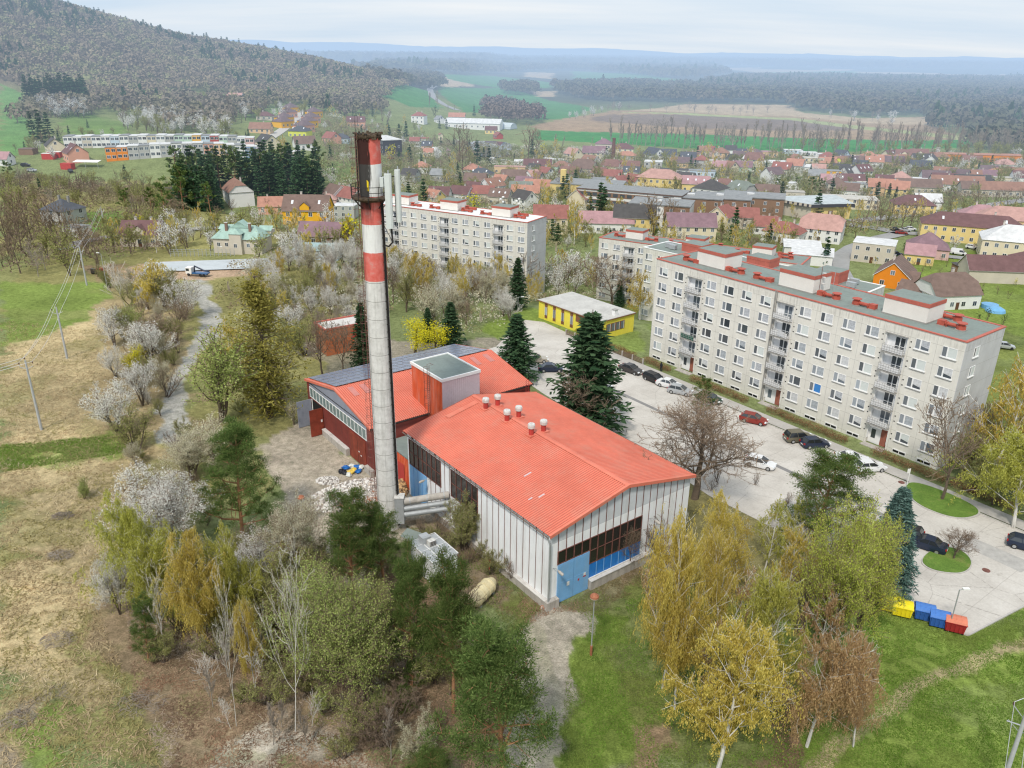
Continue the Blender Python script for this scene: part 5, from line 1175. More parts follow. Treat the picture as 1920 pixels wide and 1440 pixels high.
def low_building():
    P = [G(560 + 1352 / 3, 480 + 245 / 3, 4), G(560 + 1700 / 3, 480 + 368 / 3, 4), G(560 + 1883 / 3, 480 + 320 / 3, 4), G(560 + 1545 / 3, 480 + 207 / 3, 4)]
    ang = math.atan2(P[1][1] - P[0][1], P[1][0] - P[0][0]); L = math.dist(P[0], P[1]); D = 9.6
    t = thing('yellow_building', 'bright yellow single storey building with flat grey roof and brown window strips', 'building', (P[0][0], P[0][1], 0), ang)
    M_Y = mat('plaster_yellow', (.78, .66, .08), .8, var=.06, scale=.5, dirt=(.5, .42, .12), dirt_amt=.3); M_BR = mat('panel_brown', (.20, .09, .045), .7, var=.15)
    MB().box(0, L, 0, D, -.2, 3.8, M_Y).build('wall', t); MB().box(-.25, L + .25, -.3, D + .25, 3.8, 3.95, M_BR).box(-.15, L + .15, -.2, D + .15, 3.9501, 4.05, mat('roof_pale_grey', (.50, .49, .46), .9, var=.12, scale=.3, dirt=(.3, .29, .27), dirt_amt=.5)).build('roof', t)
    for x in (2.4, 5.0, 7.6, 10.3):
        o = MB().box(x - .42, x + .42, -.06, 0, .5, 3.7, M_BR).build('window', t); MB().box(x - .34, x + .34, -.075, -.061, 1.2, 2.9, M_GL2).box(x - .36, x - .30, -.09, -.076, 1.1, 3.0, M_PVC).box(x + .3, x + .36, -.09, -.076, 1.1, 3.0, M_PVC).build('pane', o)
    MB().box(L * .62, L * .84, -.07, 0, 2.2, 3.75, M_BR).build('brown_panel', t)
    o = MB().box(L, L + .06, 1.6, 6.8, 1.3, 3.0, M_BR).build('window', t); g = MB()
    for y in (1.8, 3.1, 4.4, 5.7): g.box(L + .061, L + .075, y, y + .85, 1.4, 2.9, M_GL2); g.box(L + .0755, L + .09, y + .8, y + .9, 1.35, 2.95, M_PVC)
    g.build('pane', o); MB().box(L - 1.5, L - .7, 4.6, 5.4, 4.05, 5.2, M_PVC).box(L - 1.6, L - .6, 4.5, 5.5, 5.2, 5.28, M_SLAB).build('chimney', t)
    fnc = MB(); a0 = (L + .2, -2.2)
    fo = thing('garden_wall', 'low brown slatted fence on concrete posts beside the yellow building', 'fence', (P[0][0], P[0][1], 0), ang)
    for i in range(9): x = 12 + i * 2.6; MB().box(x - .12, x + .12, -3.1, -2.86, -.3, 1.15, M_CONC).build('post', fo)
    sl = MB()
    for z in (.2, .45, .7, .95): sl.box(12, 32.8, -3.02, -2.97, z, z + .16, mat('fence_slat_brown', (.16, .11, .08)))
    sl.build('slat', fo)
low_building()
def brick():
    P = G(608.75, 617.3, 5.3); ang = R(34.2)
    t = thing('brick_substation', 'small orange brick flat roofed building with light roof behind the red hall', 'building', (P[0], P[1], 0), ang)
    b = NT('brick_orange'); tc = b.n('TexCoord').outputs['Object']; br = b.n('TexBrick'); b.l(tc, br.inputs[0]); mp = b.n('Mapping'); b.l(tc, mp.inputs[0]); mp.inputs['Rotation'].default_value = (R(90), 0, 0); b.l(mp.outputs[0], br.inputs[0])
    br.inputs['Color1'].default_value = (.50, .145, .05, 1); br.inputs['Color2'].default_value = (.42, .11, .045, 1); br.inputs['Mortar'].default_value = (.36, .20, .12, 1); br.inputs['Scale'].default_value = 4; br.inputs['Mortar Size'].default_value = .015
    m = b.bsdf(br.outputs[0], .9); W_, D = 9.5, 5.2
    MB().box(0, W_, 0, D, -.2, 5.0, m).build('wall', t); r = MB().box(.2, W_ - .2, .2, D - .2, 5.0, 5.05, M_CONCL)
    for q in ((-.1, W_ + .1, -.1, .2), (-.1, W_ + .1, D - .2, D + .1), (-.1, .2, .2, D - .2), (W_ - .2, W_ + .1, .2, D - .2)): r.box(*q, 4.95, 5.3, M_REDC)
    r.build('roof', t); MB().box(5.2, 6.6, -.05, 0, 2.6, 4.0, M_RED).build('window', t); MB().box(-.05, 0, 1.2, 3.0, 3.2, 4.2, m).build('window', t)
brick()
# ---------------------------------------------------------------- paved surfaces
M_LOT = NT('lot_concrete'); _tc = M_LOT.n('NewGeometry').outputs['Position']
_n = M_LOT.noise(.16, 6, _tc, .65); _n2 = M_LOT.noise(3.5, 5, _tc, .7); _c = M_LOT.ramp(_n, [(.3, (.43, .40, .36)), (.5, (.52, .49, .445)), (.72, (.60, .57, .525))])
_c = M_LOT.mix(.6, _c, M_LOT.ramp(_n2, [(.3, (.42, .42, .42)), (.7, (.58, .58, .58))]), 'OVERLAY')
_mp = M_LOT.n('Mapping'); M_LOT.l(_tc, _mp.inputs[0]); _mp.inputs['Rotation'].default_value = (0, 0, R(52.6)); _mp.inputs['Scale'].default_value = (1, 1, 1)
_sp = M_LOT.n('SeparateXYZ'); M_LOT.l(_mp.outputs[0], _sp.inputs[0])
for _k, _s, _w in ((0, 6.2, .012), (1, 4.4, .014)):
    _f = M_LOT.math('LESS_THAN', M_LOT.math('FRACT', M_LOT.math('ADD', M_LOT.math('DIVIDE', _sp.outputs[_k], _s), M_LOT.math('MULTIPLY', _n, .05))), _w)
    _c = M_LOT.mix(M_LOT.math('MULTIPLY', _f, M_LOT.math('MULTIPLY', _n2, .6)), _c, (.20, .18, .15))
_cr = M_LOT.n('TexVoronoi', feature='DISTANCE_TO_EDGE'); M_LOT.l(_tc, _cr.inputs['Vector']); _cr.inputs['Scale'].default_value = .13
_c = M_LOT.mix(M_LOT.math('MULTIPLY', M_LOT.math('LESS_THAN', M_LOT.math('ADD', _cr.outputs[0], M_LOT.math('MULTIPLY', _n2, .02)), .013), .45), _c, (.17, .15, .13))
_n3 = M_LOT.noise(.45, 4, _tc, .8); _c = M_LOT.mix(M_LOT.math('MULTIPLY', M_LOT.ramp(_n3, [(.62, (0, 0, 0)), (.72, (1, 1, 1))]), .4), _c, (.26, .235, .20))
M_LOT = M_LOT.bsdf(_c, .9, bump=_n2, bd=.01)
M_ASPH = mat('asphalt_grey', (.235, .23, .225), .92, var=.12, scale=.3, dirt=(.15, .14, .13), dirt_amt=.4)
M_ROAD = mat('road_grey', (.30, .30, .295), .92, var=.1, scale=.1)
M_KERB = mat('kerb_stone', (.46, .44, .41), .9, var=.12, scale=2)
M_GRASS = NT('verge_grass'); _tc = M_GRASS.n('NewGeometry').outputs['Position']
_c = M_GRASS.ramp(M_GRASS.noise(.5, 5, _tc, .7), [(.3, (.085, .16, .025)), (.55, (.125, .21, .035)), (.75, (.24, .23, .08))]); M_GRASS = M_GRASS.bsdf(M_GRASS.mix(.7, _c, M_GRASS.ramp(M_GRASS.noise(6, 4, _tc, .8), [(.3, (.3, .3, .3)), (.7, (.7, .7, .7))]), 'OVERLAY'), .95)
def sheet(name, pts, z, m, kind='structure', terrain=False):
    mb = MB(); mb.poly([(p[0], p[1], z) for p in pts], m)
    return tag(mb.build(name), kind=kind)
ca, sa = math.cos(AA), math.sin(AA)
def A_(x, y): return (AX + x * ca - y * sa, AY + x * sa + y * ca)        # block frame to world
def smooth_poly(P, n=3):
    for _ in range(n):
        Q = []
        for i in range(len(P)):
            a, b = P[i], P[(i + 1) % len(P)]; Q += [(a[0] * .75 + b[0] * .25, a[1] * .75 + b[1] * .25), (a[0] * .25 + b[0] * .75, a[1] * .25 + b[1] * .75)]
        P = Q
    return P
lot = [G(*p) for p in [(985, 600), (1020, 604), (1080, 632), (1140, 660)]] + [A_(-6, -6.4), A_(54, -6.6), A_(75, -7.2)] + [G(*p) for p in [(1990, 1060), (1990, 1090), (1920, 1134), (1815, 1190), (1735, 1162), (1655, 1120), (1560, 1040), (1440, 985), (1330, 930), (1225, 860), (1120, 800), (1015, 736), (950, 690), (900, 660), (930, 650), (965, 615)]]
sheet('car_park', lot, .035, M_LOT)
def strip(name, line, wd, z, m, ter=False):
    mb = MB(); L = [Vector(p) for p in line]; A, B = [], []
    for i, p in enumerate(L):
        d = (L[min(i + 1, len(L) - 1)] - L[max(i - 1, 0)]).normalized(); nrm = Vector((-d.y, d.x)); A.append(p + nrm * wd / 2); B.append(p - nrm * wd / 2)
    for i in range(len(L) - 1):
        q = [A[i], B[i], B[i + 1], A[i + 1]]; mb.poly([(v.x, v.y, (T(v.x, v.y) if ter else 0) + z) for v in q], m)
    return tag(mb.build(name), kind='structure')
def dense(pts, step=6):
    out = []
    for a, b in zip(pts[:-1], pts[1:]):
        k = max(1, int(math.dist(a, b) / step)); out += [(a[0] + (b[0] - a[0]) * i / k, a[1] + (b[1] - a[1]) * i / k) for i in range(k)]
    return out + [pts[-1]]
strip('asphalt_lane', [A_(-4, -16.6), A_(30, -16.9), A_(62, -17.2)], .75, .039, M_ASPH)
strip('pavement', dense([A_(-16, -5.2), A_(30, -5.2), A_(56, -5.3), A_(80, -5.6), A_(120, -6.2)]), 2.3, .10, mat('pavement_grey', (.42, .40, .37), .92, var=.1, scale=.4))
for i, (x0, x1) in enumerate(((-14, 84),)):
    k_ = MB(); a, b = A_(x0, -6.42), A_(x1, -7.0); k_.tube([(a[0], a[1], .03), (b[0], b[1], .03)], .13, M_KERB, 4); tag(k_.build('kerb'), kind='structure')
def island(pts, name='traffic_island'):
    P = smooth_poly([G(*p) for p in pts]); c = (sum(p[0] for p in P) / len(P), sum(p[1] for p in P) / len(P))
    k = MB(); k.prism(P, 0.0, .16, M_KERB); ins = [(c[0] + (p[0] - c[0]) * .95, c[1] + (p[1] - c[1]) * .95) for p in P]; k.build('kerb_ring').__setitem__('kind', 'structure')
    g = MB(); g.prism(ins, .161, .24, M_GRASS); g.build(name).__setitem__('kind', 'structure')
island([(1690, 912), (1712, 902), (1790, 930), (1848, 962), (1815, 976), (1770, 970), (1712, 945)])
island([(1722, 1052), (1748, 1030), (1782, 1026), (1812, 1038), (1826, 1060), (1808, 1078), (1768, 1076), (1738, 1068)])
# kerb between lot and the grass bank
kb = MB(); P = [G(*p) for p in [(1655, 1122), (1735, 1164), (1815, 1192), (1922, 1136), (1990, 1093)]]
for a, b in zip(P[:-1], P[1:]): kb.tube([(a[0], a[1], .05), (b[0], b[1], .05)], .12, M_KERB, 4)
tag(kb.build('kerb'), kind='structure')
# footpath in front of the hall (old concrete slabs)
pth = [G(*p) for p in [(1035, 1145), (1100, 1150), (1108, 1180), (1085, 1215), (1068, 1260), (1050, 1310), (1048, 1370), (1046, 1500), (965, 1500), (958, 1400), (962, 1300), (950, 1230), (975, 1185)]]
# roads of the town draped on the land
def road(px, wd, z=.25, m=None, name='road'): return strip(name, dense(W(px)), wd, z, m or M_ROAD, True)
road([(1625, 585), (1590, 540), (1572, 505), (1575, 482), (1600, 465), (1650, 447), (1690, 438)], 6.5)
road([(1690, 438), (1640, 428), (1560, 418), (1500, 424), (1440, 428)], 7)
road([(1600, 416), (1700, 403), (1780, 398), (1860, 385), (1990, 366)], 7)
road([(1690, 438), (1790, 440), (1900, 478), (1990, 500)], 6)
road([(1740, 478), (1830, 487), (1990, 530)], 5)
road([(806, 166), (811, 182), (832, 196), (858, 207)], 9); road([(808, 166), (818, 160), (812, 150)], 8)
road([(1020, 282), (1050, 296), (1075, 318), (1130, 345)], 6); road([(120, 470), (150, 455), (205, 445), (300, 435)], 4.5); road([(300, 435), (400, 428), (500, 430)], 4.5)
road([(505, 260), (535, 240), (556, 222), (566, 206)], 6, m=M_KERB)
# pond
pm = NT('pond_water'); pb = pm.n('BsdfPrincipled'); pb.inputs['Base Color'].default_value = (.05, .06, .06, 1); pb.inputs['Roughness'].default_value = .06; pb.inputs['Specular IOR Level'].default_value = .9
pw = smooth_poly(W([(872, 266), (915, 264), (958, 268), (962, 282), (950, 296), (915, 298), (885, 288)]), 2); sheet('pond', pw, max(T(*p) for p in pw) + .25, pm.finish(pb.outputs[0]))
# building site with white groundsheets
bs = W([(268, 492), (300, 487), (480, 484), (506, 497), (470, 512), (330, 513), (262, 510)]); _b = MB(); _mm =  mat('membrane_white', (.50, .54, .56), .5, var=.1, scale=.15, dirt=(.4, .42, .42), dirt_amt=.5)
_q = [at(*p) for p in ((272, 494), (506, 486), (512, 504), (268, 512))]
def _sp(u, v): x = (1 - v) * ((1 - u) * _q[0][0] + u * _q[1][0]) + v * ((1 - u) * _q[3][0] + u * _q[2][0]); y = (1 - v) * ((1 - u) * _q[0][1] + u * _q[1][1]) + v * ((1 - u) * _q[3][1] + u * _q[2][1]); return (x, y, T(x, y) + .3)
for _i in range(14):
    for _j in range(5): _b.poly([_sp(_i / 14, _j / 5), _sp((_i + 1) / 14, _j / 5), _sp((_i + 1) / 14, (_j + 1) / 5), _sp(_i / 14, (_j + 1) / 5)][::-1], _mm)
tag(_b.build('construction_ground_sheet'), kind='structure')
# ---------------------------------------------------------------- hedges
def hedge(pts, h, wd, mname, label, name='hedge', group=None, dens=260, lod=.16):
    rg = np.random.RandomState(len(pts) + int(h * 10) + int(pts[0][0] * 3) % 97); mb = MB(); 
    for a, b in zip(pts[:-1], pts[1:]):
        L = math.dist(a, b); n = int(L * dens * h * wd); 
        if n < 3: continue
        t = rg.random_sample(n); d = np.array([(b[0] - a[0]) / L, (b[1] - a[1]) / L]); nr = np.array([-d[1], d[0]])
        off = rg.uniform(-.5, .5, n) * wd * (1 + .25 * np.sin(t * L * 1.7)); zz = rg.random_sample(n) ** .7 * h * (1 + .12 * np.sin(t * L * .9))
        xy = np.array(a) + t[:, None] * L * d + off[:, None] * nr; z = terr(xy[:, 0], xy[:, 1]) + zz
        mb.quads(leaf_quads(np.column_stack([xy, z]), lod, lod * .45, rg), LM[mname]() if mname in LM else mname)
    o = mb.build(name); return tag(o, label, 'hedge', group)
M_HB = leafmat('hedge_russet', (.16, .085, .045), (.34, .20, .11), .15, 0)
for i, (x0, x1) in enumerate(((-14, -1.2), (1.2, 7.6), (12.5, 24.5), (28.5, 42.5), (46.5, 57), (57.6, 66))):
    lab = ['russet brown hedge at the left corner of the long beige block', 'russet brown hedge piece beside the first entrance', 'russet brown hedge between first and second entrance', 'long russet brown hedge between second and third entrance', 'russet brown hedge right of the third entrance', 'russet brown hedge past the right corner of the beige block'][i]
    hedge([A_(x0, -2.6), A_(x1, -2.7)], 1.0, 1.4, M_HB, lab)
# ---------------------------------------------------------------- cars
M_TYRE = mat('tyre', (.025, .025, .025), .9); M_RIM = mat('rim_silver', (.45, .46, .47), .35, metal=.6); M_CGL = glassmat('car_glass', (.03, .035, .04), .06)
M_HL = mat('headlight', (.75, .78, .8), .2); M_TLR = mat('tail_light', (.35, .01, .01), .3); M_PLATE = mat('number_plate', (.75, .75, .73), .5)
PAINT = {n: mat('car_' + n, c, .28, var=.03, scale=1, spec=.6, fine=False, metal=.15) for n, c in dict(white=(.78, .79, .80), black=(.018, .018, .02), navy=(.015, .025, .055), silver=(.42, .44, .46), beige=(.42, .38, .31), red=(.26, .03, .022), brown=(.14, .125, .085), green=(.02, .05, .03), dark=(.05, .045, .045), blue=(.03, .12, .30)).items()}
_cars = {}
def car_parts(style, col):
    if (style, col) in _cars: return _cars[(style, col)]
    P = PAINT[col]; L, Wc, Hc = {'hatch': (4.2, 1.76, 1.48), 'wagon': (4.7, 1.82, 1.50), 'suv': (4.5, 1.85, 1.68), 'sedan': (4.6, 1.8, 1.45), 'van': (5.2, 1.95, 2.0)}[style]
    h = L / 2; w = Wc / 2; b = MB()
    # lower body: stations front (+x) to rear: x, half width, bottom, belt height
    S = [(h, w * .62, .42, .56), (h - .12, w * .86, .28, .68), (h - .45, w * .97, .22, .78), (h * .42, w, .2, .93), (0, w, .2, .97), (-h * .55, w, .2, .99), (-h + .35, w * .97, .24, 1.0), (-h + .08, w * .9, .32, .92), (-h, w * .8, .42, .78)]
    def ring(x, hw, z0, z1): return [(x, -hw * .94, z0), (x, -hw, (z0 + z1) / 2), (x, -hw * .95, z1), (x, hw * .95, z1), (x, hw, (z0 + z1) / 2), (x, hw * .94, z0)]
    Rg = [ring(*s) for s in S]
    for a, c in zip(Rg[:-1], Rg[1:]):
        for i in range(6): j = (i + 1) % 6; b.poly([a[i], a[j], c[j], c[i]], P)
    b.poly(Rg[0][::-1], P); b.poly(Rg[-1], P)
    # roof and pillars
    xf, xr = {'hatch': (h * .46, -h + .18), 'wagon': (h * .44, -h + .15), 'suv': (h * .46, -h + .15), 'sedan': (h * .42, -h + .75), 'van': (h * .72, -h + .08)}[style]
    tf, tr = {'hatch': (h * .08, -h + .62), 'wagon': (h * .08, -h + .5), 'suv': (h * .12, -h + .5), 'sedan': (h * .05, -h + 1.35), 'van': (h * .42, -h + .15)}[style]
    zb = .97; wt = w * .74; wb = w * .93; k = .05
    b.prism([(tf, -wt), (tf, wt), (tr, wt), (tr, -wt)], Hc - .05, Hc, P)
    for sy in (-1, 1):
        for (x0, x1) in ((xf, tf), (xr, tr), ((xf + xr) / 2 - .05, (tf + tr) / 2 - .05)): b.tube([(x0, sy * wb, zb), (x1, sy * wt, Hc - .03)], .045, P, 4)
    g = MB(); z1 = Hc - .045
    g.poly([(xf, -wb * .97, zb), (xf, wb * .97, zb), (tf, wt * .97, z1), (tf, -wt * .97, z1)], M_CGL); g.poly([(xr, -wb * .97, zb), (tr, -wt * .97, z1), (tr, wt * .97, z1), (xr, wb * .97, zb)], M_CGL)
    for sy in (-1, 1): g.poly([(xf, sy * wb, zb), (tf, sy * wt, z1), (tr, sy * wt, z1), (xr, sy * wb, zb)], M_CGL if style != 'van' else P)
    if style == 'van':
        for sy in (-1, 1): g.poly([(xf - .1, sy * (wb + .01), zb + .05), (tf - .05, sy * (wt + .012), z1 - .1), (tf - .9, sy * (wt + .012), z1 - .1), (tf - .9, sy * (wb + .01), zb + .05)], M_CGL)
    wh = MB(); wh.tube([(0, -.1, 0), (0, .1, 0)], .32, M_TYRE, 18); rm = MB(); rm.tube([(0, -.115, 0), (0, .115, 0)], .2, M_RIM, 12)
    hl = MB(); hl.box(h - .28, h - .02, -.2, .2, .58, .72, M_HL); tl = MB(); tl.box(-h - .02, -h + .22, -.14, .14, .72, .93, M_TLR)
    pl = MB(); pl.box(h - .01, h + .03, -.26, .26, .38, .5, M_PLATE); pr = MB(); pr.box(-h - .03, -h + .02, -.26, .26, .55, .67, M_PLATE)
    mi = MB(); mi.box(-.1, .1, -.1, .1, -.07, .07, P)
    _cars[(style, col)] = dict(L=L, w=w, h=h, m=[x.mesh(n) for x, n in ((b, 'body'), (g, 'glass'), (wh, 'tyre'), (rm, 'rim'), (hl, 'headlight'), (tl, 'tail_light'), (pl, 'number_plate'), (pr, 'number_plate'), (mi, 'mirror'))], xf=xf); return _cars[(style, col)]
CARS = []
def car(x, y, rz, style, col, label, z=None, group=None, detail=True, name='parked_car'):
    c = car_parts(style, col); z = (.045 if y < 150 else T(x, y) + .27) if z is None else z
    t = thing(name, label, 'van' if style == 'van' else 'car', (x, y, z), rz, group); m = c['m']; h, w = c['h'], c['w']
    link('body', m[0], t); link('glass', m[1], t)
    for sx in (h * .62, -h * .6):
        for sy in (-1, 1): o = link('wheel', m[2], t, (sx, sy * (w - .1), .32)); (link('rim', m[3], o) if detail else None)
    if detail:
        for sy in (-1, 1): link('headlight', m[4], t, (0, sy * w * .68, 0)); link('tail_light', m[5], t, (0, sy * w * .72, 0)); link('mirror', m[8], t, (c['xf'] - .35, sy * (w + .06), 1.02))
        link('number_plate', m[6], t); link('number_plate', m[7], t)
    CARS.append((proj(x, y, z)[0], t)); return t
def cpx(px, py, deg, style, col, label, **k):
    x, y = G(px, py, .4); return car(x, y, AA + R(deg), style, col, label, **k)
cpx(1183, 694, 8, 'sedan', 'dark', 'dark grey car parked at the left end of the lot beside the hedge')
cpx(1228, 712, 0, 'wagon', 'black', 'black estate car parked beside the pavement next to a white car')
cpx(1255, 722, 18, 'sedan', 'white', 'white car parked between a black estate and a silver hatchback')
cpx(1275, 734, 24, 'hatch', 'silver', 'silver hatchback parked beside the white car near the small pine')
cpx(1330, 749, 15, 'hatch', 'green', 'dark green car half hidden behind the small pine')
cpx(1413, 788, 22, 'hatch', 'red', 'red hatchback parked alone before the second entrance')
cpx(1498, 822, 62, 'suv', 'brown', 'olive brown off-roader parked next to a dark blue car')
cpx(1528, 833, 62, 'hatch', 'navy', 'dark blue hatchback parked next to the olive brown off-roader')
cpx(1425, 870, 22, 'hatch', 'white', 'white hatchback standing alone in the middle of the lot')
cpx(1597, 862, 40, 'sedan', 'white', 'white saloon parked by the third entrance behind the pine crown')
cpx(1631, 877, 60, 'hatch', 'white', 'white compact car parked facing the pine at the pavement corner')
cpx(1735, 1021, 195, 'sedan', 'navy', 'dark blue saloon parked beside the round grass island')
cpx(1691, 998, 200, 'wagon', 'black', 'black estate car partly hidden behind the blue spruce')
cpx(1926, 1024, 20, 'hatch', 'navy', 'dark blue car cut off by the right edge of the picture')
cpx(1004, 675, 60, 'wagon', 'beige', 'beige estate car parked behind the dark spruce')
cpx(1033, 692, 55, 'sedan', 'navy', 'dark blue saloon parked left of the tall spruce')
cpx(1127, 730, 60, 'hatch', 'silver', 'silver car hidden behind the tall dark spruce')
for px, py, dg, st_, co_, lb in ((1679, 431, 30, 'hatch', 'black', 'black car parked on the town street corner'), (1690, 437, 30, 'sedan', 'red', 'red car parked on the town street corner'), (1697, 432, 30, 'sedan', 'silver', 'silver car parked on the town street corner'), (1708, 430, 30, 'hatch', 'white', 'white car parked on the town street corner'),
    (1575, 420, 20, 'sedan', 'silver', 'silver car on the road by the long hall with light blue roof'), (1797, 475, 20, 'van', 'white', 'white delivery van parked behind the mauve pyramid roof'), (1822, 464, 20, 'hatch', 'white', 'white car by the yellow bush beside the long yellow house'), (1680, 477, 40, 'wagon', 'navy', 'dark blue car beside the grey flat roofed house'), (733, 297, 60, 'sedan', 'red', 'red car at the dark office building'), (727, 292, 60, 'sedan', 'silver', 'silver car at the dark office building'), (1885, 650, 30, 'hatch', 'silver', 'silver car behind the right end of the beige block'), (1530, 419, 25, 'van', 'white', 'white van near the hall with light blue roof'), (132, 321, 0, 'sedan', 'black', 'black car below the white tent roof'), (60, 320, 50, 'hatch', 'silver', 'silver car on the lane at the far left houses'), (48, 310, 60, 'hatch', 'black', 'black car on the lane at the far left houses')):
    x, y = at(px, py, .6); car(x, y, AA + R(dg), st_, co_, lb, detail=False)
# truck with crane on the building site
tx, ty = at(372, 518); tz = T(tx, ty) + .2; t = thing('crane_truck', 'white truck with folded dark blue loading crane on the building site', 'truck', (tx, ty, tz), R(-8)); t.scale = (.7, .7, .7)
MB().box(-4.0, -1.8, -1.2, 1.2, .8, 3.0, M_WHITE).build('cab', t); MB().box(-4.03, -4.001, -1.0, 1.0, 1.8, 2.7, M_CGL).box(-3.8, -2.6, -1.23, -1.201, 1.8, 2.7, M_CGL).build('glass', t); MB().box(-1.7, 4.0, -1.2, 1.2, .8, 1.2, PAINT['blue']).build('bed', t)
MB().tube([(-1.2, 0, 1.2), (-1.0, 0, 3.4), (2.6, 0, 1.9), (4.4, 0, 1.7)], .3, PAINT['navy'], 6).build('crane_arm', t)
for x in (-3, 1.4, 2.8):
    for y in (-1.1, 1.1): link('wheel', MB().tube([(0, -.15, 0), (0, .15, 0)], .5, M_TYRE, 14).mesh('wheel'), t, (x, y, .5))
tx, ty = at(183, 512); t = thing('tipper_truck', 'small dark tipper truck on the brown earth at the site entrance', 'truck', (tx, ty, T(tx, ty)), R(70))
MB().box(-2.4, -1.2, -1, 1, .6, 2.3, PAINT['dark']).build('cab', t); MB().box(-1.1, 2.4, -1, 1, .7, 1.7, M_RED).build('tipper', t); t.scale = (.6, .6, .6)
for x in (-1.8, 1.5): link('wheel', MB().tube([(0, -1.1, 0), (0, 1.1, 0)], .42, M_TYRE, 12).mesh('wheel'), t, (x, 0, .42))
# ---------------------------------------------------------------- recycling containers
def bin_(px, py, m, ml, label, wd=1.9):
    x, y = G(px, py, .7); t = thing('recycling_container', label, 'container', (x, y, .04), R(-22)); w = wd / 2
    b = MB(); b.v += [(-w * .88, -.6, .18), (w * .88, -.6, .18), (w * .88, .6, .18), (-w * .88, .6, .18), (-w, -.72, 1.25), (w, -.72, 1.25), (w, .72, 1.25), (-w, .72, 1.25)]; mi = b.mi(m)
    for f in ((0, 3, 2, 1), (0, 1, 5, 4), (1, 2, 6, 5), (2, 3, 7, 6), (3, 0, 4, 7), (4, 5, 6, 7)): b.f.append(f); b.m.append(mi)
    for i in range(5): xx = -w * .8 + i * w * .4; b.box(xx - .03, xx + .03, -.76, -.66, .3, 1.2, m)
    b.box(-w - .05, w + .05, -.78, .78, 1.2, 1.27, m); b.build('bin_body', t)
    l = MB()
    for k in range(6):
        a0, a1 = math.pi * k / 6, math.pi * (k + 1) / 6; p = lambda a: (-.74 * math.cos(a), 1.28 + .32 * math.sin(a))
        l.poly([(-w, p(a0)[0], p(a0)[1]), (w, p(a0)[0], p(a0)[1]), (w, p(a1)[0], p(a1)[1]), (-w, p(a1)[0], p(a1)[1])], ml)
    for s in (-1, 1): l.poly([(s * w, -.74 * math.cos(math.pi * k / 6), 1.28 + .32 * math.sin(math.pi * k / 6)) for k in range(7)], ml)
    for s in (-.5, 0, .5): l.tube([(w * s, -.7, 1.36), (w * s, -.4, 1.58), (w * s, .4, 1.58), (w * s, .7, 1.36)], .03, ml, 4)
    lo = l.build('lid', t)
    wm = MB().tube([(0, -.04, 0), (0, .04, 0)], .11, M_TYRE, 10).mesh('wheel')
    for sx in (-.8, .8):
        for sy in (-.5, .5): link('wheel', wm, t, (sx * w, sy, .12))
YB, BB, RB = mat('bin_yellow', (.80, .66, .02), .45, var=.06), mat('bin_blue', (.035, .12, .40), .45, var=.1), mat('bin_red', (.36, .03, .03), .5, var=.15)
bin_(1668, 1133, YB, YB, 'yellow recycling container half hidden behind the blue spruce'); bin_(1691, 1142, YB, YB, 'yellow recycling container left of the blue ones')
bin_(1733, 1149, BB, mat('bin_blue_lid', (.07, .20, .55), .45), 'blue recycling container next to the yellow pair'); bin_(1761, 1162, BB, mat('bin_blue_lid', (.07, .20, .55)), 'blue recycling container with orange flap next to the red one'); bin_(1790, 1171, RB, mat('bin_orange_lid', (.62, .20, .12), .5), 'red recycling container with orange lid at the row end')
# ---------------------------------------------------------------- lamps, posts, power lines
M_RUSTL = mat('rust_lamp', (.34, .13, .07), .7, var=.3, scale=5)
def mush(px, base, top, label, r=.42):
    x, y = G(px[1], base); h = zat(x, y, px[0], top); t = thing('street_lamp', label, 'lamp', (x, y, 0))
    MB().tube([(0, 0, 0), (0, 0, 1.1)], .13, M_RUSTL, 10).tube([(0, 0, 1.1), (0, 0, h - .3)], .06, M_STEEL, 8).build('pole', t)
    MB().lathe([(.1, h - .42), (r * .75, h - .36), (r, h - .22), (r * 1.02, h - .16)], mat('lamp_glass_cream', (.62, .52, .42), .4), 20).build('lamp_glass', t); MB().lathe([(r * 1.02, h - .159), (r * .96, h - .02), (r * .6, h + .12), (.05, h + .17)], M_RUSTL, 20).build('lamp_cap', t)
mush((1119, 1108), 1228, 1117, 'rusty mushroom shaped street lamp on the grass before the hall'); mush((566, 570), 990, 931, 'rusty mushroom shaped street lamp beside the rubble yard')
def modern(px, base, top, label, arm=(.8, -.2)):
    x, y = at(px[1], base); z = T(x, y); h = zat(x, y, px[0], top) - z; t = thing('street_lamp', label, 'lamp', (x, y, z))
    MB().tube([(0, 0, 0), (0, 0, h * .97)], .06, M_STEEL, 6).tube([(0, 0, h * .96), (arm[0], arm[1], h)], .04, M_STEEL, 5).build('pole', t); MB().box(arm[0] - .1, arm[0] + .55, arm[1] - .15, arm[1] + .15, h - .03, h + .09, M_WHITE).build('lamp_head', t)
modern((1800, 1778), 1184, 1103, 'slim grey street lamp behind the recycling containers', (.3, -.1)); modern((970, 971), 585, 556, 'grey street lamp before the spruce at the lot entrance'); modern((186, 202), 545, 474, 'grey street lamp at the building site left of the path', (-.8, -.2)); modern((410, 410), 478, 462, 'small lamp behind the site fence')
x, y = G(1700, 912); t = tag(MB().tube([(0, 0, 0), (0, 0, 2.6)], .05, M_WHITE, 6).box(-.35, .05, -.02, .02, 1.9, 2.55, M_WHITE).build('sign_post', None, (x, y, .1), 0), 'thin white sign post at the corner of the grass island', 'sign')
WIRES = {}
M_POLE = mat('pole_concrete', (.42, .43, .43), .85, var=.1, scale=3); M_INS = mat('insulator_brown', (.09, .035, .03), .4)
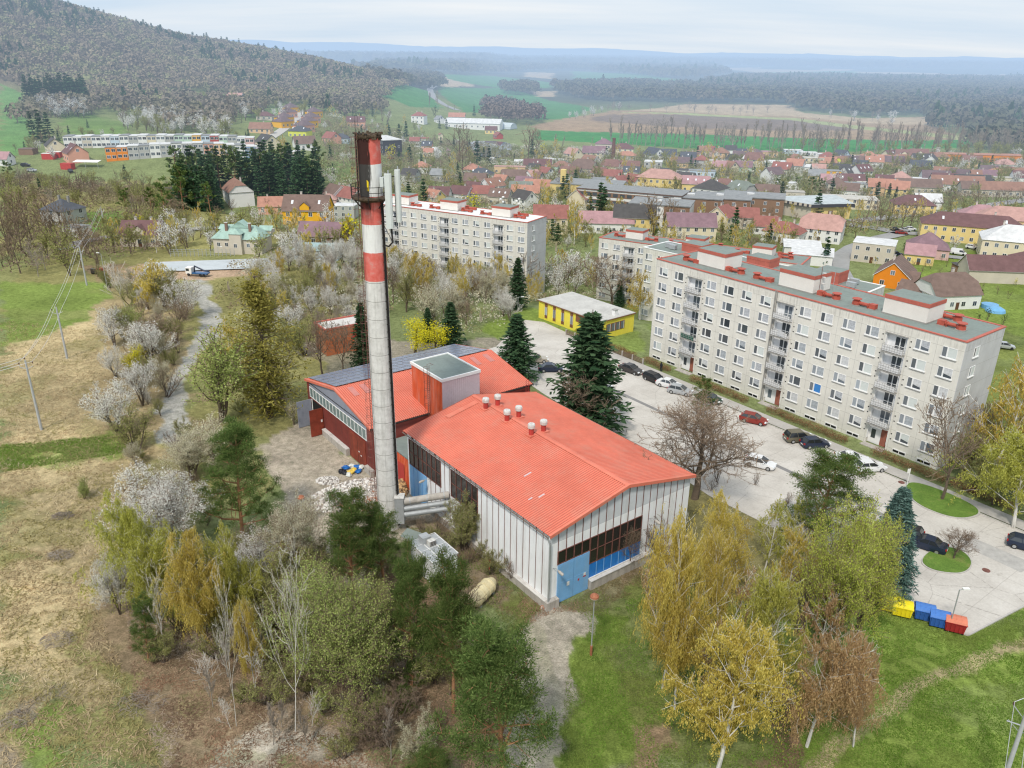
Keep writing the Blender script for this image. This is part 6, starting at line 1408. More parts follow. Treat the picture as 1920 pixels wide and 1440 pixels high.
def pylon(bx, by, tpy, tpx_, label, name='power_pole', wide=1.7, z=None):
    x, y = at(bx, by); z = T(x, y) if z is None else z; h = zat(x, y, tpx_, tpy) - z; t = thing(name, label, 'power pole', (x, y, z), R(20))
    MB().tube([(0, 0, -.5), (0, 0, h)], [.21, .12], M_POLE, 10).build('pole', t)
    c = MB(); c.tube([(-wide / 2, 0, h - .9), (0, 0, h - 1.3), (wide / 2, 0, h - .9)], .05, M_STEEL, 5); c.tube([(-wide / 2, 0, h - .9), (-wide / 2, 0, h - .5)], .03, M_STEEL, 4); c.tube([(0, 0, h), (0, 0, h + .2)], .04, M_STEEL, 4); c.build('cross_arm', t); pts = []
    for dx, dz in ((-wide / 2, -.5), (wide / 2, -.5), (0, .2)):
        i = MB(); i.lathe([(.05, 0), (.09, .06), (.05, .12), (.09, .18), (.05, .28)], M_INS, 10); link('insulator', i.mesh('insulator'), t, (dx, 0, h + dz)); pts.append(Vector((x + dx * math.cos(R(20)), y + dx * math.sin(R(20)), z + h + dz + .28)))
    return pts
p1 = pylon(78, 806, 676, 48, 'tall grey concrete power pole standing in the dry meadow'); p2 = pylon(126, 672, 576, 106, 'grey concrete power pole at the edge of the scrub')
p3 = pylon(163, 535, 462, 155, 'distant power pole beside the building site'); p4 = pylon(197, 432, 390, 187, 'distant power pole by the grey house orchard')
def wires(A, B, label, r=.018, sag=.8):
    mb = MB()
    for a, b in zip(A, B):
        pts = [a.lerp(b, i / 10) - Vector((0, 0, sag * 4 * (i / 10) * (1 - i / 10))) for i in range(11)]; mb.tube(pts, r * 1.5, mat('wire_grey', (.62, .62, .62), .5, metal=.2), 3, cap=False)
    return tag(mb.build('power_line'), label, 'power line')
off = (p1[0] - p2[0]); p0 = [q + Vector((-22, -28, 1.5)) for q in p1]
wires(p1, p0, 'three power line wires running out at the left edge'); wires(p1, p2, 'three power line wires between the two near left poles'); wires(p2, p3, 'three power line wires running toward the building site'); wires(p3, p4, 'thin power line wires toward the grey house')
# pole at the lower right corner
x, y = G(1868, 1505); t = thing('power_pole', 'grey concrete power pole with cross arms cut off at the lower right corner', 'power pole', (x, y, 0), R(-28)); h = zat(x, y, 1908, 1330)
MB().tube([(0, 0, -.5), (0, 0, h)], [.2, .13], M_POLE, 12).build('pole', t); c = MB(); c.tube([(-1.0, 0, h - 1.2), (1.0, 0, h - 1.2)], .05, M_STEEL, 5); c.tube([(-.9, 0, h + .35), (-.1, 0, h - .5), (.9, 0, h - .1)], .035, M_STEEL, 5); c.tube([(0, 0, h), (0, 0, h + .6)], .04, M_STEEL, 5); c.tube([(-.9, .2, h - 1.2), (0, 0, h - 1.9), (.9, -.2, h - 1.2)], .025, M_STEEL, 4); c.build('cross_arm', t); Q = []
for dx, dz in ((-.9, .35), (.9, -.1), (0, .6)):
    link('insulator', MB().lathe([(.05, 0), (.09, .06), (.05, .12), (.09, .18), (.05, .28)], M_INS, 10).mesh('insulator'), t, (dx, 0, h + dz)); Q.append(Vector((x + dx * math.cos(R(-28)), y + dx * math.sin(R(-28)), h + dz + .3)))
wires(Q, [q + Vector((-13, -20, -3)) for q in Q], 'three power line wires from the corner pole down to the left', .016, .4); wires(Q, [q + Vector((24, 10, 1)) for q in Q], 'three power line wires leaving at the right edge', .016, .4)
# ---------------------------------------------------------------- person at the first entrance
def person():
    x, y = A_(6.6, -3.9); t = thing('person', 'person in dark clothes standing on the pavement by the first entrance', 'person', (x, y, .1), AA)
    me = bpy.data.meshes.new('body'); V = [(0, 0, .95), (0, 0, 1.2), (0, 0, 1.42), (0, 0, 1.52), (0, .01, 1.64), (.1, 0, .9), (.12, .08, .5), (.12, .02, .08), (.12, -.12, .05), (-.1, 0, .9), (-.12, -.06, .5), (-.12, .06, .08), (-.12, -.08, .05), (.2, 0, 1.4), (.25, .03, 1.12), (.24, -.08, .88), (-.2, 0, 1.4), (-.25, -.02, 1.12), (-.22, -.12, .9)]
    E = [(0, 1), (1, 2), (2, 3), (3, 4), (0, 5), (5, 6), (6, 7), (7, 8), (0, 9), (9, 10), (10, 11), (11, 12), (2, 13), (13, 14), (14, 15), (2, 16), (16, 17), (17, 18)]
    me.from_pydata(V, E, []); o = link('body', me, t); md = o.modifiers.new('skin', 'SKIN'); rad = [.15, .16, .17, .055, .10, .1, .075, .05, .045, .1, .075, .05, .045, .075, .055, .04, .075, .055, .04]
    for v, r in zip(me.skin_vertices[0].data if me.skin_vertices else [], rad): v.radius = (r, r)
    if not me.skin_vertices:
        pass
    sd = o.modifiers.new('sub', 'SUBSURF'); sd.levels = sd.render_levels = 1; me.materials.append(mat('clothes_dark', (.02, .022, .03), .9))
    MB().lathe([(.07, 1.58), (.1, 1.64), (.105, 1.72), (.07, 1.8), (.02, 1.82)], mat('hair_dark', (.03, .02, .015)), 10).build('hair', t)
person()
# ---------------------------------------------------------------- loose things in the yard
def rubble(cx, cy, rx, ry, hgt, n, cols, label, name='rubble_pile', s=(.08, .3), seed=1, rz=0):
    rg = random.Random(seed); mb = MB()
    for i in range(n):
        a, q = rg.uniform(0, 6.283), math.sqrt(rg.random()); u, v = q * math.cos(a), q * math.sin(a); x = cx + (u * rx) * math.cos(rz) - v * ry * math.sin(rz); y = cy + u * rx * math.sin(rz) + v * ry * math.cos(rz); z = hgt * max(0, 1 - q * q) * rg.uniform(.6, 1); k = rg.uniform(*s)
        M3 = Matrix.Rotation(rg.uniform(0, 3), 3, (rg.random(), rg.random(), rg.random())); d = [k, k * rg.uniform(.4, .9), k * rg.uniform(.2, .6)]
        b = len(mb.v); m = mb.mi(rg.choice(cols))
        for sx, sy, sz in ((-1, -1, -1), (1, -1, -1), (1, 1, -1), (-1, 1, -1), (-1, -1, 1), (1, -1, 1), (1, 1, 1), (-1, 1, 1)):
            p = M3 @ Vector((sx * d[0] / 2, sy * d[1] / 2, sz * d[2] / 2)); mb.v.append((x + p.x, y + p.y, z + p.z + .05))
        for f in ((0, 3, 2, 1), (4, 5, 6, 7), (0, 1, 5, 4), (1, 2, 6, 5), (2, 3, 7, 6), (3, 0, 4, 7)): mb.f.append(tuple(b + q for q in f)); mb.m.append(m)
    return tag(mb.build(name), label, 'rubble', kind='stuff')
MR = [mat('plaster_lump', (.70, .67, .63), .9, var=.2, scale=3), mat('rubble_grey', (.30, .27, .24), .9, var=.2, scale=3), mat('brick_lump', (.46, .20, .12), .9, var=.3, scale=3), mat('rubble_pink', (.50, .43, .37), .9, var=.2, scale=3)]
a = G(668, 930); rubble(a[0], a[1], 6.4, 3.3, 1.7, 5600, [MR[0], MR[1], MR[3], MR[0]], 'spread heap of whitish broken plaster and bricks beside the chimney', s=(.1, .55), rz=R(25)); a = G(695, 935); rubble(a[0], a[1], 1.9, 3.2, 1.2, 1800, [MR[2], MR[3], MR[0]], 'reddish heap of broken bricks left of the chimney foot', seed=4)
a = G(615, 902); rubble(a[0], a[1], 1.6, 1.1, .35, 500, [MR[0], MR[0], MR[1]], 'small low heap of white plaster chips in the yard', seed=7)
a = G(752, 918); rubble(a[0], a[1], .9, 2.2, 1.1, 500, [mat('log_end', (.55, .36, .18)), mat('log_bark', (.22, .14, .08))], 'pile of yellowish firewood between the chimney and the hall', seed=9, s=(.2, .5), name='firewood_pile')
a = G(1027, 1140); rubble(a[0], a[1], .7, .5, .5, 120, [MR[2], MR[3]], 'little heap of broken orange bricks at the hall corner', seed=12, s=(.1, .25))
bags = [(648, 879, 'blue'), (660, 876, 'white'), (664, 884, 'yellow'), (672, 886, 'blue'), (657, 888, 'yellow'), (646, 888, 'black'), (654, 892, 'white'), (678, 878, 'white'), (640, 886, 'black'), (670, 878, 'blue')]
BC = dict(blue=(.02, .14, .45), white=(.62, .64, .60), yellow=(.68, .48, .08), black=(.02, .022, .03))
for i, (px, py, cn) in enumerate(bags):
    x, y = G(px, py); rg = random.Random(i); pr = [(.02, 0), (.35, .04), (.5, .22), (.42, .48), (.2, .62), (.06, .66)]; b = MB(); b.lathe(pr, mat('sack_' + cn, BC[cn], .45, var=.15, scale=3), 9)
    b.v = [(v[0] * (1 + .25 * math.sin(v[2] * 9 + v[1] * 7 + i)), v[1] * (1 + .25 * math.cos(v[2] * 8 + v[0] * 6 + i)), v[2] * rg.uniform(.8, 1.1)) for v in b.v]
    o = b.build('rubbish_sack', None, (x, y, 0), rg.uniform(0, 6)); tag(o, cn + ' plastic rubbish sack in the heap by the maroon hall', 'sack'); o.scale = (1.1, .8, .8); TREES.append((px, o))
# yellow drum and red hydrant by the white hall
x, y = G(905, 1122); t = thing('mixer_drum', 'cream yellow ribbed steel drum lying behind the pine trees at the hall side', 'drum', (x, y, .9), R(60)); M_DR = mat('drum_cream', (.66, .58, .36), .5, var=.12, scale=2, dirt=(.3, .2, .1), dirt_amt=.5)
d = MB().tube([(-2.2, 0, 0), (-1.6, 0, 0), (1.2, 0, 0), (2.0, 0, 0)], [.45, .85, .85, .5], M_DR, 20); d.build('drum', t); e = MB()
for i in range(4): e.tube([(-1.5 + i * .85, 0, 0), (-1.4 + i * .85, 0, 0)], .9, M_DR, 20)
e.build('hoop', t); MB().tube([(2.0, 0, 0), (2.02, 0, 0)], .4, M_BLACK, 16).build('mouth', t); MB().box(-1.4, -1.2, -.7, .7, -.95, -.3, M_STEEL).box(1.0, 1.2, -.7, .7, -.95, -.3, M_STEEL).build('stand', t)
x, y = G(918, 1068); tag(MB().tube([(0, 0, 0), (0, 0, 1.2)], .1, M_RED, 8).tube([(0, 0, .9), (.3, 0, .9)], .06, M_RED, 6).tube([(0, 0, 1.2), (0, 0, 1.35)], .15, M_RED, 8).build('hydrant', None, (x, y, 0)), 'small red standpipe hydrant by the hall plinth', 'hydrant')
x, y = G(765, 1010); tag(MB().box(-.5, 2.3, -.6, .6, 0, .5, M_CONC).poly([(-.6, -.7, .55), (2.4, -.7, .55), (2.4, .7, .9), (-.6, .7, .9)], M_ROOFG).build('cellar_hatch', None, (x, y, 0), R(-30)), 'low slanted grey cover at the chimney foot', 'hatch')
# site fence
fa, fb = at(320, 481), at(440, 480); t = thing('site_fence', 'grey wire mesh fence with posts behind the white ground sheets', 'fence', (fa[0], fa[1], 0)); n = 16
for i in range(n + 1): x = fa[0] + (fb[0] - fa[0]) * i / n; y = fa[1] + (fb[1] - fa[1]) * i / n; MB().box(-.06, .06, -.06, .06, 0, 2.0, M_STEEL).build('post', t, (x - fa[0], y - fa[1], T(x, y)))
r_ = MB(); [r_.tube([(0, 0, T(*fa) + z), (fb[0] - fa[0], fb[1] - fa[1], T(*fb) + z)], .035, M_STEEL, 4) for z in (.4, .9, 1.4, 1.95)]; r_.build('mesh_panel', t)
# worn patches and covers in the lot
for i, (px, py, a_, b_) in enumerate(((1500, 960, 3.2, 1.6), (1290, 800, 2.6, 1.2), (1870, 1040, 3.5, 1.4), (1120, 690, 2.2, 1.6), (1620, 935, 2.4, .9))):
    x, y = G(px, py); rg = random.Random(i); P = [(x + u_ * ca - v_ * sa, y + u_ * sa + v_ * ca) for u_, v_ in ((-a_, -b_), (a_ * .9, -b_ * rg.uniform(.8, 1.1)), (a_, b_), (-a_ * rg.uniform(.8, 1), b_ * .9))]; sheet('asphalt_patch', P, .044, mat('patch_grey', (.40, .385, .36), .92, var=.15, scale=1.2))
for px, py, lb in ((1849, 1070, 'round iron manhole cover right of the small grass island'), (1560, 906, 'round manhole cover in the middle of the lot'), (1690, 905, 'small drain cover beside the sign post')):
    x, y = G(px, py); tag(MB().lathe([(.42, .04), (.42, .065), (.34, .066)], M_MULL, 18).build('manhole_cover', None, (x, y, 0)), lb, 'manhole cover')
# ---------------------------------------------------------------- town
WALLC = dict(white=(.72, .72, .70), cream=(.68, .60, .44), beige=(.55, .50, .42), grey=(.42, .42, .40), yellow=(.72, .56, .24), orange=(.72, .32, .05), salmon=(.68, .36, .26), pink=(.62, .42, .40), peach=(.66, .46, .28), mint=(.48, .62, .50), blue=(.22, .34, .55), lightblue=(.52, .62, .72), lilac=(.56, .50, .62), brown=(.24, .15, .10), dark=(.06, .06, .07), lime=(.62, .64, .10), redwall=(.42, .08, .06), orangeyellow=(.78, .42, .03), deeporange=(.74, .24, .02))
ROOFC = dict(red=(.38, .09, .06), maroon=(.19, .065, .065), brown=(.22, .12, .085), orange=(.56, .20, .10), rust=(.36, .15, .08), salmon=(.58, .27, .21), purple=(.18, .105, .12), mauve=(.28, .13, .17), pink=(.50, .22, .24), navy=(.075, .09, .12), dark=(.075, .07, .07), grey=(.28, .30, .31), white=(.70, .71, .71), lightblue=(.50, .58, .60), mint=(.32, .56, .46), greengrey=(.20, .25, .20), brownred=(.27, .11, .08), teal=(.30, .50, .50))
WNAME = dict(redwall='red', orangeyellow='orange yellow', deeporange='bright orange', lime='lime yellow', lightblue='pale blue')
RNAME = dict(brownred='brown red', greengrey='green grey', lightblue='pale blue')
def wmat(c): return mat('wall_' + c, WALLC[c], .85, var=.06, scale=.4, fine=False)
def rmat(c):
    n = 'tiles_' + c
    if n in _mc: return _mc[n]
    t = NT(n); tc = t.n('TexCoord').outputs['Object']; w = t.n('TexWave', wave_type='BANDS', bands_direction='Y'); t.l(tc, w.inputs[0]); w.inputs['Scale'].default_value = 1.1; w.inputs['Distortion'].default_value = .3
    n1 = t.noise(.5, 5, tc, .7); _g = sum(ROOFC[c]) / 3; k = tuple(q * .55 + _g * .27 + .02 for q in ROOFC[c]); cc = t.ramp(n1, [(.3, tuple(q * .8 for q in k)), (.72, tuple(min(1, q * 1.2) for q in k))]); cc = t.mix(.22, cc, w.outputs[0], 'OVERLAY')
    _mc[n] = t.bsdf(cc, .8); return _mc[n]
_hw = {}
def hwin(w, h):
    k = (w, h)
    if k not in _hw:
        a = MB().box(-w / 2 - .08, w / 2 + .08, -.05, 0, -.1, h + .08, M_PVC); b = MB().box(-w / 2, -.04, -.065, -.051, 0, h, M_GL1).box(.04, w / 2, -.065, -.051, 0, h, M_GL1); _hw[k] = (a.mesh('window'), b.mesh('pane'))
    return _hw[k]
M_SKYL = mat('roof_window_bright', (.70, .73, .76), .15, spec=.8)
HOUSES = []
def house(x, y, w, d, h, roof, yaw, wc, rc, label, name='house', cat='house', win=True, chim=1, sky=0, dormer=False, z=None, fine=True, rise=None, winw=1.1, rows=None, px=None, lod=None, group=None):
    """w along the ridge; local -y is the long front"""
    z = T(x, y) if z is None else z; t = thing(name, label, cat, (x, y, z), R(yaw), group); a, b = w / 2, d / 2; wm, rm = wmat(wc), rmat(rc); D = math.hypot(x, y)
    W_ = MB(); s = -1.5; o = .35; rs = rise if rise is not None else {'g': d * .42, 'h': d * .32, 'f': .35, 'j': d * .44, 'p': 1.0}[roof]
    W_.box(-a, a, -b, b, s, h, wm)
    if roof in 'gj':
        k = 1 if roof == 'g' else .55
        for sx in (-1, 1): 
            x_ = sx * (a - .002)
            if roof == 'g': W_.poly([(x_, -b, h), (x_, b, h), (x_, 0, h + rs - .05)][::sx], wm)
            else: W_.poly([(x_, -b, h), (x_, b, h), (x_, b * .45, h + rs * .55 - .05), (x_, -b * .45, h + rs * .55 - .05)][::sx], wm)
    W_.build('wall', t)
    Rf = MB(); e = .22; zr = h + rs; ze = h - o * rs / b * .8
    if roof == 'g':
        for sy in (-1, 1):
            q = [(-a - o, sy * (b + o), ze), (a + o, sy * (b + o), ze), (a + o, 0, zr), (-a - o, 0, zr)][::-sy]; Rf.poly([(p[0], p[1], p[2] + .12) for p in q], rm); Rf.poly([(p[0], p[1], p[2] - .06) for p in q][::-1], M_SLAB)
            for sx in (-1, 1): Rf.poly([(sx * (a + o), sy * (b + o), ze - .06), (sx * (a + o), 0, zr - .06), (sx * (a + o), 0, zr + .12), (sx * (a + o), sy * (b + o), ze + .12)], M_PVC if D < 420 else rm)
            Rf.poly([(-a - o, sy * (b + o), ze - .06), (a + o, sy * (b + o), ze - .06), (a + o, sy * (b + o), ze + .12), (-a - o, sy * (b + o), ze + .12)], M_SLAB)
    elif roof in 'hj':
        ins = min(b * 1.0, a * .95) if roof == 'h' else b * .42; zc = ze if roof == 'h' else h + rs * .55
        if roof == 'h':
            E_ = [(-a - o, -b - o, ze), (a + o, -b - o, ze), (a + o, b + o, ze), (-a - o, b + o, ze)]; r0, r1 = (-a + ins, 0, zr), (a - ins, 0, zr)
            for f in ([E_[0], E_[1], r1, r0], [E_[2], E_[3], r0, r1], [E_[1], E_[2], r1], [E_[3], E_[0], r0]): Rf.poly(f, rm)
        else:
            yb = b * .45
            for sy in (-1, 1):
                q = [(-a - o, sy * (b + o), ze), (a + o, sy * (b + o), ze), (a + o, sy * yb, zc + .1), (a - ins, 0, zr), (-a + ins, 0, zr), (-a - o, sy * yb, zc + .1)][::-sy]; Rf.poly(q, rm)
            for sx in (-1, 1): Rf.poly([(sx * (a + o), -yb, zc + .1), (sx * (a + o), yb, zc + .1), (sx * (a - ins), 0, zr)][::sx], rm)
        Rf.poly([(-a - o, -b - o, ze - .02), (-a - o, b + o, ze - .02), (a + o, b + o, ze - .02), (a + o, -b - o, ze - .02)], M_SLAB)
    elif roof == 'p':
        Rf.poly([(-a - o, -b - o, h + .05), (a + o, -b - o, h + .05), (a + o, b + o, h + rs), (-a - o, b + o, h + rs)], rm); Rf.poly([(-a - o, -b - o, h + .0), (a + o, -b - o, h + .0), (a + o, -b - o, h + .05), (-a - o, -b - o, h + .05)], rm)
        for sx in (-1, 1): Rf.poly([(sx * a, -b, h), (sx * a, b, h), (sx * a, b, h + rs - .05)][::sx], wm)
        Rf.poly([(-a, b, h), (-a, b, h + rs - .05), (a, b, h + rs - .05), (a, b, h)], wm)
    else:
        Rf.box(-a - .15, a + .15, -b - .15, b + .15, h, h + .12, M_SLAB if rc != 'white' else M_PVC, rm); Rf.box(-a + .2, a - .2, -b + .2, b - .2, h + .121, h + .2, rm)
    ro = Rf.build('roof', t)
    if chim and roof in 'ghj':
        for i in range(chim):
            cx = (-.25 + .5 * i) * w * (.8 if chim > 1 else RND.choice([-.5, .6])); cy = .12 * d; k = MB().box(cx - .3, cx + .3, cy - .3, cy + .3, zr - .6 - .1 * d, zr + .75, mat('chimney_plaster', (.55, .50, .45), .9) if rc != 'navy' else M_SLAB).box(cx - .38, cx + .38, cy - .38, cy + .38, zr + .75, zr + .85, M_SLAB); k.build('chimney', ro)
    for i in range(sky):
        f = .45; x0 = -w * .3 + i * w * .6 / max(1, sky - 1) if sky > 1 else 0; zz = lambda yy: ze + (zr - ze) * (b + o - abs(yy)) / (b + o) + .17
        y0, y1 = -b * .62, -b * .38; MB().poly([(x0 - .35, y0, zz(y0)), (x0 + .35, y0, zz(y0)), (x0 + .35, y1, zz(y1)), (x0 - .35, y1, zz(y1))], M_SKYL).build('roof_window', ro)
    if dormer:
        dm = MB(); y0 = -b - .05; dm.box(-1.5, 1.5, y0, 0, h - .2, h + 1.3, wm); dm.poly([(-1.5, y0, h + 1.3), (1.5, y0, h + 1.3), (0, y0, h + 2.5)], wm); dm.build('gable_bay', t)
        dr_ = MB(); dr_.poly([(-1.8, y0 - .2, h + 1.15), (0, y0 - .2, h + 2.65), (0, b * .2, h + 2.65), (-1.8, b * .2, h + 1.15)], rm).poly([(1.8, y0 - .2, h + 1.15), (1.8, b * .2, h + 1.15), (0, b * .2, h + 2.65), (0, y0 - .2, h + 2.65)], rm); dr_.build('bay_roof', t)
    if win:
        st_ = rows or max(1, int(round(h / 2.9))); n = max(2, int(w / 3.0)); ng = max(1, int(d / 4.0)); wa, wb = hwin(winw, 1.25)
        for k in range(st_):
            zz = h / st_ * k + .95
            for i in range(n):
                xx = -a + w * (i + .5) / n; oo = link('window', wa, t, (xx, -b, zz)); (link('pane', wb, oo) if True else None)
            for i in range(ng):
                yy = -b + d * (i + .5) / ng
                sides = (1, -1) if D < 330 else ((1,) if (math.cos(R(yaw)) * 1) * 0 - math.sin(R(yaw)) < 0.02 else (-1,))
                for sx in sides: oo = link('window', wa, t, (sx * a, yy, zz), R(90 * sx)); link('pane', wb, oo)
        if roof == 'g' and rs > 2.6:
            for sx in ((1, -1) if D < 330 else (1,)): oo = link('window', wa, t, (sx * a, 0, h + .6), R(90 * sx)); link('pane', wb, oo)
        if D < 330: MB().box(-.5, .5, -b - .06, -b, -.1, 2.05, mat('house_door', (.12, .06, .035))).build('door', t)
    KEEP_OUT.append((x, y, max(w, d) * .62)); HOUSES.append((proj(x, y, z)[0] if px is None else px, t)); return t
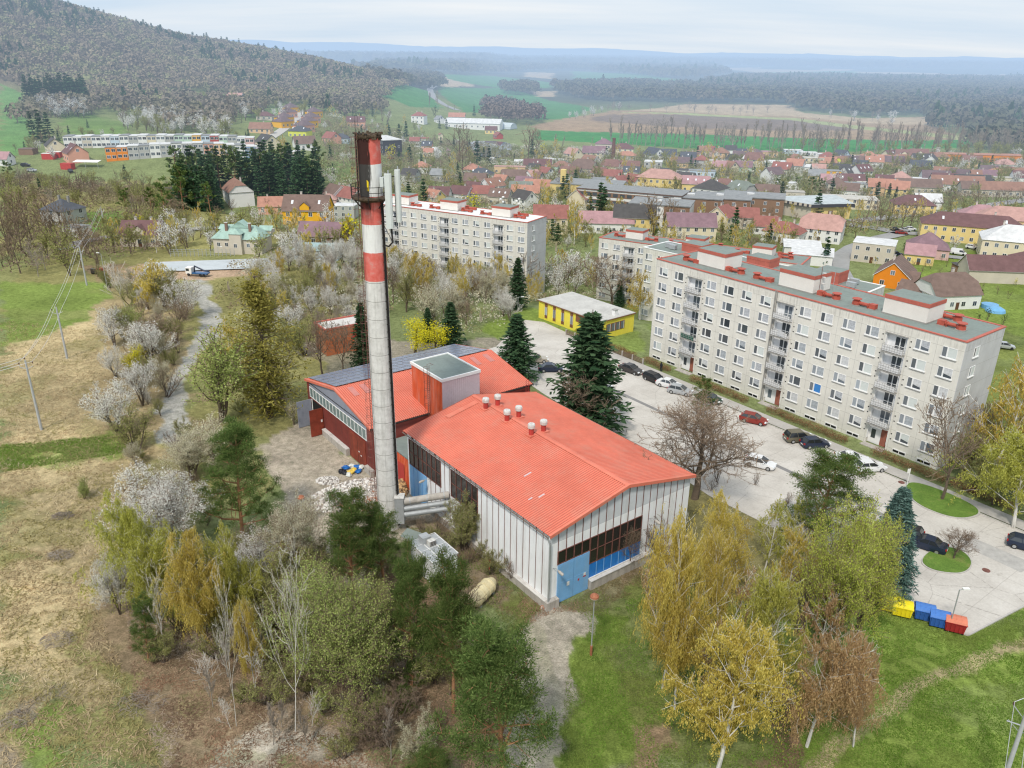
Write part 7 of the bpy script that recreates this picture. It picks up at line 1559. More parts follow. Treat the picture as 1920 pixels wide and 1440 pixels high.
# x, y of the middle of the house in the photograph, width, depth, wall height, roof kind, yaw, wall, roof, extras
TOWN = '''103,278,9,8,3.6,g,-55,cream,dark|142,292,11,9,4,g,-50,salmon,maroon,sky=2|120,403,9.5,9,5,h,-20,grey,navy,chim=2|145,432,6,5,2.8,f,-15,white,grey,win=0|272,445,11,8,3.4,g,2,beige,maroon,dormer=1,chim=2|53,283,7,5,2.6,f,0,brown,brown,win=0|3,302,9,7,3,g,0,white,pink|502,271,12,9,3.6,g,-48,cream,dark,sky=1|546,290,8,7,4,f,-5,beige,white|571,273,12,9,3.4,g,25,white,brown|490,244,13,8,2.8,g,0,peach,rust|668,232,13,8,4,g,5,salmon,maroon,sky=2|530,232,11,9,4,h,60,orangeyellow,purple|533,224,10,9,4,h,60,orangeyellow,purple|540,214,10,9,4,h,60,salmon,purple|545,205,10,9,4,h,60,orangeyellow,purple|563,250,12,9,4,h,-10,lime,navy,sky=2|570,239,11,9,4,h,60,salmon,purple|577,231,11,9,4,h,60,orangeyellow,purple|583,223,10,9,4,h,60,salmon,purple|588,213,10,9,4,h,60,orangeyellow,purple
442,188,12,9,4.5,g,0,white,salmon|498,220,11,8,3,h,0,beige,maroon|480,208,10,7,3,g,0,brown,dark|640,262,10,8,3,h,0,lightblue,navy|622,262,9,8,3,g,-40,salmon,red
356,376,10,10,4.2,h,-12,beige,purple,chim=1|332,372,9,7,3.6,g,10,grey,dark|447,366,14,10,5.5,j,-60,white,rust|579,404,14.5,10,5.6,g,0,orangeyellow,brown,dormer=1,sky=2|605,446,12,8,3,g,-5,brown,mauve|631,370,10,9,4,g,-50,white,brown|658,376,12,9,4.5,g,-42,white,red|617,378,7,6,3.4,h,0,pink,salmon|648,394,9,7,5,f,-5,grey,white|597,474,12,5,2.6,p,-5,lightblue,teal,win=0|510,390,10,8,3,g,10,salmon,orange
786,222,15,11,7,h,-14,white,red,chim=2,rows=2|824,226,11,8,3.6,g,-55,white,grey|857,222,20,10,4.5,g,-2,white,orange|921,246,13,8,3.4,g,-3,yellow,maroon|934,256,8,7,3,g,-60,redwall,red|826,256,4,3,4.5,g,-60,cream,rust,win=0,chim=0|778,268,9,7,4.2,g,-2,white,red|790,262,14,4,2.4,p,-3,white,red,win=0|801,276,9,8,3.8,g,-5,salmon,navy,sky=2|804,289,8,7,3.6,g,-5,yellow,orange,chim=0|817,286,10,6,3,g,-60,white,white|791,316,12,10,4,h,-10,white,orange,chim=2|886,321,14,11,4,h,-12,white,orange|770,331,11,8,4,g,-20,grey,dark|825,331,12,8,3.8,g,-15,grey,grey|902,328,17,11,3,h,-15,white,navy,sky=2|956,317,24,7,4.4,f,-4,peach,salmon|924,302,6,4,2.6,g,-60,white,white,win=0,chim=0|946,303,6,4,2.6,f,-5,white,white,win=0|975,306,9,5,3,p,-3,white,white,win=0|966,335,18,9,3.6,g,-6,beige,brown|892,342,14,9,3.6,g,-12,salmon,brown|923,354,13,10,4,g,45,white,rust,sky=2|940,342,9,7,3.4,g,-30,beige,orange|825,370,12,9,4,g,-8,white,maroon,dormer=1|866,368,13,9,3.6,g,-30,white,maroon|886,358,11,8,3.6,g,-20,white,maroon|907,368,13,9,4,g,-10,beige,red|815,376,9,8,4.6,g,-40,yellow,orange|984,347,11,8,3.4,g,-20,lime,mauve|998,335,9,8,4,g,45,white,salmon|939,374,12,9,4,g,-20,beige,brown,sky=3|980,364,13,8,3.4,g,-10,cream,orange|977,356,14,8,3,g,-6,grey,greengrey|984,380,12,9,5,g,-50,white,dark
1075,293,14,10,5,g,-55,cream,salmon,chim=2|1114,290,20,11,5,g,-10,cream,mauve|1132,276,15,12,8,h,-10,beige,mauve|1168,283,19,12,6,h,-10,cream,maroon|1175,294,17,9,3.6,h,-8,beige,orange|1226,293,15,12,4,g,-60,white,navy|1247,294,19,11,3.6,g,-8,white,navy|1225,309,14,11,6.2,f,-12,grey,white|1041,303,14,9,4,f,-8,white,white|1026,299,7,6,3,f,-8,white,white|1008,312,22,9,3.6,g,-3,brown,maroon,sky=1|1034,317,10,8,4.6,f,-8,mint,rust|1024,327,10,8,3.6,g,-50,white,red|1053,313,14,9,3.6,h,-18,beige,rust|1095,318,17,13,4.2,j,-22,beige,brown|1070,328,15,10,3.6,g,-24,beige,brownred|1107,304,14,9,3.4,g,-50,beige,rust|1146,315,14,10,4.4,j,-22,cream,brownred|1126,328,12,9,3.6,g,-50,white,brownred|1148,333,14,9,3.6,g,-16,beige,red|1137,341,18,8,3.6,f,-12,white,grey|1160,347,10,8,4.2,g,50,white,red|1188,345,10,9,4.2,g,-50,white,red|1181,316,15,9,4.2,g,-10,white,brownred|1184,326,12,8,4,g,-16,white,navy,sky=2|1002,337,11,8,3.4,g,-30,beige,brownred|1009,353,16,8,3.6,g,-14,peach,orange|990,366,14,8,3.6,g,-8,beige,orange|1092,380,13,11,5.2,g,52,cream,red|1032,418,13,10,6.2,g,-2,cream,red,chim=1,rows=2|1135,423,21,9,4,g,-2,white,pink,chim=2|1189,417,16,10,6,g,-8,yellow,dark,rows=2|1002,318,9,7,3,g,-30,peach,dark
1293,432,18,10,5.4,g,-2,cream,mauve,chim=2,rows=2|1332,362,17,14,6,h,-38,white,dark,rows=2|1389,362,14,11,4.4,j,-52,grey,greengrey,sky=1|1357,352,15,9,5,h,-15,white,brownred,sky=2|1304,350,17,10,4.2,g,-14,yellow,pink,sky=3|1285,341,12,9,4.2,g,-30,beige,dark|1237,342,28,14,6.6,h,-22,yellow,salmon,chim=1,rows=2|1270,324,26,10,5.4,f,-10,white,dark,rows=2|1316,328,19,9,7,f,-10,lightblue,grey,rows=2|1267,307,9,8,3.6,g,-55,orangeyellow,rust|1283,308,14,9,3.6,g,-14,peach,purple|1315,305,11,10,5.8,h,-14,grey,red,rows=2|1340,306,13,9,4.8,f,-12,cream,cream|1352,316,13,9,4,g,-26,cream,pink|1369,317,9,9,4.2,g,-58,cream,rust|1391,316,15,9,3.8,g,-16,mint,mauve|1351,291,14,11,6,h,-14,peach,rust,rows=2|1290,298,13,9,3.6,g,-16,grey,navy,sky=1|1320,286,12,9,3.8,g,-14,beige,rust|1331,286,10,9,4,g,-50,pink,red|1374,302,9,8,4,g,-58,white,dark|1387,297,12,9,4.4,g,-14,cream,purple|1395,292,14,9,4,g,-12,white,navy|1414,303,15,11,5,j,-20,cream,brownred|1414,289,14,9,3.6,h,-10,beige,purple|1442,288,14,10,4,f,-8,peach,pink|1453,308,17,11,3,p,-12,white,white,win=0|1448,332,13,10,5.4,g,27,white,purple,rows=2|1399,354,13,9,4,f,-16,grey,grey|1437,364,14,9,3.4,g,-14,brown,brown|1428,375,16,9,3,h,-10,beige,rust|1352,416,9,9,6,g,52,cream,red|1386,414,14,8,4.6,g,-8,beige,red|1434,428,9,8,3.2,g,-14,white,red|1404,301,8,7,3.2,g,-55,white,white|1301,297,11,8,4,g,-20,beige,brown|1370,284,10,8,4,g,-10,white,dark
1486,286,16,9,5,f,-8,lightblue,white,rows=2|1515,291,14,9,5.6,f,-10,white,white,rows=2|1543,293,18,8,4.6,f,-8,white,white|1551,297,13,10,4.6,h,-12,white,red|1491,301,14,10,4.6,h,-12,cream,rust|1524,302,16,10,6,f,-10,cream,cream,rows=2|1576,296,11,9,5.4,g,-58,lightblue,navy,rows=2|1597,296,17,8,3.6,f,-8,peach,cream|1629,296,13,10,4.4,h,-10,lilac,orange|1592,306,13,9,4,g,-18,lilac,purple,sky=2|1550,308,14,9,3.4,g,-12,peach,orange|1570,307,13,9,4,g,-16,lime,rust,dormer=1|1617,305,11,8,4,g,-12,yellow,brown|1638,307,14,9,4.2,g,-16,white,orange,sky=2|1657,304,15,9,4,g,-12,peach,orange|1466,320,14,10,4,g,-30,beige,red,sky=2|1490,314,13,10,4.6,g,-30,white,orange|1520,316,17,8,3.2,p,-10,white,white,win=0|1534,320,10,8,3.2,g,-12,beige,salmon|1549,326,19,9,5.6,f,-9,orangeyellow,grey,rows=2|1576,322,12,9,4,g,-16,yellow,dark|1593,327,13,9,4,g,25,white,dark,sky=2|1614,326,13,10,5.2,g,25,white,maroon,sky=3,rows=2|1612,313,11,8,3.6,g,-20,white,navy|1581,337,16,5,3,p,-8,dark,white,win=0|1592,343,18,9,3.6,g,-8,beige,maroon,sky=2|1604,352,14,9,5,f,-12,white,grey,rows=2|1567,351,11,10,5.4,h,-12,beige,brown,rows=2|1588,362,13,9,4,g,-24,white,brown|1625,346,14,9,3.4,f,-8,cream,cream|1656,346,11,9,4,g,-22,white,maroon|1652,356,17,10,4.4,g,-14,peach,orange|1681,360,13,10,4.4,g,-22,yellow,orange|1687,340,12,11,5.4,h,-22,beige,salmon,rows=2|1475,348,12,8,3.6,f,-10,white,white|1490,366,11,8,4,f,-14,beige,beige|1531,332,12,8,3.4,g,-20,yellow,grey|1552,342,10,8,3.6,g,-14,beige,pink
1540,436,15,11,5,j,-28,white,salmon|1470,440,14,10,4,h,-35,white,red,chim=2|1669,294,12,9,3.8,g,20,cream,maroon,sky=1|1692,295,13,10,4.6,g,-14,cream,brownred,dormer=1|1721,294,15,10,4.6,g,-12,cream,brownred,dormer=1|1690,303,11,9,4,g,-16,cream,rust,dormer=1|1709,301,10,8,3.8,f,-12,orangeyellow,orange|1675,306,15,9,3.8,g,-14,peach,purple|1728,301,16,9,3.6,g,-5,white,dark,sky=3|1746,305,10,9,4.4,g,55,white,dark|1761,298,14,10,5,h,-12,yellow,rust|1900,296,17,10,4.4,f,-6,cream,cream|1820,306,15,9,4.4,g,-12,peach,brownred|1724,315,15,10,3.4,g,-22,maroonwall,navy|1882,311,16,10,4,h,-12,white,salmon|1722,340,26,9,3.6,f,-8,white,white|1719,354,27,10,3.4,g,-9,beige,brown|1752,338,18,10,3.8,g,-12,white,purple|1771,331,16,11,4,g,-26,beige,rust|1767,343,15,10,3.6,g,-12,white,maroon|1791,350,32,11,3.8,g,-10,white,rust,sky=3|1797,333,13,9,4.4,g,-48,grey,purple|1816,334,15,9,4,g,-14,cream,rust,sky=2|1820,345,22,9,3.6,g,-9,white,dark|1845,350,9,8,3.6,g,-50,brown,dark|1846,334,14,9,4,g,-14,white,mauve|1853,325,13,9,4,g,-14,white,purple|1868,328,15,10,4,h,-12,peach,orange|1891,326,15,10,4.2,h,-12,white,maroon|1880,338,13,8,3.6,f,-8,cream,cream|1911,330,12,9,4,g,-12,peach,rust|1915,338,13,9,4.2,g,-14,white,maroon|1882,360,32,10,3.4,g,-7,beige,rust|1835,358,24,9,3.4,g,-7,beige,brown|1710,389,17,11,4.6,h,-12,yellow,maroon,sky=1|1737,382,14,9,3.4,g,-10,white,white,win=0,chim=0|1813,300,9,7,3,g,-12,white,red
1820,434,35,12,6.4,h,-22,yellow,maroon,chim=2,rows=2,sky=2|1838,414,16,12,6,h,-20,peach,pink,rows=2|1890,422,24,13,6.8,h,-22,peach,salmon,chim=2,rows=2|1900,462,21,14,6.6,h,-24,cream,white,chim=2,rows=2|1639,468,13,11,6.4,f,-28,beige,white,rows=2|1738,468,13,12,3.6,h,-22,pink,mauve,rise=4.5|1723,482,9,7,3.4,g,-25,yellow,pink,chim=0|1677,520,13,10,3.6,g,58,deeporange,brown|1700,528,6,5,2.8,g,-32,deeporange,brown,chim=0|1772,555,14,11,4.2,j,10,white,brown,rise=5|1711,552,7,6,3,g,-45,white,brown,chim=0,win=0|1868,512,20,9,4,g,-6,beige,maroon,chim=0,win=0|1907,505,16,9,4,g,32,beige,maroon,chim=0,win=0|1817,506,10,5,2.6,p,20,brown,dark,win=0|1503,468,12,9,3.4,p,-15,white,white,win=0|1522,482,13,9,3.4,p,-20,white,white,win=0|1892,505,0,0,0,x,0,x,x'''
ROOFC.update(cream=(.60, .56, .47), beige=(.5, .46, .38)); WALLC['maroonwall'] = (.14, .05, .05); WNAME['maroonwall'] = 'dark red'
def place_word(px, py):
    if px < 340 and py < 330: return 'below the far left meadow'
    if px < 340: return 'in the scrub on the left'
    if px < 620 and py < 250: return 'in the estate under the hill'
    if px < 690 and py < 300: return 'above the spruce wood'
    if px < 700: return 'behind the building site'
    if px < 1000 and py < 280: return 'round the pond'
    if px < 1000 and py < 335: return 'in gardens below the pond'
    if px < 1010: return 'behind the white roofed block'
    if px < 1215 and py < 300: return 'by the old brick stack'
    if px < 1215 and py < 360: return 'left of the school'
    if px < 1215: return 'near the school trees'
    if px < 1460 and py < 312: return 'on the middle village edge'
    if px < 1460 and py < 390: return 'behind the dark fronted school'
    if px < 1500: return 'behind the blocks'
    if px < 1665 and py < 312: return 'on the right village edge'
    if px < 1690 and py < 375: return 'between pines and road trees'
    if py < 312: return 'on the far right village edge'
    if py < 375: return 'above the road trees'
    if py < 450: return 'below the road trees at right'
    return 'behind the long beige block'
for it in TOWN.replace('\n', '|').split('|'):
    f = it.split(','); 
    if f[5] == 'x': continue
    px, py, w_, d_, h_ = map(float, f[:5]); kw = {k: float(v) if k == 'rise' else int(v) for k, v in (q.split('=') for q in f[9:])}
    x, y = at(px, py, h_ * .55); rn = dict(g='gabled', h='hipped', f='flat', j='half hipped', p='lean-to')[f[5]]; big = 'long' if w_ > 19 else ('small' if w_ < 9 else '')
    kind = 'shed' if not kw.get('win', 1) else 'house'
    lab = f"{big} {WNAME.get(f[7], f[7])} {kind}, {RNAME.get(f[8], f[8])} {rn} roof, {place_word(px, py)}".strip()
    if 'win' in kw: kw['win'] = bool(kw['win'])
    if py < 385 and px > 690: w_, d_, h_ = (w_ * .75, d_ * .82, h_ * .9) if py < 335 else (w_ * .79, d_ * .84, h_)
    house(x, y, w_, d_, h_, f[5], float(f[6]), f[7], f[8], lab, name='shed' if kind == 'shed' else 'house', cat=kind, px=px, **kw)
# terraced rows on the left
def terrace(pts, cols, label, h=5.6, d=9):
    W0, W1 = at(*pts[0], h * .4), at(*pts[1], h * .4); n = len(cols); yaw = math.degrees(math.atan2(W1[1] - W0[1], W1[0] - W0[0])); w = math.dist(W0, W1) / n
    for i, c in enumerate(cols):
        f = (i + .5) / n; x, y = W0[0] + (W1[0] - W0[0]) * f, W0[1] + (W1[1] - W0[1]) * f
        house(x, y, w - .15, d, h + (.0 if i % 2 else .25), 'f', yaw, c, 'white' if i % 3 else 'grey', f"{WNAME.get(c, c)} flat roofed terraced house in the {label}", name='terraced_house', cat='terraced house', rows=2, winw=1.6, px=proj(x, y, 0)[0])
terrace([(124, 268), (478, 271)], ['white', 'white', 'beige', 'white', 'white', 'lightblue', 'white', 'grey', 'white', 'cream', 'white', 'grey', 'mint', 'mint', 'orangeyellow', 'lightblue', 'redwall', 'mint', 'grey', 'white', 'pink'], 'upper row under the hill')
terrace([(200, 290), (498, 289)], ['deeporange', 'deeporange', 'grey', 'grey', 'white', 'grey', 'white', 'grey', 'grey', 'salmon', 'peach', 'grey', 'white', 'blue', 'lilac'], 'lower row above the spruces')
# special buildings
def special(name, label, px, py, yaw, cat, dz=3):
    x, y = at(px, py, dz); z = T(x, y); KEEP_OUT.append((x, y, 14)); t = thing(name, label, cat, (x, y, z), R(yaw)); return t
# mint copper roofed villa
t = special('villa', 'large villa with pale mint copper roof, cross gables and brick chimneys', 455, 450, -6, 'villa', 3); t.scale = (.76, .76, .76); wm, rm = wmat('beige'), rmat('mint')
MB().box(-9, 9, -5, 5, -2, 5.6, wm).box(-2.2, 2.2, -6.4, -5, -2, 7.6, wm).build('wall', t); r_ = MB()
r_.poly([(-9.6, -5.6, 5.4), (9.6, -5.6, 5.4), (5.5, 0, 9.6), (-5.5, 0, 9.6)], rm).poly([(9.6, 5.6, 5.4), (-9.6, 5.6, 5.4), (-5.5, 0, 9.6), (5.5, 0, 9.6)], rm).poly([(9.6, -5.6, 5.4), (9.6, 5.6, 5.4), (5.5, 0, 9.6)], rm).poly([(-9.6, 5.6, 5.4), (-9.6, -5.6, 5.4), (-5.5, 0, 9.6)], rm)
r_.poly([(-3.6, -1.5, 8.6), (0, -1.8, 11.2), (3.6, -1.5, 8.6)], rm).poly([(-3.6, -1.5, 8.6), (-3.6, 2.4, 8.6), (0, 2.4, 11.2), (0, -1.8, 11.2)], rm).poly([(3.6, -1.5, 8.6), (0, -1.8, 11.2), (0, 2.4, 11.2), (3.6, 2.4, 8.6)], rm)
r_.poly([(-2.5, -6.7, 7.4), (2.5, -6.7, 7.4), (0, -5.0, 9.2)], rm).poly([(-2.5, -6.7, 7.4), (0, -5.0, 9.2), (0, -2.2, 8.8), (-2.5, -3.2, 7.4)], rm).poly([(2.5, -6.7, 7.4), (2.5, -3.2, 7.4), (0, -2.2, 8.8), (0, -5.0, 9.2)], rm)
for s in (-1, 1): r_.box(s * 7.6 - 2.3, s * 7.6 + 2.3, 3.0, 7.0, 6.0, 7.2, wm); r_.poly([(s * 7.6 - 2.6, 2.6, 7.2), (s * 7.6 + 2.6, 2.6, 7.2), (s * 7.6 + 2.6, 5, 8.6), (s * 7.6 - 2.6, 5, 8.6)], rm)
ro = r_.build('roof', t)
for s in (-4.6, 4.3): MB().box(s - .45, s + .45, -2.6, -1.8, 6.5, 10.6, mat('chimney_brown', (.22, .14, .11))).box(s - .55, s + .55, -2.7, -1.7, 10.6, 10.8, M_ZINC).build('chimney', ro)
wa, wb = hwin(1.1, 1.25)
for x_ in (-7, -4, 0, 4.2, 7): o = link('window', wa, t, (x_, -5 if x_ else -6.4, 2.6)); link('pane', wb, o)
# white barn with long roof and glasshouse
t = special('riding_hall', 'very long white hall with pale roof behind the pond', 889, 234, -9, 'hall'); MB().box(-24, 24, -9, 9, -2, 5, wmat('white')).build('wall', t)
MB().poly([(-24.5, -9.5, 4.9), (24.5, -9.5, 4.9), (24.5, 0, 8.4), (-24.5, 0, 8.4)], rmat('white')).poly([(24.5, 9.5, 4.9), (-24.5, 9.5, 4.9), (-24.5, 0, 8.4), (24.5, 0, 8.4)], rmat('white')).poly([(24, -9, 5), (24, 9, 5), (24, 0, 8.3)], wmat('white')).build('roof', t)
for i in range(9): o = link('window', wa, t, (-20 + i * 5, -9, 1.8)); link('pane', wb, o)
t = special('glasshouse', 'grey glasshouse with rounded roof beside the long white hall', 943, 236, -30, 'greenhouse', 2); g_ = MB(); M_GH = mat('greenhouse_film', (.48, .54, .56), .3, var=.1); 
for k in range(8): a0, a1 = math.pi * k / 8, math.pi * (k + 1) / 8; g_.poly([(-11, -6 * math.cos(a0), 5 * math.sin(a0)), (11, -6 * math.cos(a0), 5 * math.sin(a0)), (11, -6 * math.cos(a1), 5 * math.sin(a1)), (-11, -6 * math.cos(a1), 5 * math.sin(a1))], M_GH)
for s in (-11, 11): g_.poly([(s, -6 * math.cos(math.pi * k / 8), 5 * math.sin(math.pi * k / 8)) for k in range(9)], M_GH)
g_.build('cover', t); MB().tube([(-11.05, -6, 0), (-11.05, -4.2, 3.6), (-11.05, 0, 5.05), (-11.05, 4.2, 3.6), (-11.05, 6, 0)], .15, M_STEEL, 4).tube([(11.05, -6, 0), (11.05, -4.2, 3.6), (11.05, 0, 5.05), (11.05, 4.2, 3.6), (11.05, 6, 0)], .15, M_STEEL, 4).build('frame', t)
# dark office at left of pond
t = special('office_building', 'dark fronted flat roofed office block just right of the chimney top', 722, 273, -62, 'building', 4); MB().box(-14, 14, -6, 6, -2, 8.5, wmat('dark'), rmat('white')).build('wall', t); MB().box(-14.3, 14.3, -6.3, 6.3, 8.5, 8.9, rmat('white')).build('roof', t)
for i in range(8):
    for k in range(3): o = link('window', wa, t, (-12 + i * 3.4, -6, 1 + 2.7 * k)); link('pane', wb, o)
for i in range(3): o = link('window', wa, t, (14, -4 + i * 4, 4), R(90)); link('pane', wb, o)
# yellow gym with chimney tower and brown striped school
t = special('gymnasium', 'cream flat roofed gymnasium with square yellow chimney tower', 1103, 356, -14, 'building', 3); MB().box(-17, 17, -9, 9, -2, 6.5, wmat('yellow')).box(3, 17, -10.5, -9, -2, 4.5, wmat('cream')).build('wall', t); ro = MB().box(-17.3, 17.3, -9.3, 9.3, 6.5, 6.9, rmat('grey')).build('roof', t); MB().box(-12.5, -10, -7.5, -5, 6.9, 13, wmat('yellow')).build('chimney', ro); MB().box(-14, -9, -9.06, -9, 3.5, 5, M_GL2).box(-1, 2.5, -9.06, -9, 3.8, 5, M_GL2).box(6, 14, -10.56, -10.5, 1.5, 3.4, M_GL2).build('window', t)
t = special('school_building', 'long three storey school with brown window bands and pale grey roof', 1186, 376, -24, 'school', 5); MB().box(-23, 23, -8, 8, -3, 9.5, wmat('white')).build('wall', t); MB().box(-23.3, 23.3, -8.3, 8.3, 9.5, 10, rmat('brown'), rmat('grey')).build('roof', t)
for k in range(3):
    b_ = MB().box(-22.8, 12, -8.07, -8, .6 + 3.1 * k, 2.6 + 3.1 * k, wmat('brown')).build('window_band', t); g_ = MB()
    for i in range(11): g_.box(-22 + i * 3.1, -19.9 + i * 3.1, -8.1, -8.071, .9 + 3.1 * k, 2.3 + 3.1 * k, M_GL1)
    g_.build('pane', b_)
for i, (px, py, w2, lb) in enumerate(((1240, 398, 24, 'white walled school wing with grey roof nearest the beige block'), (1301, 385, 24, 'school wing with dark brown front left of the middle'), (1355, 386, 23, 'middle school wing with white side and brown front'), (1412, 384, 25, 'rightmost school wing with dark brown front'))):
    t = special('school_wing', lb, px, py, -18, 'school', 5); MB().box(-w2 / 2, w2 / 2, -8, 8, -3, 9, wmat('white')).box(-w2 / 2 + (.2 if i else 14), w2 / 2 + .01, -8.05, -8, 1, 9, wmat('brown')).build('wall', t); MB().box(-w2 / 2 - .3, w2 / 2 + .3, -8.3, 8.3, 9, 9.4, rmat('grey')).box(-3, 0, -2, 1, 9.4, 10, rmat('white')).build('roof', t)
    for k in range(3):
        for q in range(5): o = link('window', wa, t, (-w2 / 2 + 2.5 + q * w2 / 5, -8.05, 1.1 + 2.8 * k)); link('pane', wb, o)
        o = link('window', wa, t, (-w2 / 2, 2, 1.1 + 2.8 * k), R(-90)); link('pane', wb, o)
# sports hall with toothed eaves
t = special('sports_hall', 'wide hall with pale blue roof, toothed dark eaves and orange wall with brown doors', 1514, 390, -2, 'hall', 3)
MB().poly([(-17, 6, -2), (-2, -11, -2), (-2, -11, 5), (-17, 6, 5)], wmat('beige')).poly([(-2, -11, -2), (16, -7, -2), (16, -7, 5), (-2, -11, 5)], wmat('yellow')).poly([(16, -7, -2), (14, 10, -2), (14, 10, 5), (16, -7, 5)], wmat('beige')).poly([(14, 10, -2), (-17, 6, -2), (-17, 6, 5), (14, 10, 5)], wmat('beige')).build('wall', t)
MB().poly([(-18, 6, 6.6), (-2.5, -12.2, 6.6), (17, -8, 6.6), (15, 11, 7.2)], rmat('lightblue')).poly([(-2.5, -12.2, 6.59), (-2.5, -12.2, 5.2), (17, -8, 5.2), (17, -8, 6.59)], wmat('dark')).poly([(-18, 6, 6.59), (-18, 6, 5.4), (-2.5, -12.2, 5.4), (-2.5, -12.2, 6.59)], wmat('beige')).build('roof', t); te = MB()
for i in range(10): f = (i + .3) / 10; x_, y_ = -18 + 15.5 * f, 6 - 18.2 * f; te.box(x_ - .35, x_ + .35, y_ - .45, y_ + .2, 5.3, 6.5, wmat('dark'))
te.build('eaves_teeth', t)
for f in (.2, .5, .8): x_, y_ = -2 + 18 * f, -11 + 4 * f; MB().prism([(x_ - 1.1, y_ - .3), (x_ + 1.1, y_ + .18), (x_ + 1.1, y_ + .3), (x_ - 1.1, y_ - .15)], -1, 3.6, wmat('brown')).build('door', t)
x, y = at(1592, 376, 3); house(x, y, 24, 13, 4.4, 'f', -14, 'cream', 'cream', 'wide low cream building with pale roof right of the hall with toothed eaves', px=1592)
# long orange supermarket, brick stack, pools, containers, tents
t = special('long_building', 'very long low orange building on the village edge at far right', 1832, 297, -5, 'building', 2); MB().box(-28, 28, -5, 5, -2, 4.6, wmat('deeporange'), rmat('orange')).build('wall', t); MB().box(-28.3, 28.3, -5.3, 5.3, 4.6, 4.9, rmat('orange')).build('roof', t)
for i in range(10): o = link('window', wa, t, (-25 + i * 5, -5, 1.6)); link('pane', wb, o)
x, y = at(1149, 303); hh = zat(x, y, 1149, 259) - T(x, y); tag(MB().tube([(0, 0, -1), (0, 0, hh)], [1.5, .95], mat('brick_stack', (.17, .09, .075)), 16).tube([(0, 0, hh - .8), (0, 0, hh + .2)], 1.15, mat('brick_stack', (.17, .09, .075)), 16).build('brick_stack', None, (x, y, T(x, y))), 'old dark brick factory stack rising above the village roofs', 'chimney')
for px, py, r_, h_, c_, lb in ((1855, 577, 2.2, 1.1, 'blue', 'round light blue garden pool'), (1866, 584, 2.6, 1.0, 'blue', 'covered blue pool dome beside the round one')):
    x, y = at(px, py); pr = [(r_, 0), (r_, h_)] if 'round light' in lb else [(r_, 0), (r_ * .9, h_ * .7), (r_ * .5, h_ * 1.3), (.1, h_ * 1.5)]
    tag(MB().lathe(pr, mat('pool_blue', (.16, .38, .62), .4), 18).build('garden_pool', None, (x, y, T(x, y))), lb, 'pool')
for px, py, lb, yaw in ((93, 298, 'red shipping container left of the salmon gabled house', 0), (104, 295, 'smaller red container behind the other one', 0), (128, 317, 'red garage with ribbed roof below the salmon house', -15)):
    x, y = at(px, py); tag(MB().box(-3, 3, -1.3, 1.3, -.5, 2.6, M_RED).box(-3.05, 3.05, -1.35, 1.35, 2.601, 2.7, M_RED if 'garage' in lb else M_WHITE).build('container', None, (x, y, T(x, y)), R(yaw)), lb, 'container')
x, y = at(165, 313); t = thing('canopy_tent', 'long white tent roof on posts below the salmon house', 'canopy', (x, y, T(x, y)), R(-3)); MB().poly([(-6, -2, 2.4), (6, -2, 2.4), (6, 2, 3), (-6, 2, 3)], M_WHITE).build('cover', t)
for xx in (-6, 0, 6): MB().box(xx - .06, xx + .06, -2, -1.9, -1, 2.4, M_STEEL).build('post', t)
dedupe(HOUSES)
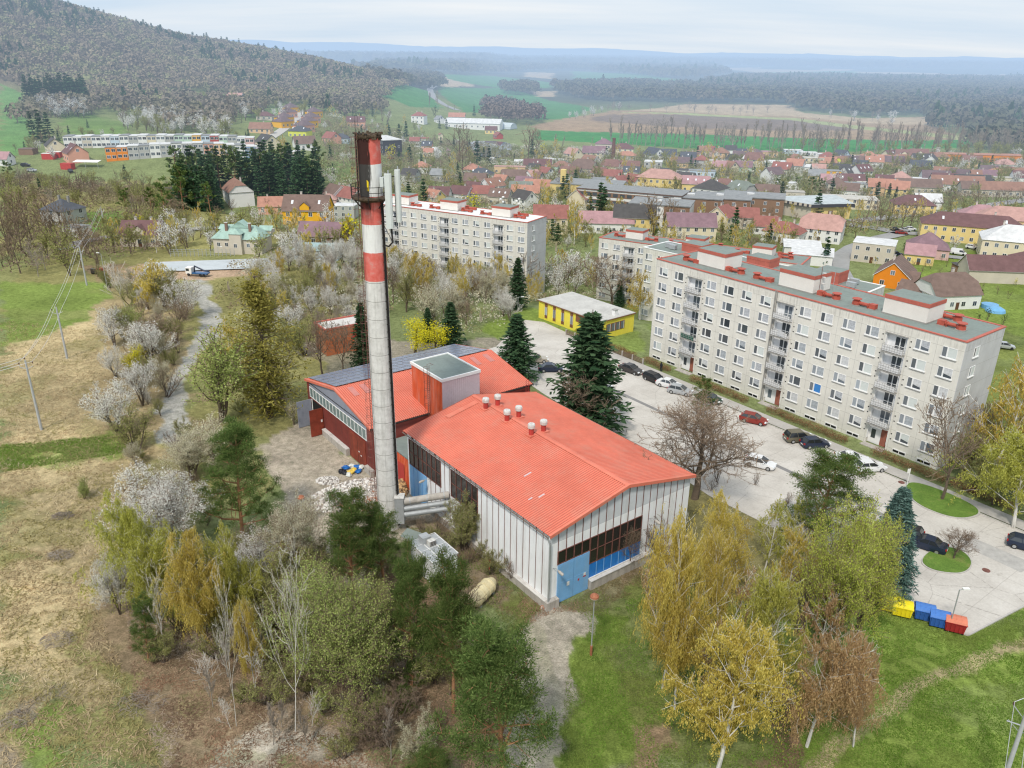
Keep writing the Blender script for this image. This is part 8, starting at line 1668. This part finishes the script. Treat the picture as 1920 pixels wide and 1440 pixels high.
# ---------------------------------------------------------------- trees placed one by one: kind, foot x, foot y, top y, crown width px, label
NEAR = '''pine,948,1500,1162,250,tall Scots pine with orange trunk at the bottom centre leaning over the path
pine,850,1338,1030,130,slender dark pine with its crown before the cream drum
pine,770,1300,1026,120,slim pine rising before the white equipment cabin
pine,668,1140,922,130,dark pine left of the chimney foot
pine,720,1105,945,115,pine crown overlapping the chimney base
pine-low,800,1470,1392,120,small pine cut off by the bottom edge left of the tallest pine
pine-low,455,1005,788,150,broad dark pine between the blossom thicket and the yard
pinex,278,1238,1125,80,young blue green pine among the left birches
leafy-fresh,612,1285,1075,190,spreading fresh green willow left of the pines
leafy-fresh,690,1335,1110,170,light green leafing tree crowding the pines from the left
bush-bare,722,1395,1300,150,grey leafless thicket below the leafing willow
bush-cream,790,1420,1340,80,small cream flowering shrub left of the tallest pine trunk
birch-ochregreen,254,1130,925,120,yellow green birch with white trunk at the left thicket edge
bare-stem,312,1232,1052,90,thin pale leafless birch behind the young pine
birch-ochre,384,1205,985,120,ochre birch in the middle of the left thicket
bare-stem,443,1362,1045,60,straight thin white birch stem standing alone at lower left
bare-stem,553,1372,1000,110,leaning white birch with long bent stem at lower left
birch-ochregreen,300,1160,1000,110,yellow green birch left of the middle one
birch-ochregreen,440,1190,990,110,green ochre birch right of the middle one
birch-ochre,478,1290,1130,70,small ochre birch beside the leaning white stem
birch-ochregreen,330,1130,985,100,pale green birch at the back of the left thicket
blossom-white,225,1152,1040,70,small white blossoming tree at the meadow edge
blossom-white,335,1030,880,190,broad white blossoming tree before the dark pine
blossom-cream,545,1090,945,130,cream blossoming tree beside the rubble yard
bush-white,480,1120,1010,120,pale flowering scrub between blossom tree and willow
bush-olive,560,1170,1040,150,olive thicket above the fresh green willow
blossom-cream,400,860,775,110,cream flowering shrub above the broad dark pine
blossom-cream,360,900,810,110,cream flowering tree left of the broad dark pine
leafy-fresh,415,790,612,170,broad fresh green willow beside the gravel track
larch-larcholive,507,782,512,125,tall olive larch left of the solar roof
birch-ochre,432,700,600,90,orange budding birch behind the green willow
blossom-white,220,810,712,90,white blossoming tree at the edge of the dry meadow
blossom-white,268,760,672,80,white blossoming tree left of the gravel track
bush-yellow,250,700,640,60,yellow flowering shrub among the white trees
bush-olive,258,850,765,90,olive twiggy shrub beside the gravel track
bush-fresh,158,935,898,32,small round green bush in the dry meadow
bare-stem,235,575,480,60,tall pale birch at the far end of the track hedge
birch-ochre,275,580,490,90,ochre birch group by the building site
leafy-olive,308,575,505,75,rounded olive tree left of the track bend
leafy-fresh,248,640,570,55,green rounded tree in the track hedge
blossom-white,345,600,520,70,white blossoming tree at the track bend
blossom-white,290,690,600,90,white blossoming tree in the track hedge
bare,305,660,585,80,brown leafless tree in the track hedge
blossom-white,215,650,575,60,white blossoming shrub on the scrub slope
bare,340,625,560,60,brown bushy tree beside the gravel bend
birch-ochre,1265,1330,985,170,large weeping ochre birch right of the hall
birch-ochre,1342,1455,1170,215,nearest weeping birch with white forked trunk on the lawn
birch-ochregreen,1425,1335,1066,130,weeping ochre birch in the middle of the group
birch-ochre,1242,1290,1060,120,weeping birch at the left rim of the group
birch-ochre,1345,1215,1003,110,ochre birch behind the middle of the group
birch-ochre,1322,1100,918,90,thin brown ochre birch at the right hall corner
birch-redbrown,1512,1400,1158,150,reddish brown weeping birch at the right of the group
birch-redbrown,1600,1400,1200,90,small red brown birch beside the reddish one
leafy-larch,1540,1225,930,150,bright yellow green larch before the car park
leafy-larch,1606,1200,962,115,second yellow green larch touching the blue spruce
spruce-blue,1652,1112,908,78,dark blue spruce at the edge of the car park
pine-low,1528,1030,848,190,broad round pine standing over the car park
bare,1302,935,744,240,wide spreading leafless brown tree at the right corner of the hall
pine-low,1312,778,705,52,small pine beside the parked cars
bare,1765,938,736,125,tall leafless tree on the grass island before the beige block
bare,1838,870,745,80,leafless tree at the right end of the beige block
birch-ochre,1850,905,690,140,weeping ochre birch beyond the right end of the beige block
birch-ochre,1905,830,590,120,orange ochre birch at the right edge
birch-ochregreen,1900,990,800,150,olive weeping birch over the pavement at the right edge
leafy-olive,1800,900,800,90,olive shrub tree behind the leafless island tree
bush-yellow,1845,860,810,45,yellow forsythia bush at the block corner
spruce,1100,805,588,125,big dark spruce on the car park edge behind the hall
spruce,968,712,590,72,dark spruce behind the red hall
bare,1088,815,690,110,leafless bush tree in front of the big spruce
spruce,970,580,484,34,slim spruce beside the grey lamp before the yellow building
spruce,683,692,568,44,dark spruce between brick building and chimney
spruce,846,662,567,46,dark spruce behind the yellow flowering trees
spruce,803,640,577,26,small spruce top between the yellow flowering trees
round-yellow,778,668,594,74,bright yellow flowering tree left of the pair
round-yellow,818,675,600,74,bright yellow flowering tree right of the pair
bare,605,705,590,75,leafless tree before the brick building
bare,643,702,600,60,leafless tree at the left of the dark spruce
bare,1788,1050,985,60,small leafless tree on the round grass island
bare-multi,1182,1068,985,60,leafless shrub against the blue hall panels
bush-olive,870,1030,930,70,green twiggy bush in front of the dark hall windows
bare,1145,578,480,120,big round brown leafless tree left of the beige block
birch-ochre,1200,600,505,50,ochre birch at the left end of the beige block
spruce,1160,575,525,20,narrow conifer before the white edged block
spruce,870,510,440,40,dark spruce in front of the white roofed block
pine,910,520,448,42,pine in front of the white roofed block
bare-grey,790,520,440,70,bare grey tree before the white roofed block
bare-grey,975,560,470,80,bare grey trees at the right end of the white roofed block'''
for line in NEAR.split('\n'):
    k, bx_, by_, ty_, wp, lab = line.split(',', 5)
    kw = {}
    if k == 'pinex': k = 'pine-low'
    tpx(k, float(bx_), float(by_), float(ty_), lab, float(wp), **kw)
# town trees: kind, foot x, foot y, top y
TT = '''spruce:731,262,235;749,264,232;762,264,227;743,278,260;769,304,272;790,308,293;877,295,270;895,308,263;917,312,273;964,302,287;824,241,222;837,241,222;889,218,196;843,309,297;863,357,323;767,388,341;795,390,335;925,368,352;997,297,260;1019,304,285;1136,304,274;1124,412,342;1131,408,350;1162,342,322;1177,355,325;1055,372,330;1062,374,326;1106,402,362;1296,338,316;1340,344,321;1403,348,320;1375,452,388;1363,308,290;1325,422,402;1335,424,400;1303,318,298;1530,411,355;1642,380,340;1665,371,343;1441,455,417;1546,498,443;1856,317,290;1837,328,318;1475,354,332;1244,440,404;1813,503,489;76,362,333;88,364,342;80,268,205;64,262,208;94,262,210;236,336,308;165,240,224;330,255,240;1035,452,410;1045,458,418;1152,470,432;1143,462,428;560,300,262;592,290,260;620,300,272
spruce-blue:1518,333,310;1622,345,328;1546,499,462;1452,318,305;1510,306,296;1815,358,345
pine:1455,360,331;1492,352,331;1520,368,330;1537,366,334;1625,352,330;1750,432,402;55,250,228;1838,560,542;310,416,332;285,400,350;238,398,352;15,345,300;455,352,310;395,400,340;880,300,280
bare:862,302,230;880,302,240;868,330,262;990,302,233;1002,302,240;1052,368,318;1060,352,322;1225,442,362;1252,440,372;1650,422,362;1668,426,368;1690,430,372;1706,428,378;1625,412,362;1640,418,370;1763,398,366;1776,402,364;1790,400,362;1804,398,360;1818,398,358;1832,396,356;1846,392,356;1860,392,354;1874,390,352;1888,388,352;1902,386,350;1915,384,350;1745,400,372;1490,424,398;1440,420,385;1452,360,348;30,440,350;60,450,362;90,455,378;15,470,380;40,470,395;150,452,420;250,430,392;330,432,400;370,425,392;410,420,385;435,405,372;470,415,380;500,400,372;540,420,385;520,360,340;1655,395,368;1610,395,372;1390,440,405;1410,445,408;70,290,262;30,285,268;1862,470,440;655,300,270;600,330,308;660,240,222;685,262,236
tallbare:433,232,178;441,232,186;640,222,196;659,218,188;718,240,200;725,240,204;820,205,170;804,204,172;1040,285,250;1052,285,254;1110,275,256;840,212,196;852,210,196
birch-ochre:848,342,305;1022,398,342;1076,460,380;1010,430,385;1160,422,368;1140,400,370;1312,422,380;1275,430,385;1218,440,390;1355,440,400;1560,300,290;1180,430,400;740,470,430;1040,440,400;1740,430,392;530,300,252;355,430,395;600,470,430;1485,410,380;1460,455,430;1640,500,480
round-yellow:735,302,268;1016,292,265;890,404,360;243,425,395;265,430,398;318,425,395;572,430,398;1455,400,378;1240,384,372;1258,386,374;1573,450,440;1700,435,426;1826,464,452;1672,556,546;655,470,400;1905,535,520;690,435,420
round-pink:842,302,276;610,278,262;508,246,232;688,300,286;1280,284,276;1825,470,455
blossom-white:1045,412,362;1120,314,292;1550,376,358;1535,382,362;1737,450,420;1790,474,440;420,470,430;395,470,432;560,500,440;520,510,470;585,505,455;620,510,470;100,300,272;230,270,250;1640,330,318;1655,340,322;1745,322,308;1765,325,308;1785,312,298;1230,300,288;975,330,316;1360,300,290;1210,400,380;1620,366,352;1500,300,288;1870,310,298;1900,318,306;1690,330,318;420,250,235
round-olive:1583,442,411;1603,448,414;1700,368,352;800,272,252;850,300,286;660,330,310;945,385,360;1790,380,362;340,460,432;1660,320,310;1480,330,320;1420,350,338;1290,330,318;1100,345,330;1080,330,318;700,420,395;720,430,402;540,470,440;1760,325,312;1610,480,466
round-dark:816,222,198;1695,470,450;1712,472,452;1500,345,330;1620,332,322;1850,600,575;1835,605,585;1880,610,588;340,440,415;1380,300,290;1240,316,306;900,290,276
bare-multi:1712,505,488;1728,515,497;1745,504,486;1760,520,500;1775,500,484;1790,512,496;1800,530,512;1750,545,520;1820,525,512;1835,520,508;1842,545,528;1870,552,534;1890,560,545;1735,500,484;1765,490,476;1810,490,478;1660,500,488;165,412,396;172,420,402;182,416,400;625,330,318;640,322,310;1850,480,466;1690,545,533;1768,470,456'''
TL = {'spruce': 'dark green spruce', 'spruce-blue': 'blue green spruce', 'pine': 'broad dark conifer', 'bare': 'leafless brown tree', 'tallbare': 'slender leafless poplar', 'birch-ochre': 'ochre budding birch', 'round-yellow': 'yellow green flowering tree', 'round-pink': 'pink blossoming tree', 'blossom-white': 'white blossoming tree', 'round-olive': 'olive green tree', 'round-dark': 'dark evergreen shrub tree', 'bare-multi': 'small crooked orchard tree'}
for line in TT.split('\n'):
    k, _, rest = line.partition(':')
    for q in rest.split(';'):
        a, b_, c_ = map(float, q.split(',')); tpx(k, a, b_, c_, f'{TL[k]} {place_word(a, b_)}')
# ---------------------------------------------------------------- rows and thickets of countable trees
nm = {'blossom-white': 'white blossoming tree in the thicket behind the halls', 'birch-ochre': 'ochre budding birch in the thicket behind the halls', 'bare': 'leafless brown tree in the thicket behind the halls', 'blossom-cream': 'cream blossoming tree in the thicket behind the halls', 'leafy-olive': 'olive leafing tree in the thicket behind the halls', 'bush-bare': 'leafless shrub in the thicket behind the halls', 'bare-grey': 'grey leafless tree in the thicket behind the halls', 'bush-olive': 'olive shrub in the thicket behind the halls', 'round-olive': 'round olive tree in the thicket behind the halls'}
scatter([(470, 525), (560, 500), (700, 500), (700, 640), (600, 640), (560, 680), (520, 640)], 58, [('blossom-white', 6), ('bare-grey', 2), ('birch-ochre', 2), ('blossom-cream', 2), ('bush-olive', 1)], nm, None, (4.5, 8), 3.0, 11)
scatter([(720, 500), (1000, 520), (1010, 560), (960, 600), (930, 640), (870, 640), (760, 610), (730, 560)], 76, [('blossom-white', 5), ('birch-ochre', 4), ('bare', 2), ('leafy-olive', 2), ('blossom-cream', 2)], nm, None, (5.5, 10), 2.8, 12)
scatter([(1000, 510), (1200, 520), (1215, 560), (1180, 575), (1090, 560), (1010, 560)], 30, [('blossom-white', 5), ('birch-ochre', 2), ('bare', 2), ('leafy-olive', 1)], nm, None, (5, 9), 3.0, 13)
scatter([(480, 470), (700, 455), (1000, 500), (1000, 520), (700, 505), (480, 520)], 60, [('blossom-white', 5), ('birch-ochre', 3), ('leafy-olive', 2), ('bare', 2)], nm, None, (6, 10), 3.2, 14, lod=2)
def L_(s): return {k: v.replace('in the thicket behind the halls', s) for k, v in nm.items()}
scatter([(200, 530), (330, 530), (350, 600), (330, 700), (300, 800), (210, 740), (230, 640)], 54, [('blossom-white', 3), ('bare', 1), ('bush-bare', 3), ('leafy-olive', 3), ('blossom-cream', 4), ('bush-olive', 2)], L_('in the hedge along the gravel track'), None, (2.5, 6), 2.6, 15)
scatter([(250, 860), (330, 800), (400, 900), (420, 1000), (300, 1050), (220, 980)], 16, [('bush-bare', 3), ('blossom-cream', 2), ('bush-olive', 2)], L_('between dry meadow and yard'), None, (2, 4.5), 2.2, 16, lod=1)
scatter([(430, 700), (560, 690), (570, 800), (450, 790)], 16, [('bush-olive', 3), ('blossom-cream', 1), ('bush-bare', 2)], L_('left of the red hall'), None, (2, 4.5), 2.2, 17)
scatter([(300, 1040), (560, 1020), (720, 1060), (760, 1250), (700, 1340), (560, 1330), (470, 1240), (330, 1200)], 52, [('bush-bare', 2), ('bush-olive', 3), ('birch-ochre', 3), ('leafy-olive', 2), ('blossom-cream', 1)], L_('in the near left thicket'), None, (2.2, 5.5), 1.9, 18, lod=1)
scatter([(480, 1080), (720, 1090), (760, 1250), (740, 1400), (560, 1330), (490, 1200)], 34, [('bush-olive', 4), ('leafy-fresh', 1), ('bush-bare', 2), ('bush-cream', 1)], dict(L_('under the fresh green willows'), **{'leafy-fresh': 'fresh green sapling under the willows', 'bush-cream': 'cream shrub under the willows'}), None, (2.5, 5), 1.7, 45, lod=1)
scatter([(300, 1080), (480, 1050), (600, 1100), (740, 1200), (760, 1440), (560, 1440), (420, 1360), (300, 1240)], 58, [('tallbare', 3), ('bush-olive', 3), ('bare-stem', 1)], {'tallbare': 'thin leafless sapling in the near left thicket', 'bush-olive': 'olive brush in the near left thicket', 'bare-stem': 'thin pale birch sapling in the near left thicket'}, None, (3, 6), 1.8, 47, lod=1)
scatter([(730, 1150), (860, 1120), (930, 1230), (900, 1400), (760, 1400), (700, 1330)], 14, [('pine', 2), ('bush-bare', 3), ('bush-olive', 1)], dict(L_('among the pines by the path'), pine='young dark pine among the pines by the path'), None, (3, 7), 2.0, 19, lod=1)
scatter([(790, 990), (880, 990), (980, 1100), (900, 1080), (800, 1030)], 18, [('bush-olive', 3), ('bush-bare', 1)], L_('along the hall side wall'), None, (1.4, 3.2), 1.6, 20, lod=1)
scatter([(1200, 1070), (1340, 1010), (1500, 1040), (1560, 1150), (1500, 1330), (1300, 1320), (1200, 1200)], 20, [('birch-ochre', 3), ('birch-ochregreen', 2), ('bush-bare', 2), ('birch-redbrown', 1)], dict(L_('in the birch group right of the hall'), **{'birch-ochregreen': 'green ochre birch in the birch group right of the hall', 'birch-redbrown': 'red brown birch in the birch group right of the hall'}), None, (4.5, 8), 2.4, 21, lod=1)
scatter([(1450, 905), (1300, 900), (1330, 950), (1450, 1000), (1540, 1030)], 7, [('bush-bare', 3), ('birch-ochre', 1)], L_('between the hall corner and the car park'), None, (2, 4), 2.4, 22, lod=1)
scatter([(1790, 850), (1990, 870), (1990, 980), (1880, 960), (1800, 910)], 14, [('leafy-olive', 3), ('bush-olive', 3), ('bare', 1)], L_('beyond the right end of the beige block'), None, (3, 6.5), 2.6, 23)
DS = 'tall dark spruce in the dense wood above the mint roofed villa'
scatter([(330, 352), (400, 340), (480, 330), (600, 335), (600, 378), (520, 378), (420, 385), (340, 400)], 90, [('spruce', 5), ('pine', 2)], {'spruce': DS, 'pine': DS.replace('spruce', 'pine')}, None, (13, 19), 3.0, 24, lod=2)
scatter([(45, 190), (160, 190), (165, 200), (150, 196), (60, 194)], 40, [('spruce', 1)], {'spruce': 'dark spruce in the stand above the white blossoms at far left'}, None, (14, 20), 3.4, 25, lod=2)
scatter([(35, 205), (90, 200), (160, 212), (165, 222), (120, 224), (45, 212)], 32, [('blossom-white', 1)], {'blossom-white': 'white blossoming tree below the spruce stand at far left'}, None, (7, 11), 4.5, 26, lod=2)
scatter([(225, 232), (330, 228), (440, 245), (440, 262), (330, 262), (240, 248)], 75, [('blossom-white', 5), ('leafy-olive', 1), ('bare', 1)], L_('above the terraced houses'), None, (7, 12), 4, 27, lod=2)
scatter([(0, 350), (60, 340), (200, 345), (330, 350), (330, 420), (240, 405), (230, 380), (100, 400), (0, 520)], 120, [('bare', .7), ('bush-bare', 5), ('leafy-olive', 3), ('bare-grey', .3)], L_('on the scrub slope at the left'), None, (4, 9), 3.6, 28, lod=2)
scatter([(0, 440), (120, 430), (190, 470), (200, 520), (0, 520)], 26, [('bare', 1), ('bush-bare', 3), ('bare-grey', 1), ('leafy-olive', 1)], L_('beside the green field at far left'), None, (6, 11), 4.5, 29, lod=2)
scatter([(200, 440), (540, 430), (620, 470), (620, 485), (480, 480), (320, 478), (210, 475)], 70, [('leafy-olive', 4), ('bare', 1), ('birch-ochre', 2), ('blossom-white', 2)], L_('round the mint roofed villa'), None, (4, 9), 4, 30, lod=2)
scatter([(70, 255), (330, 265), (470, 262), (470, 268), (120, 262), (60, 290), (40, 290)], 50, [('leafy-olive', 2), ('bare', 3), ('blossom-white', 1), ('spruce', 1)], dict(L_('in the gardens above the terraces'), spruce='small dark conifer in the gardens above the terraces'), None, (4, 7), 5, 31, lod=2)
scatter([(600, 210), (700, 210), (1000, 300), (1000, 400), (720, 390), (600, 340)], 150, [('leafy-olive', 4), ('bare', 1), ('blossom-white', 2), ('spruce', 2), ('birch-ochre', 2), ('bush-olive', 1)], dict(L_('in the gardens behind the chimney'), spruce='small dark conifer in the gardens behind the chimney'), None, (4, 8.5), 5, 32, lod=2)
scatter([(1000, 290), (1450, 300), (1450, 400), (1200, 430), (1000, 420)], 200, [('leafy-olive', 3), ('bare', 1.2), ('blossom-white', 1), ('spruce', 1), ('birch-ochre', 3), ('bush-olive', 3), ('round-olive', 2)], dict(L_('between the village houses'), spruce='small dark conifer between the village houses'), None, (4.5, 9.5), 4, 33, lod=2)
scatter([(1450, 300), (1940, 300), (1940, 370), (1700, 375), (1450, 380)], 210, [('leafy-olive', 3), ('bare', 1), ('blossom-white', 1.5), ('spruce', 1), ('bush-olive', 3), ('round-olive', 2)], dict(L_('between the houses on the right'), spruce='small dark conifer between the houses on the right'), None, (4.5, 9), 4, 34, lod=2)
scatter([(1000, 430), (1130, 425), (1500, 455), (1560, 420), (1700, 400), (1940, 400), (1940, 430), (1700, 425), (1560, 450), (1500, 490), (1180, 480), (1000, 470)], 100, [('leafy-olive', 3), ('bare', 1), ('birch-ochre', 3), ('blossom-white', 1)], L_('between the blocks and the school'), None, (4, 8), 4.5, 35, lod=2)
# low garden scrub nobody could count
def free(x, y):
    k = np.ones(len(x), bool)
    for a, b, r in KEEP_OUT: k &= (x - a) ** 2 + (y - b) ** 2 > (r * .95) ** 2
    return k
SC = [(.27, .26, .13), (.24, .19, .14), (.33, .30, .18), (.20, .21, .10), (.62, .60, .52)]
wood('garden_scrub', [(600, 215), (1000, 280), (1450, 300), (1980, 305), (1980, 380), (1700, 385), (1450, 400), (1180, 430), (1000, 440), (700, 400), (600, 330)], 4.6, 4.6, SC, 'olive and brown garden shrubs filling the gaps between the village houses', 31, 0, density=.62, cond=free)
wood('thicket_scrub', [(470, 470), (700, 460), (1000, 500), (1210, 520), (1210, 565), (1000, 570), (950, 610), (860, 640), (740, 600), (620, 640), (560, 690), (500, 650), (440, 600)], 3.4, 3.2, [(.33, .28, .14), (.28, .22, .14), (.60, .57, .44), (.30, .29, .13), (.25, .20, .15)], 'dense ochre and white flowering scrub behind the halls', 32, 0, density=.5, cond=free)
wood('slope_scrub', [(0, 345), (60, 335), (330, 345), (330, 470), (200, 500), (0, 520)], 4.5, 4, [(.22, .17, .14), (.27, .21, .15), (.25, .23, .13), (.32, .26, .17)], 'brown leafless scrub covering the slope at the left', 33, 0, density=.5, cond=free)
wood('block_scrub', [(1000, 440), (1130, 430), (1500, 455), (1560, 425), (1700, 405), (1980, 400), (1980, 430), (1700, 430), (1560, 455), (1500, 490), (1180, 480), (1000, 470)], 4.5, 4, SC[:4], 'olive garden shrubs between the blocks and the school', 34, 0, density=.38, cond=free)
# windbreak rows and field trees
scatter([(1140, 266), (1990, 290), (1990, 300), (1560, 290), (1140, 272)], 150, [('tallbare', 5), ('bare-grey', 1)], {'tallbare': 'slender leafless poplar in the long tree line behind the village', 'bare-grey': 'leafless grey tree in the long tree line behind the village'}, None, (13, 22), 6, 36, lod=2)
scatter([(1480, 284), (1990, 305), (1990, 300), (1560, 288)], 40, [('leafy-olive', 1)], {'leafy-olive': 'low olive tree under the long tree line'}, None, (7, 12), 6, 37, lod=2)
scatter([(1140, 212), (1290, 214), (1440, 216), (1440, 210), (1280, 208), (1160, 208)], 16, [('bare-grey', 1)], {'bare-grey': 'lone leafless tree on the pale field strip'}, None, (8, 12), 14, 38, lod=2)
scatter([(1060, 222), (1150, 205), (1165, 207), (1070, 227)], 14, [('bare-grey', 1), ('blossom-white', 1)], {'bare-grey': 'grey tree along the brown field corner', 'blossom-white': 'white blossoming tree along the brown field corner'}, None, (7, 11), 8, 39, lod=2)
scatter([(1535, 218), (1660, 222), (1700, 236), (1640, 234)], 10, [('bare-grey', 1), ('blossom-white', 1)], {'bare-grey': 'lone grey tree out on the brown field', 'blossom-white': 'pale tree out on the brown field'}, None, (7, 12), 12, 40, lod=2)
scatter([(330, 195), (480, 198), (600, 205), (600, 225), (480, 235), (400, 225)], 40, [('bare', 2), ('leafy-olive', 2), ('blossom-white', 1), ('spruce', 1)], dict(L_('on the green slope under the hill'), spruce='dark conifer on the green slope under the hill'), None, (6, 11), 8, 41, lod=2)
# a fringe of spruces along the ridge line
for i in range(120):
    s = RND.uniform(-330, 225); x_ = -426 + s * .8 + RND.uniform(-12, 12); y_ = 1050 + s * .6 + RND.uniform(-16, 10)
    tree('spruce', x_, y_, RND.uniform(8, 14), 'tall spruce standing out on the skyline of the hill', lod=2, group='spruces on the ridge of the wooded hill', w=RND.uniform(2.2, 3.6)); TREES.pop()
dedupe(TREES); dedupe(CARS)
# ---------------------------------------------------------------- uncountable ground cover near the viewer
def tufts(name, poly, n, h, w, cols, label, seed, lean=.6, var=.5, cat='grass', skip=None):
    rg = np.random.RandomState(seed); P = np.array([G(*p) for p in poly]); (x0, y0), (x1, y1) = P.min(0), P.max(0); X, Y = rg.uniform(x0, x1, n * 3), rg.uniform(y0, y1, n * 3)
    d = np.hypot(X, Y); k = in_poly(X, Y, P) & (rg.random_sample(n * 3) < np.clip(90 / d, .2, 1) ** 1.6) & (vnoise(X, Y, 2.2, seed) + .5 * vnoise(X, Y, .8, seed + 1) > .45)
    if skip is not None:
        for q in skip: k &= ~in_poly(X, Y, np.array(q))
    X, Y = X[k][:n], Y[k][:n]; m = len(X); z = terr(X, Y); D = np.column_stack([rg.normal(size=m) * lean, rg.normal(size=m) * lean, np.ones(m)]); hh = h * rg.uniform(.5, 1.4, m)[:, None]
    Bv = np.column_stack([rg.normal(size=m), rg.normal(size=m), np.zeros(m)]); Bv /= np.linalg.norm(Bv, axis=1)[:, None]; P0 = np.column_stack([X, Y, z]); ww = w * rg.uniform(.6, 1.4, m)[:, None]
    Q = np.stack([P0 - Bv * ww, P0 + Bv * ww, P0 + D * hh], 1); mb = MB(); cs = np.clip((vnoise(X, Y, 4, seed + 5) * len(cols) * .8 + rg.random_sample(m) * .6).astype(int), 0, len(cols) - 1)
    for i, c in enumerate(cols): 
        if (cs == i).any(): mb.quads(Q[cs == i], leafmat('grass_' + '_'.join('%d' % (100 * v) for v in c), tuple(v * .75 for v in c), tuple(min(1, v * 1.25) for v in c), .3, 0))
    return tag(mb.build(name), label, cat, kind='stuff')
pathw = [smooth_poly(pth, 2)]
tufts('dry_grass', [(0, 600), (190, 620), (300, 800), (250, 1000), (180, 1130), (260, 1330), (330, 1500), (0, 1500)], 90000, .20, .055, [(.50, .41, .25), (.42, .33, .19), (.34, .30, .13), (.56, .47, .30)], 'long matted straw coloured grass of the meadow on the left', 3, 1.5)
tufts('leaf_litter', [(230, 1060), (560, 1030), (760, 1060), (930, 1200), (960, 1330), (950, 1500), (330, 1500), (250, 1300)], 60000, .09, .06, [(.30, .19, .12), (.36, .26, .17), (.22, .15, .10), (.42, .34, .26), (.26, .26, .10)], 'brown leaf litter and dry stalks under the near trees', 5, 2.2, cat='leaf litter')
tufts('lawn_grass', [(1070, 1160), (1220, 1110), (1500, 1120), (1650, 1135), (1812, 1196), (1990, 1110), (1990, 1500), (1045, 1500)], 120000, .10, .035, [(.12, .22, .03), (.16, .27, .045), (.20, .27, .06), (.10, .18, .03)], 'short green lawn grass around the birches', 7, .8, skip=pathw)
tufts('verge_weeds', [(760, 985), (900, 1010), (1030, 1150), (1200, 1060), (1215, 1100), (1100, 1150), (960, 1180), (860, 1090)], 14000, .14, .04, [(.24, .20, .10), (.20, .24, .08), (.32, .22, .14)], 'dry weeds and dead vines along the hall walls', 9, 1.2, skip=pathw)
tufts('meadow_green', [(0, 835), (230, 815), (240, 848), (0, 886)], 12000, .16, .05, [(.17, .27, .05), (.22, .30, .08)], 'strip of fresh green grass crossing the dry meadow', 11, 1.0)
# piles of cut branches
for i, (px, py, r_, lab) in enumerate(((113, 1042, 1.5, 'grey heap of cut branches upper one of three on the dry meadow'), (110, 1200, 1.7, 'grey heap of cut branches lowest one on the dry meadow'), (118, 968, 1.3, 'dark low heap of twigs topmost on the dry meadow'), (265, 1320, 2.2, 'long brush pile beside the thin white birch'), (30, 1350, 1.6, 'low grey brush at the lower left edge'))):
    x, y = G(px, py); rg = random.Random(i); mb = MB()
    for k in range(160):
        a = rg.uniform(0, 6.28); q = r_ * math.sqrt(rg.random()); p = Vector((q * math.cos(a), q * math.sin(a) * .7, rg.uniform(0, .5) * (1 - q / r_) + .05)); d = Vector((rg.gauss(0, 1), rg.gauss(0, 1), rg.gauss(.15, .3))).normalized() * rg.uniform(.4, 1.1); mb.tube([p - d * .5, p + Vector((0, 0, .08)), p + d * .5], [.018, .015, .006], TWIGG(), 3, cap=False)
    tag(mb.build('brush_pile', None, (x, y, 0)), lab, 'brush pile')
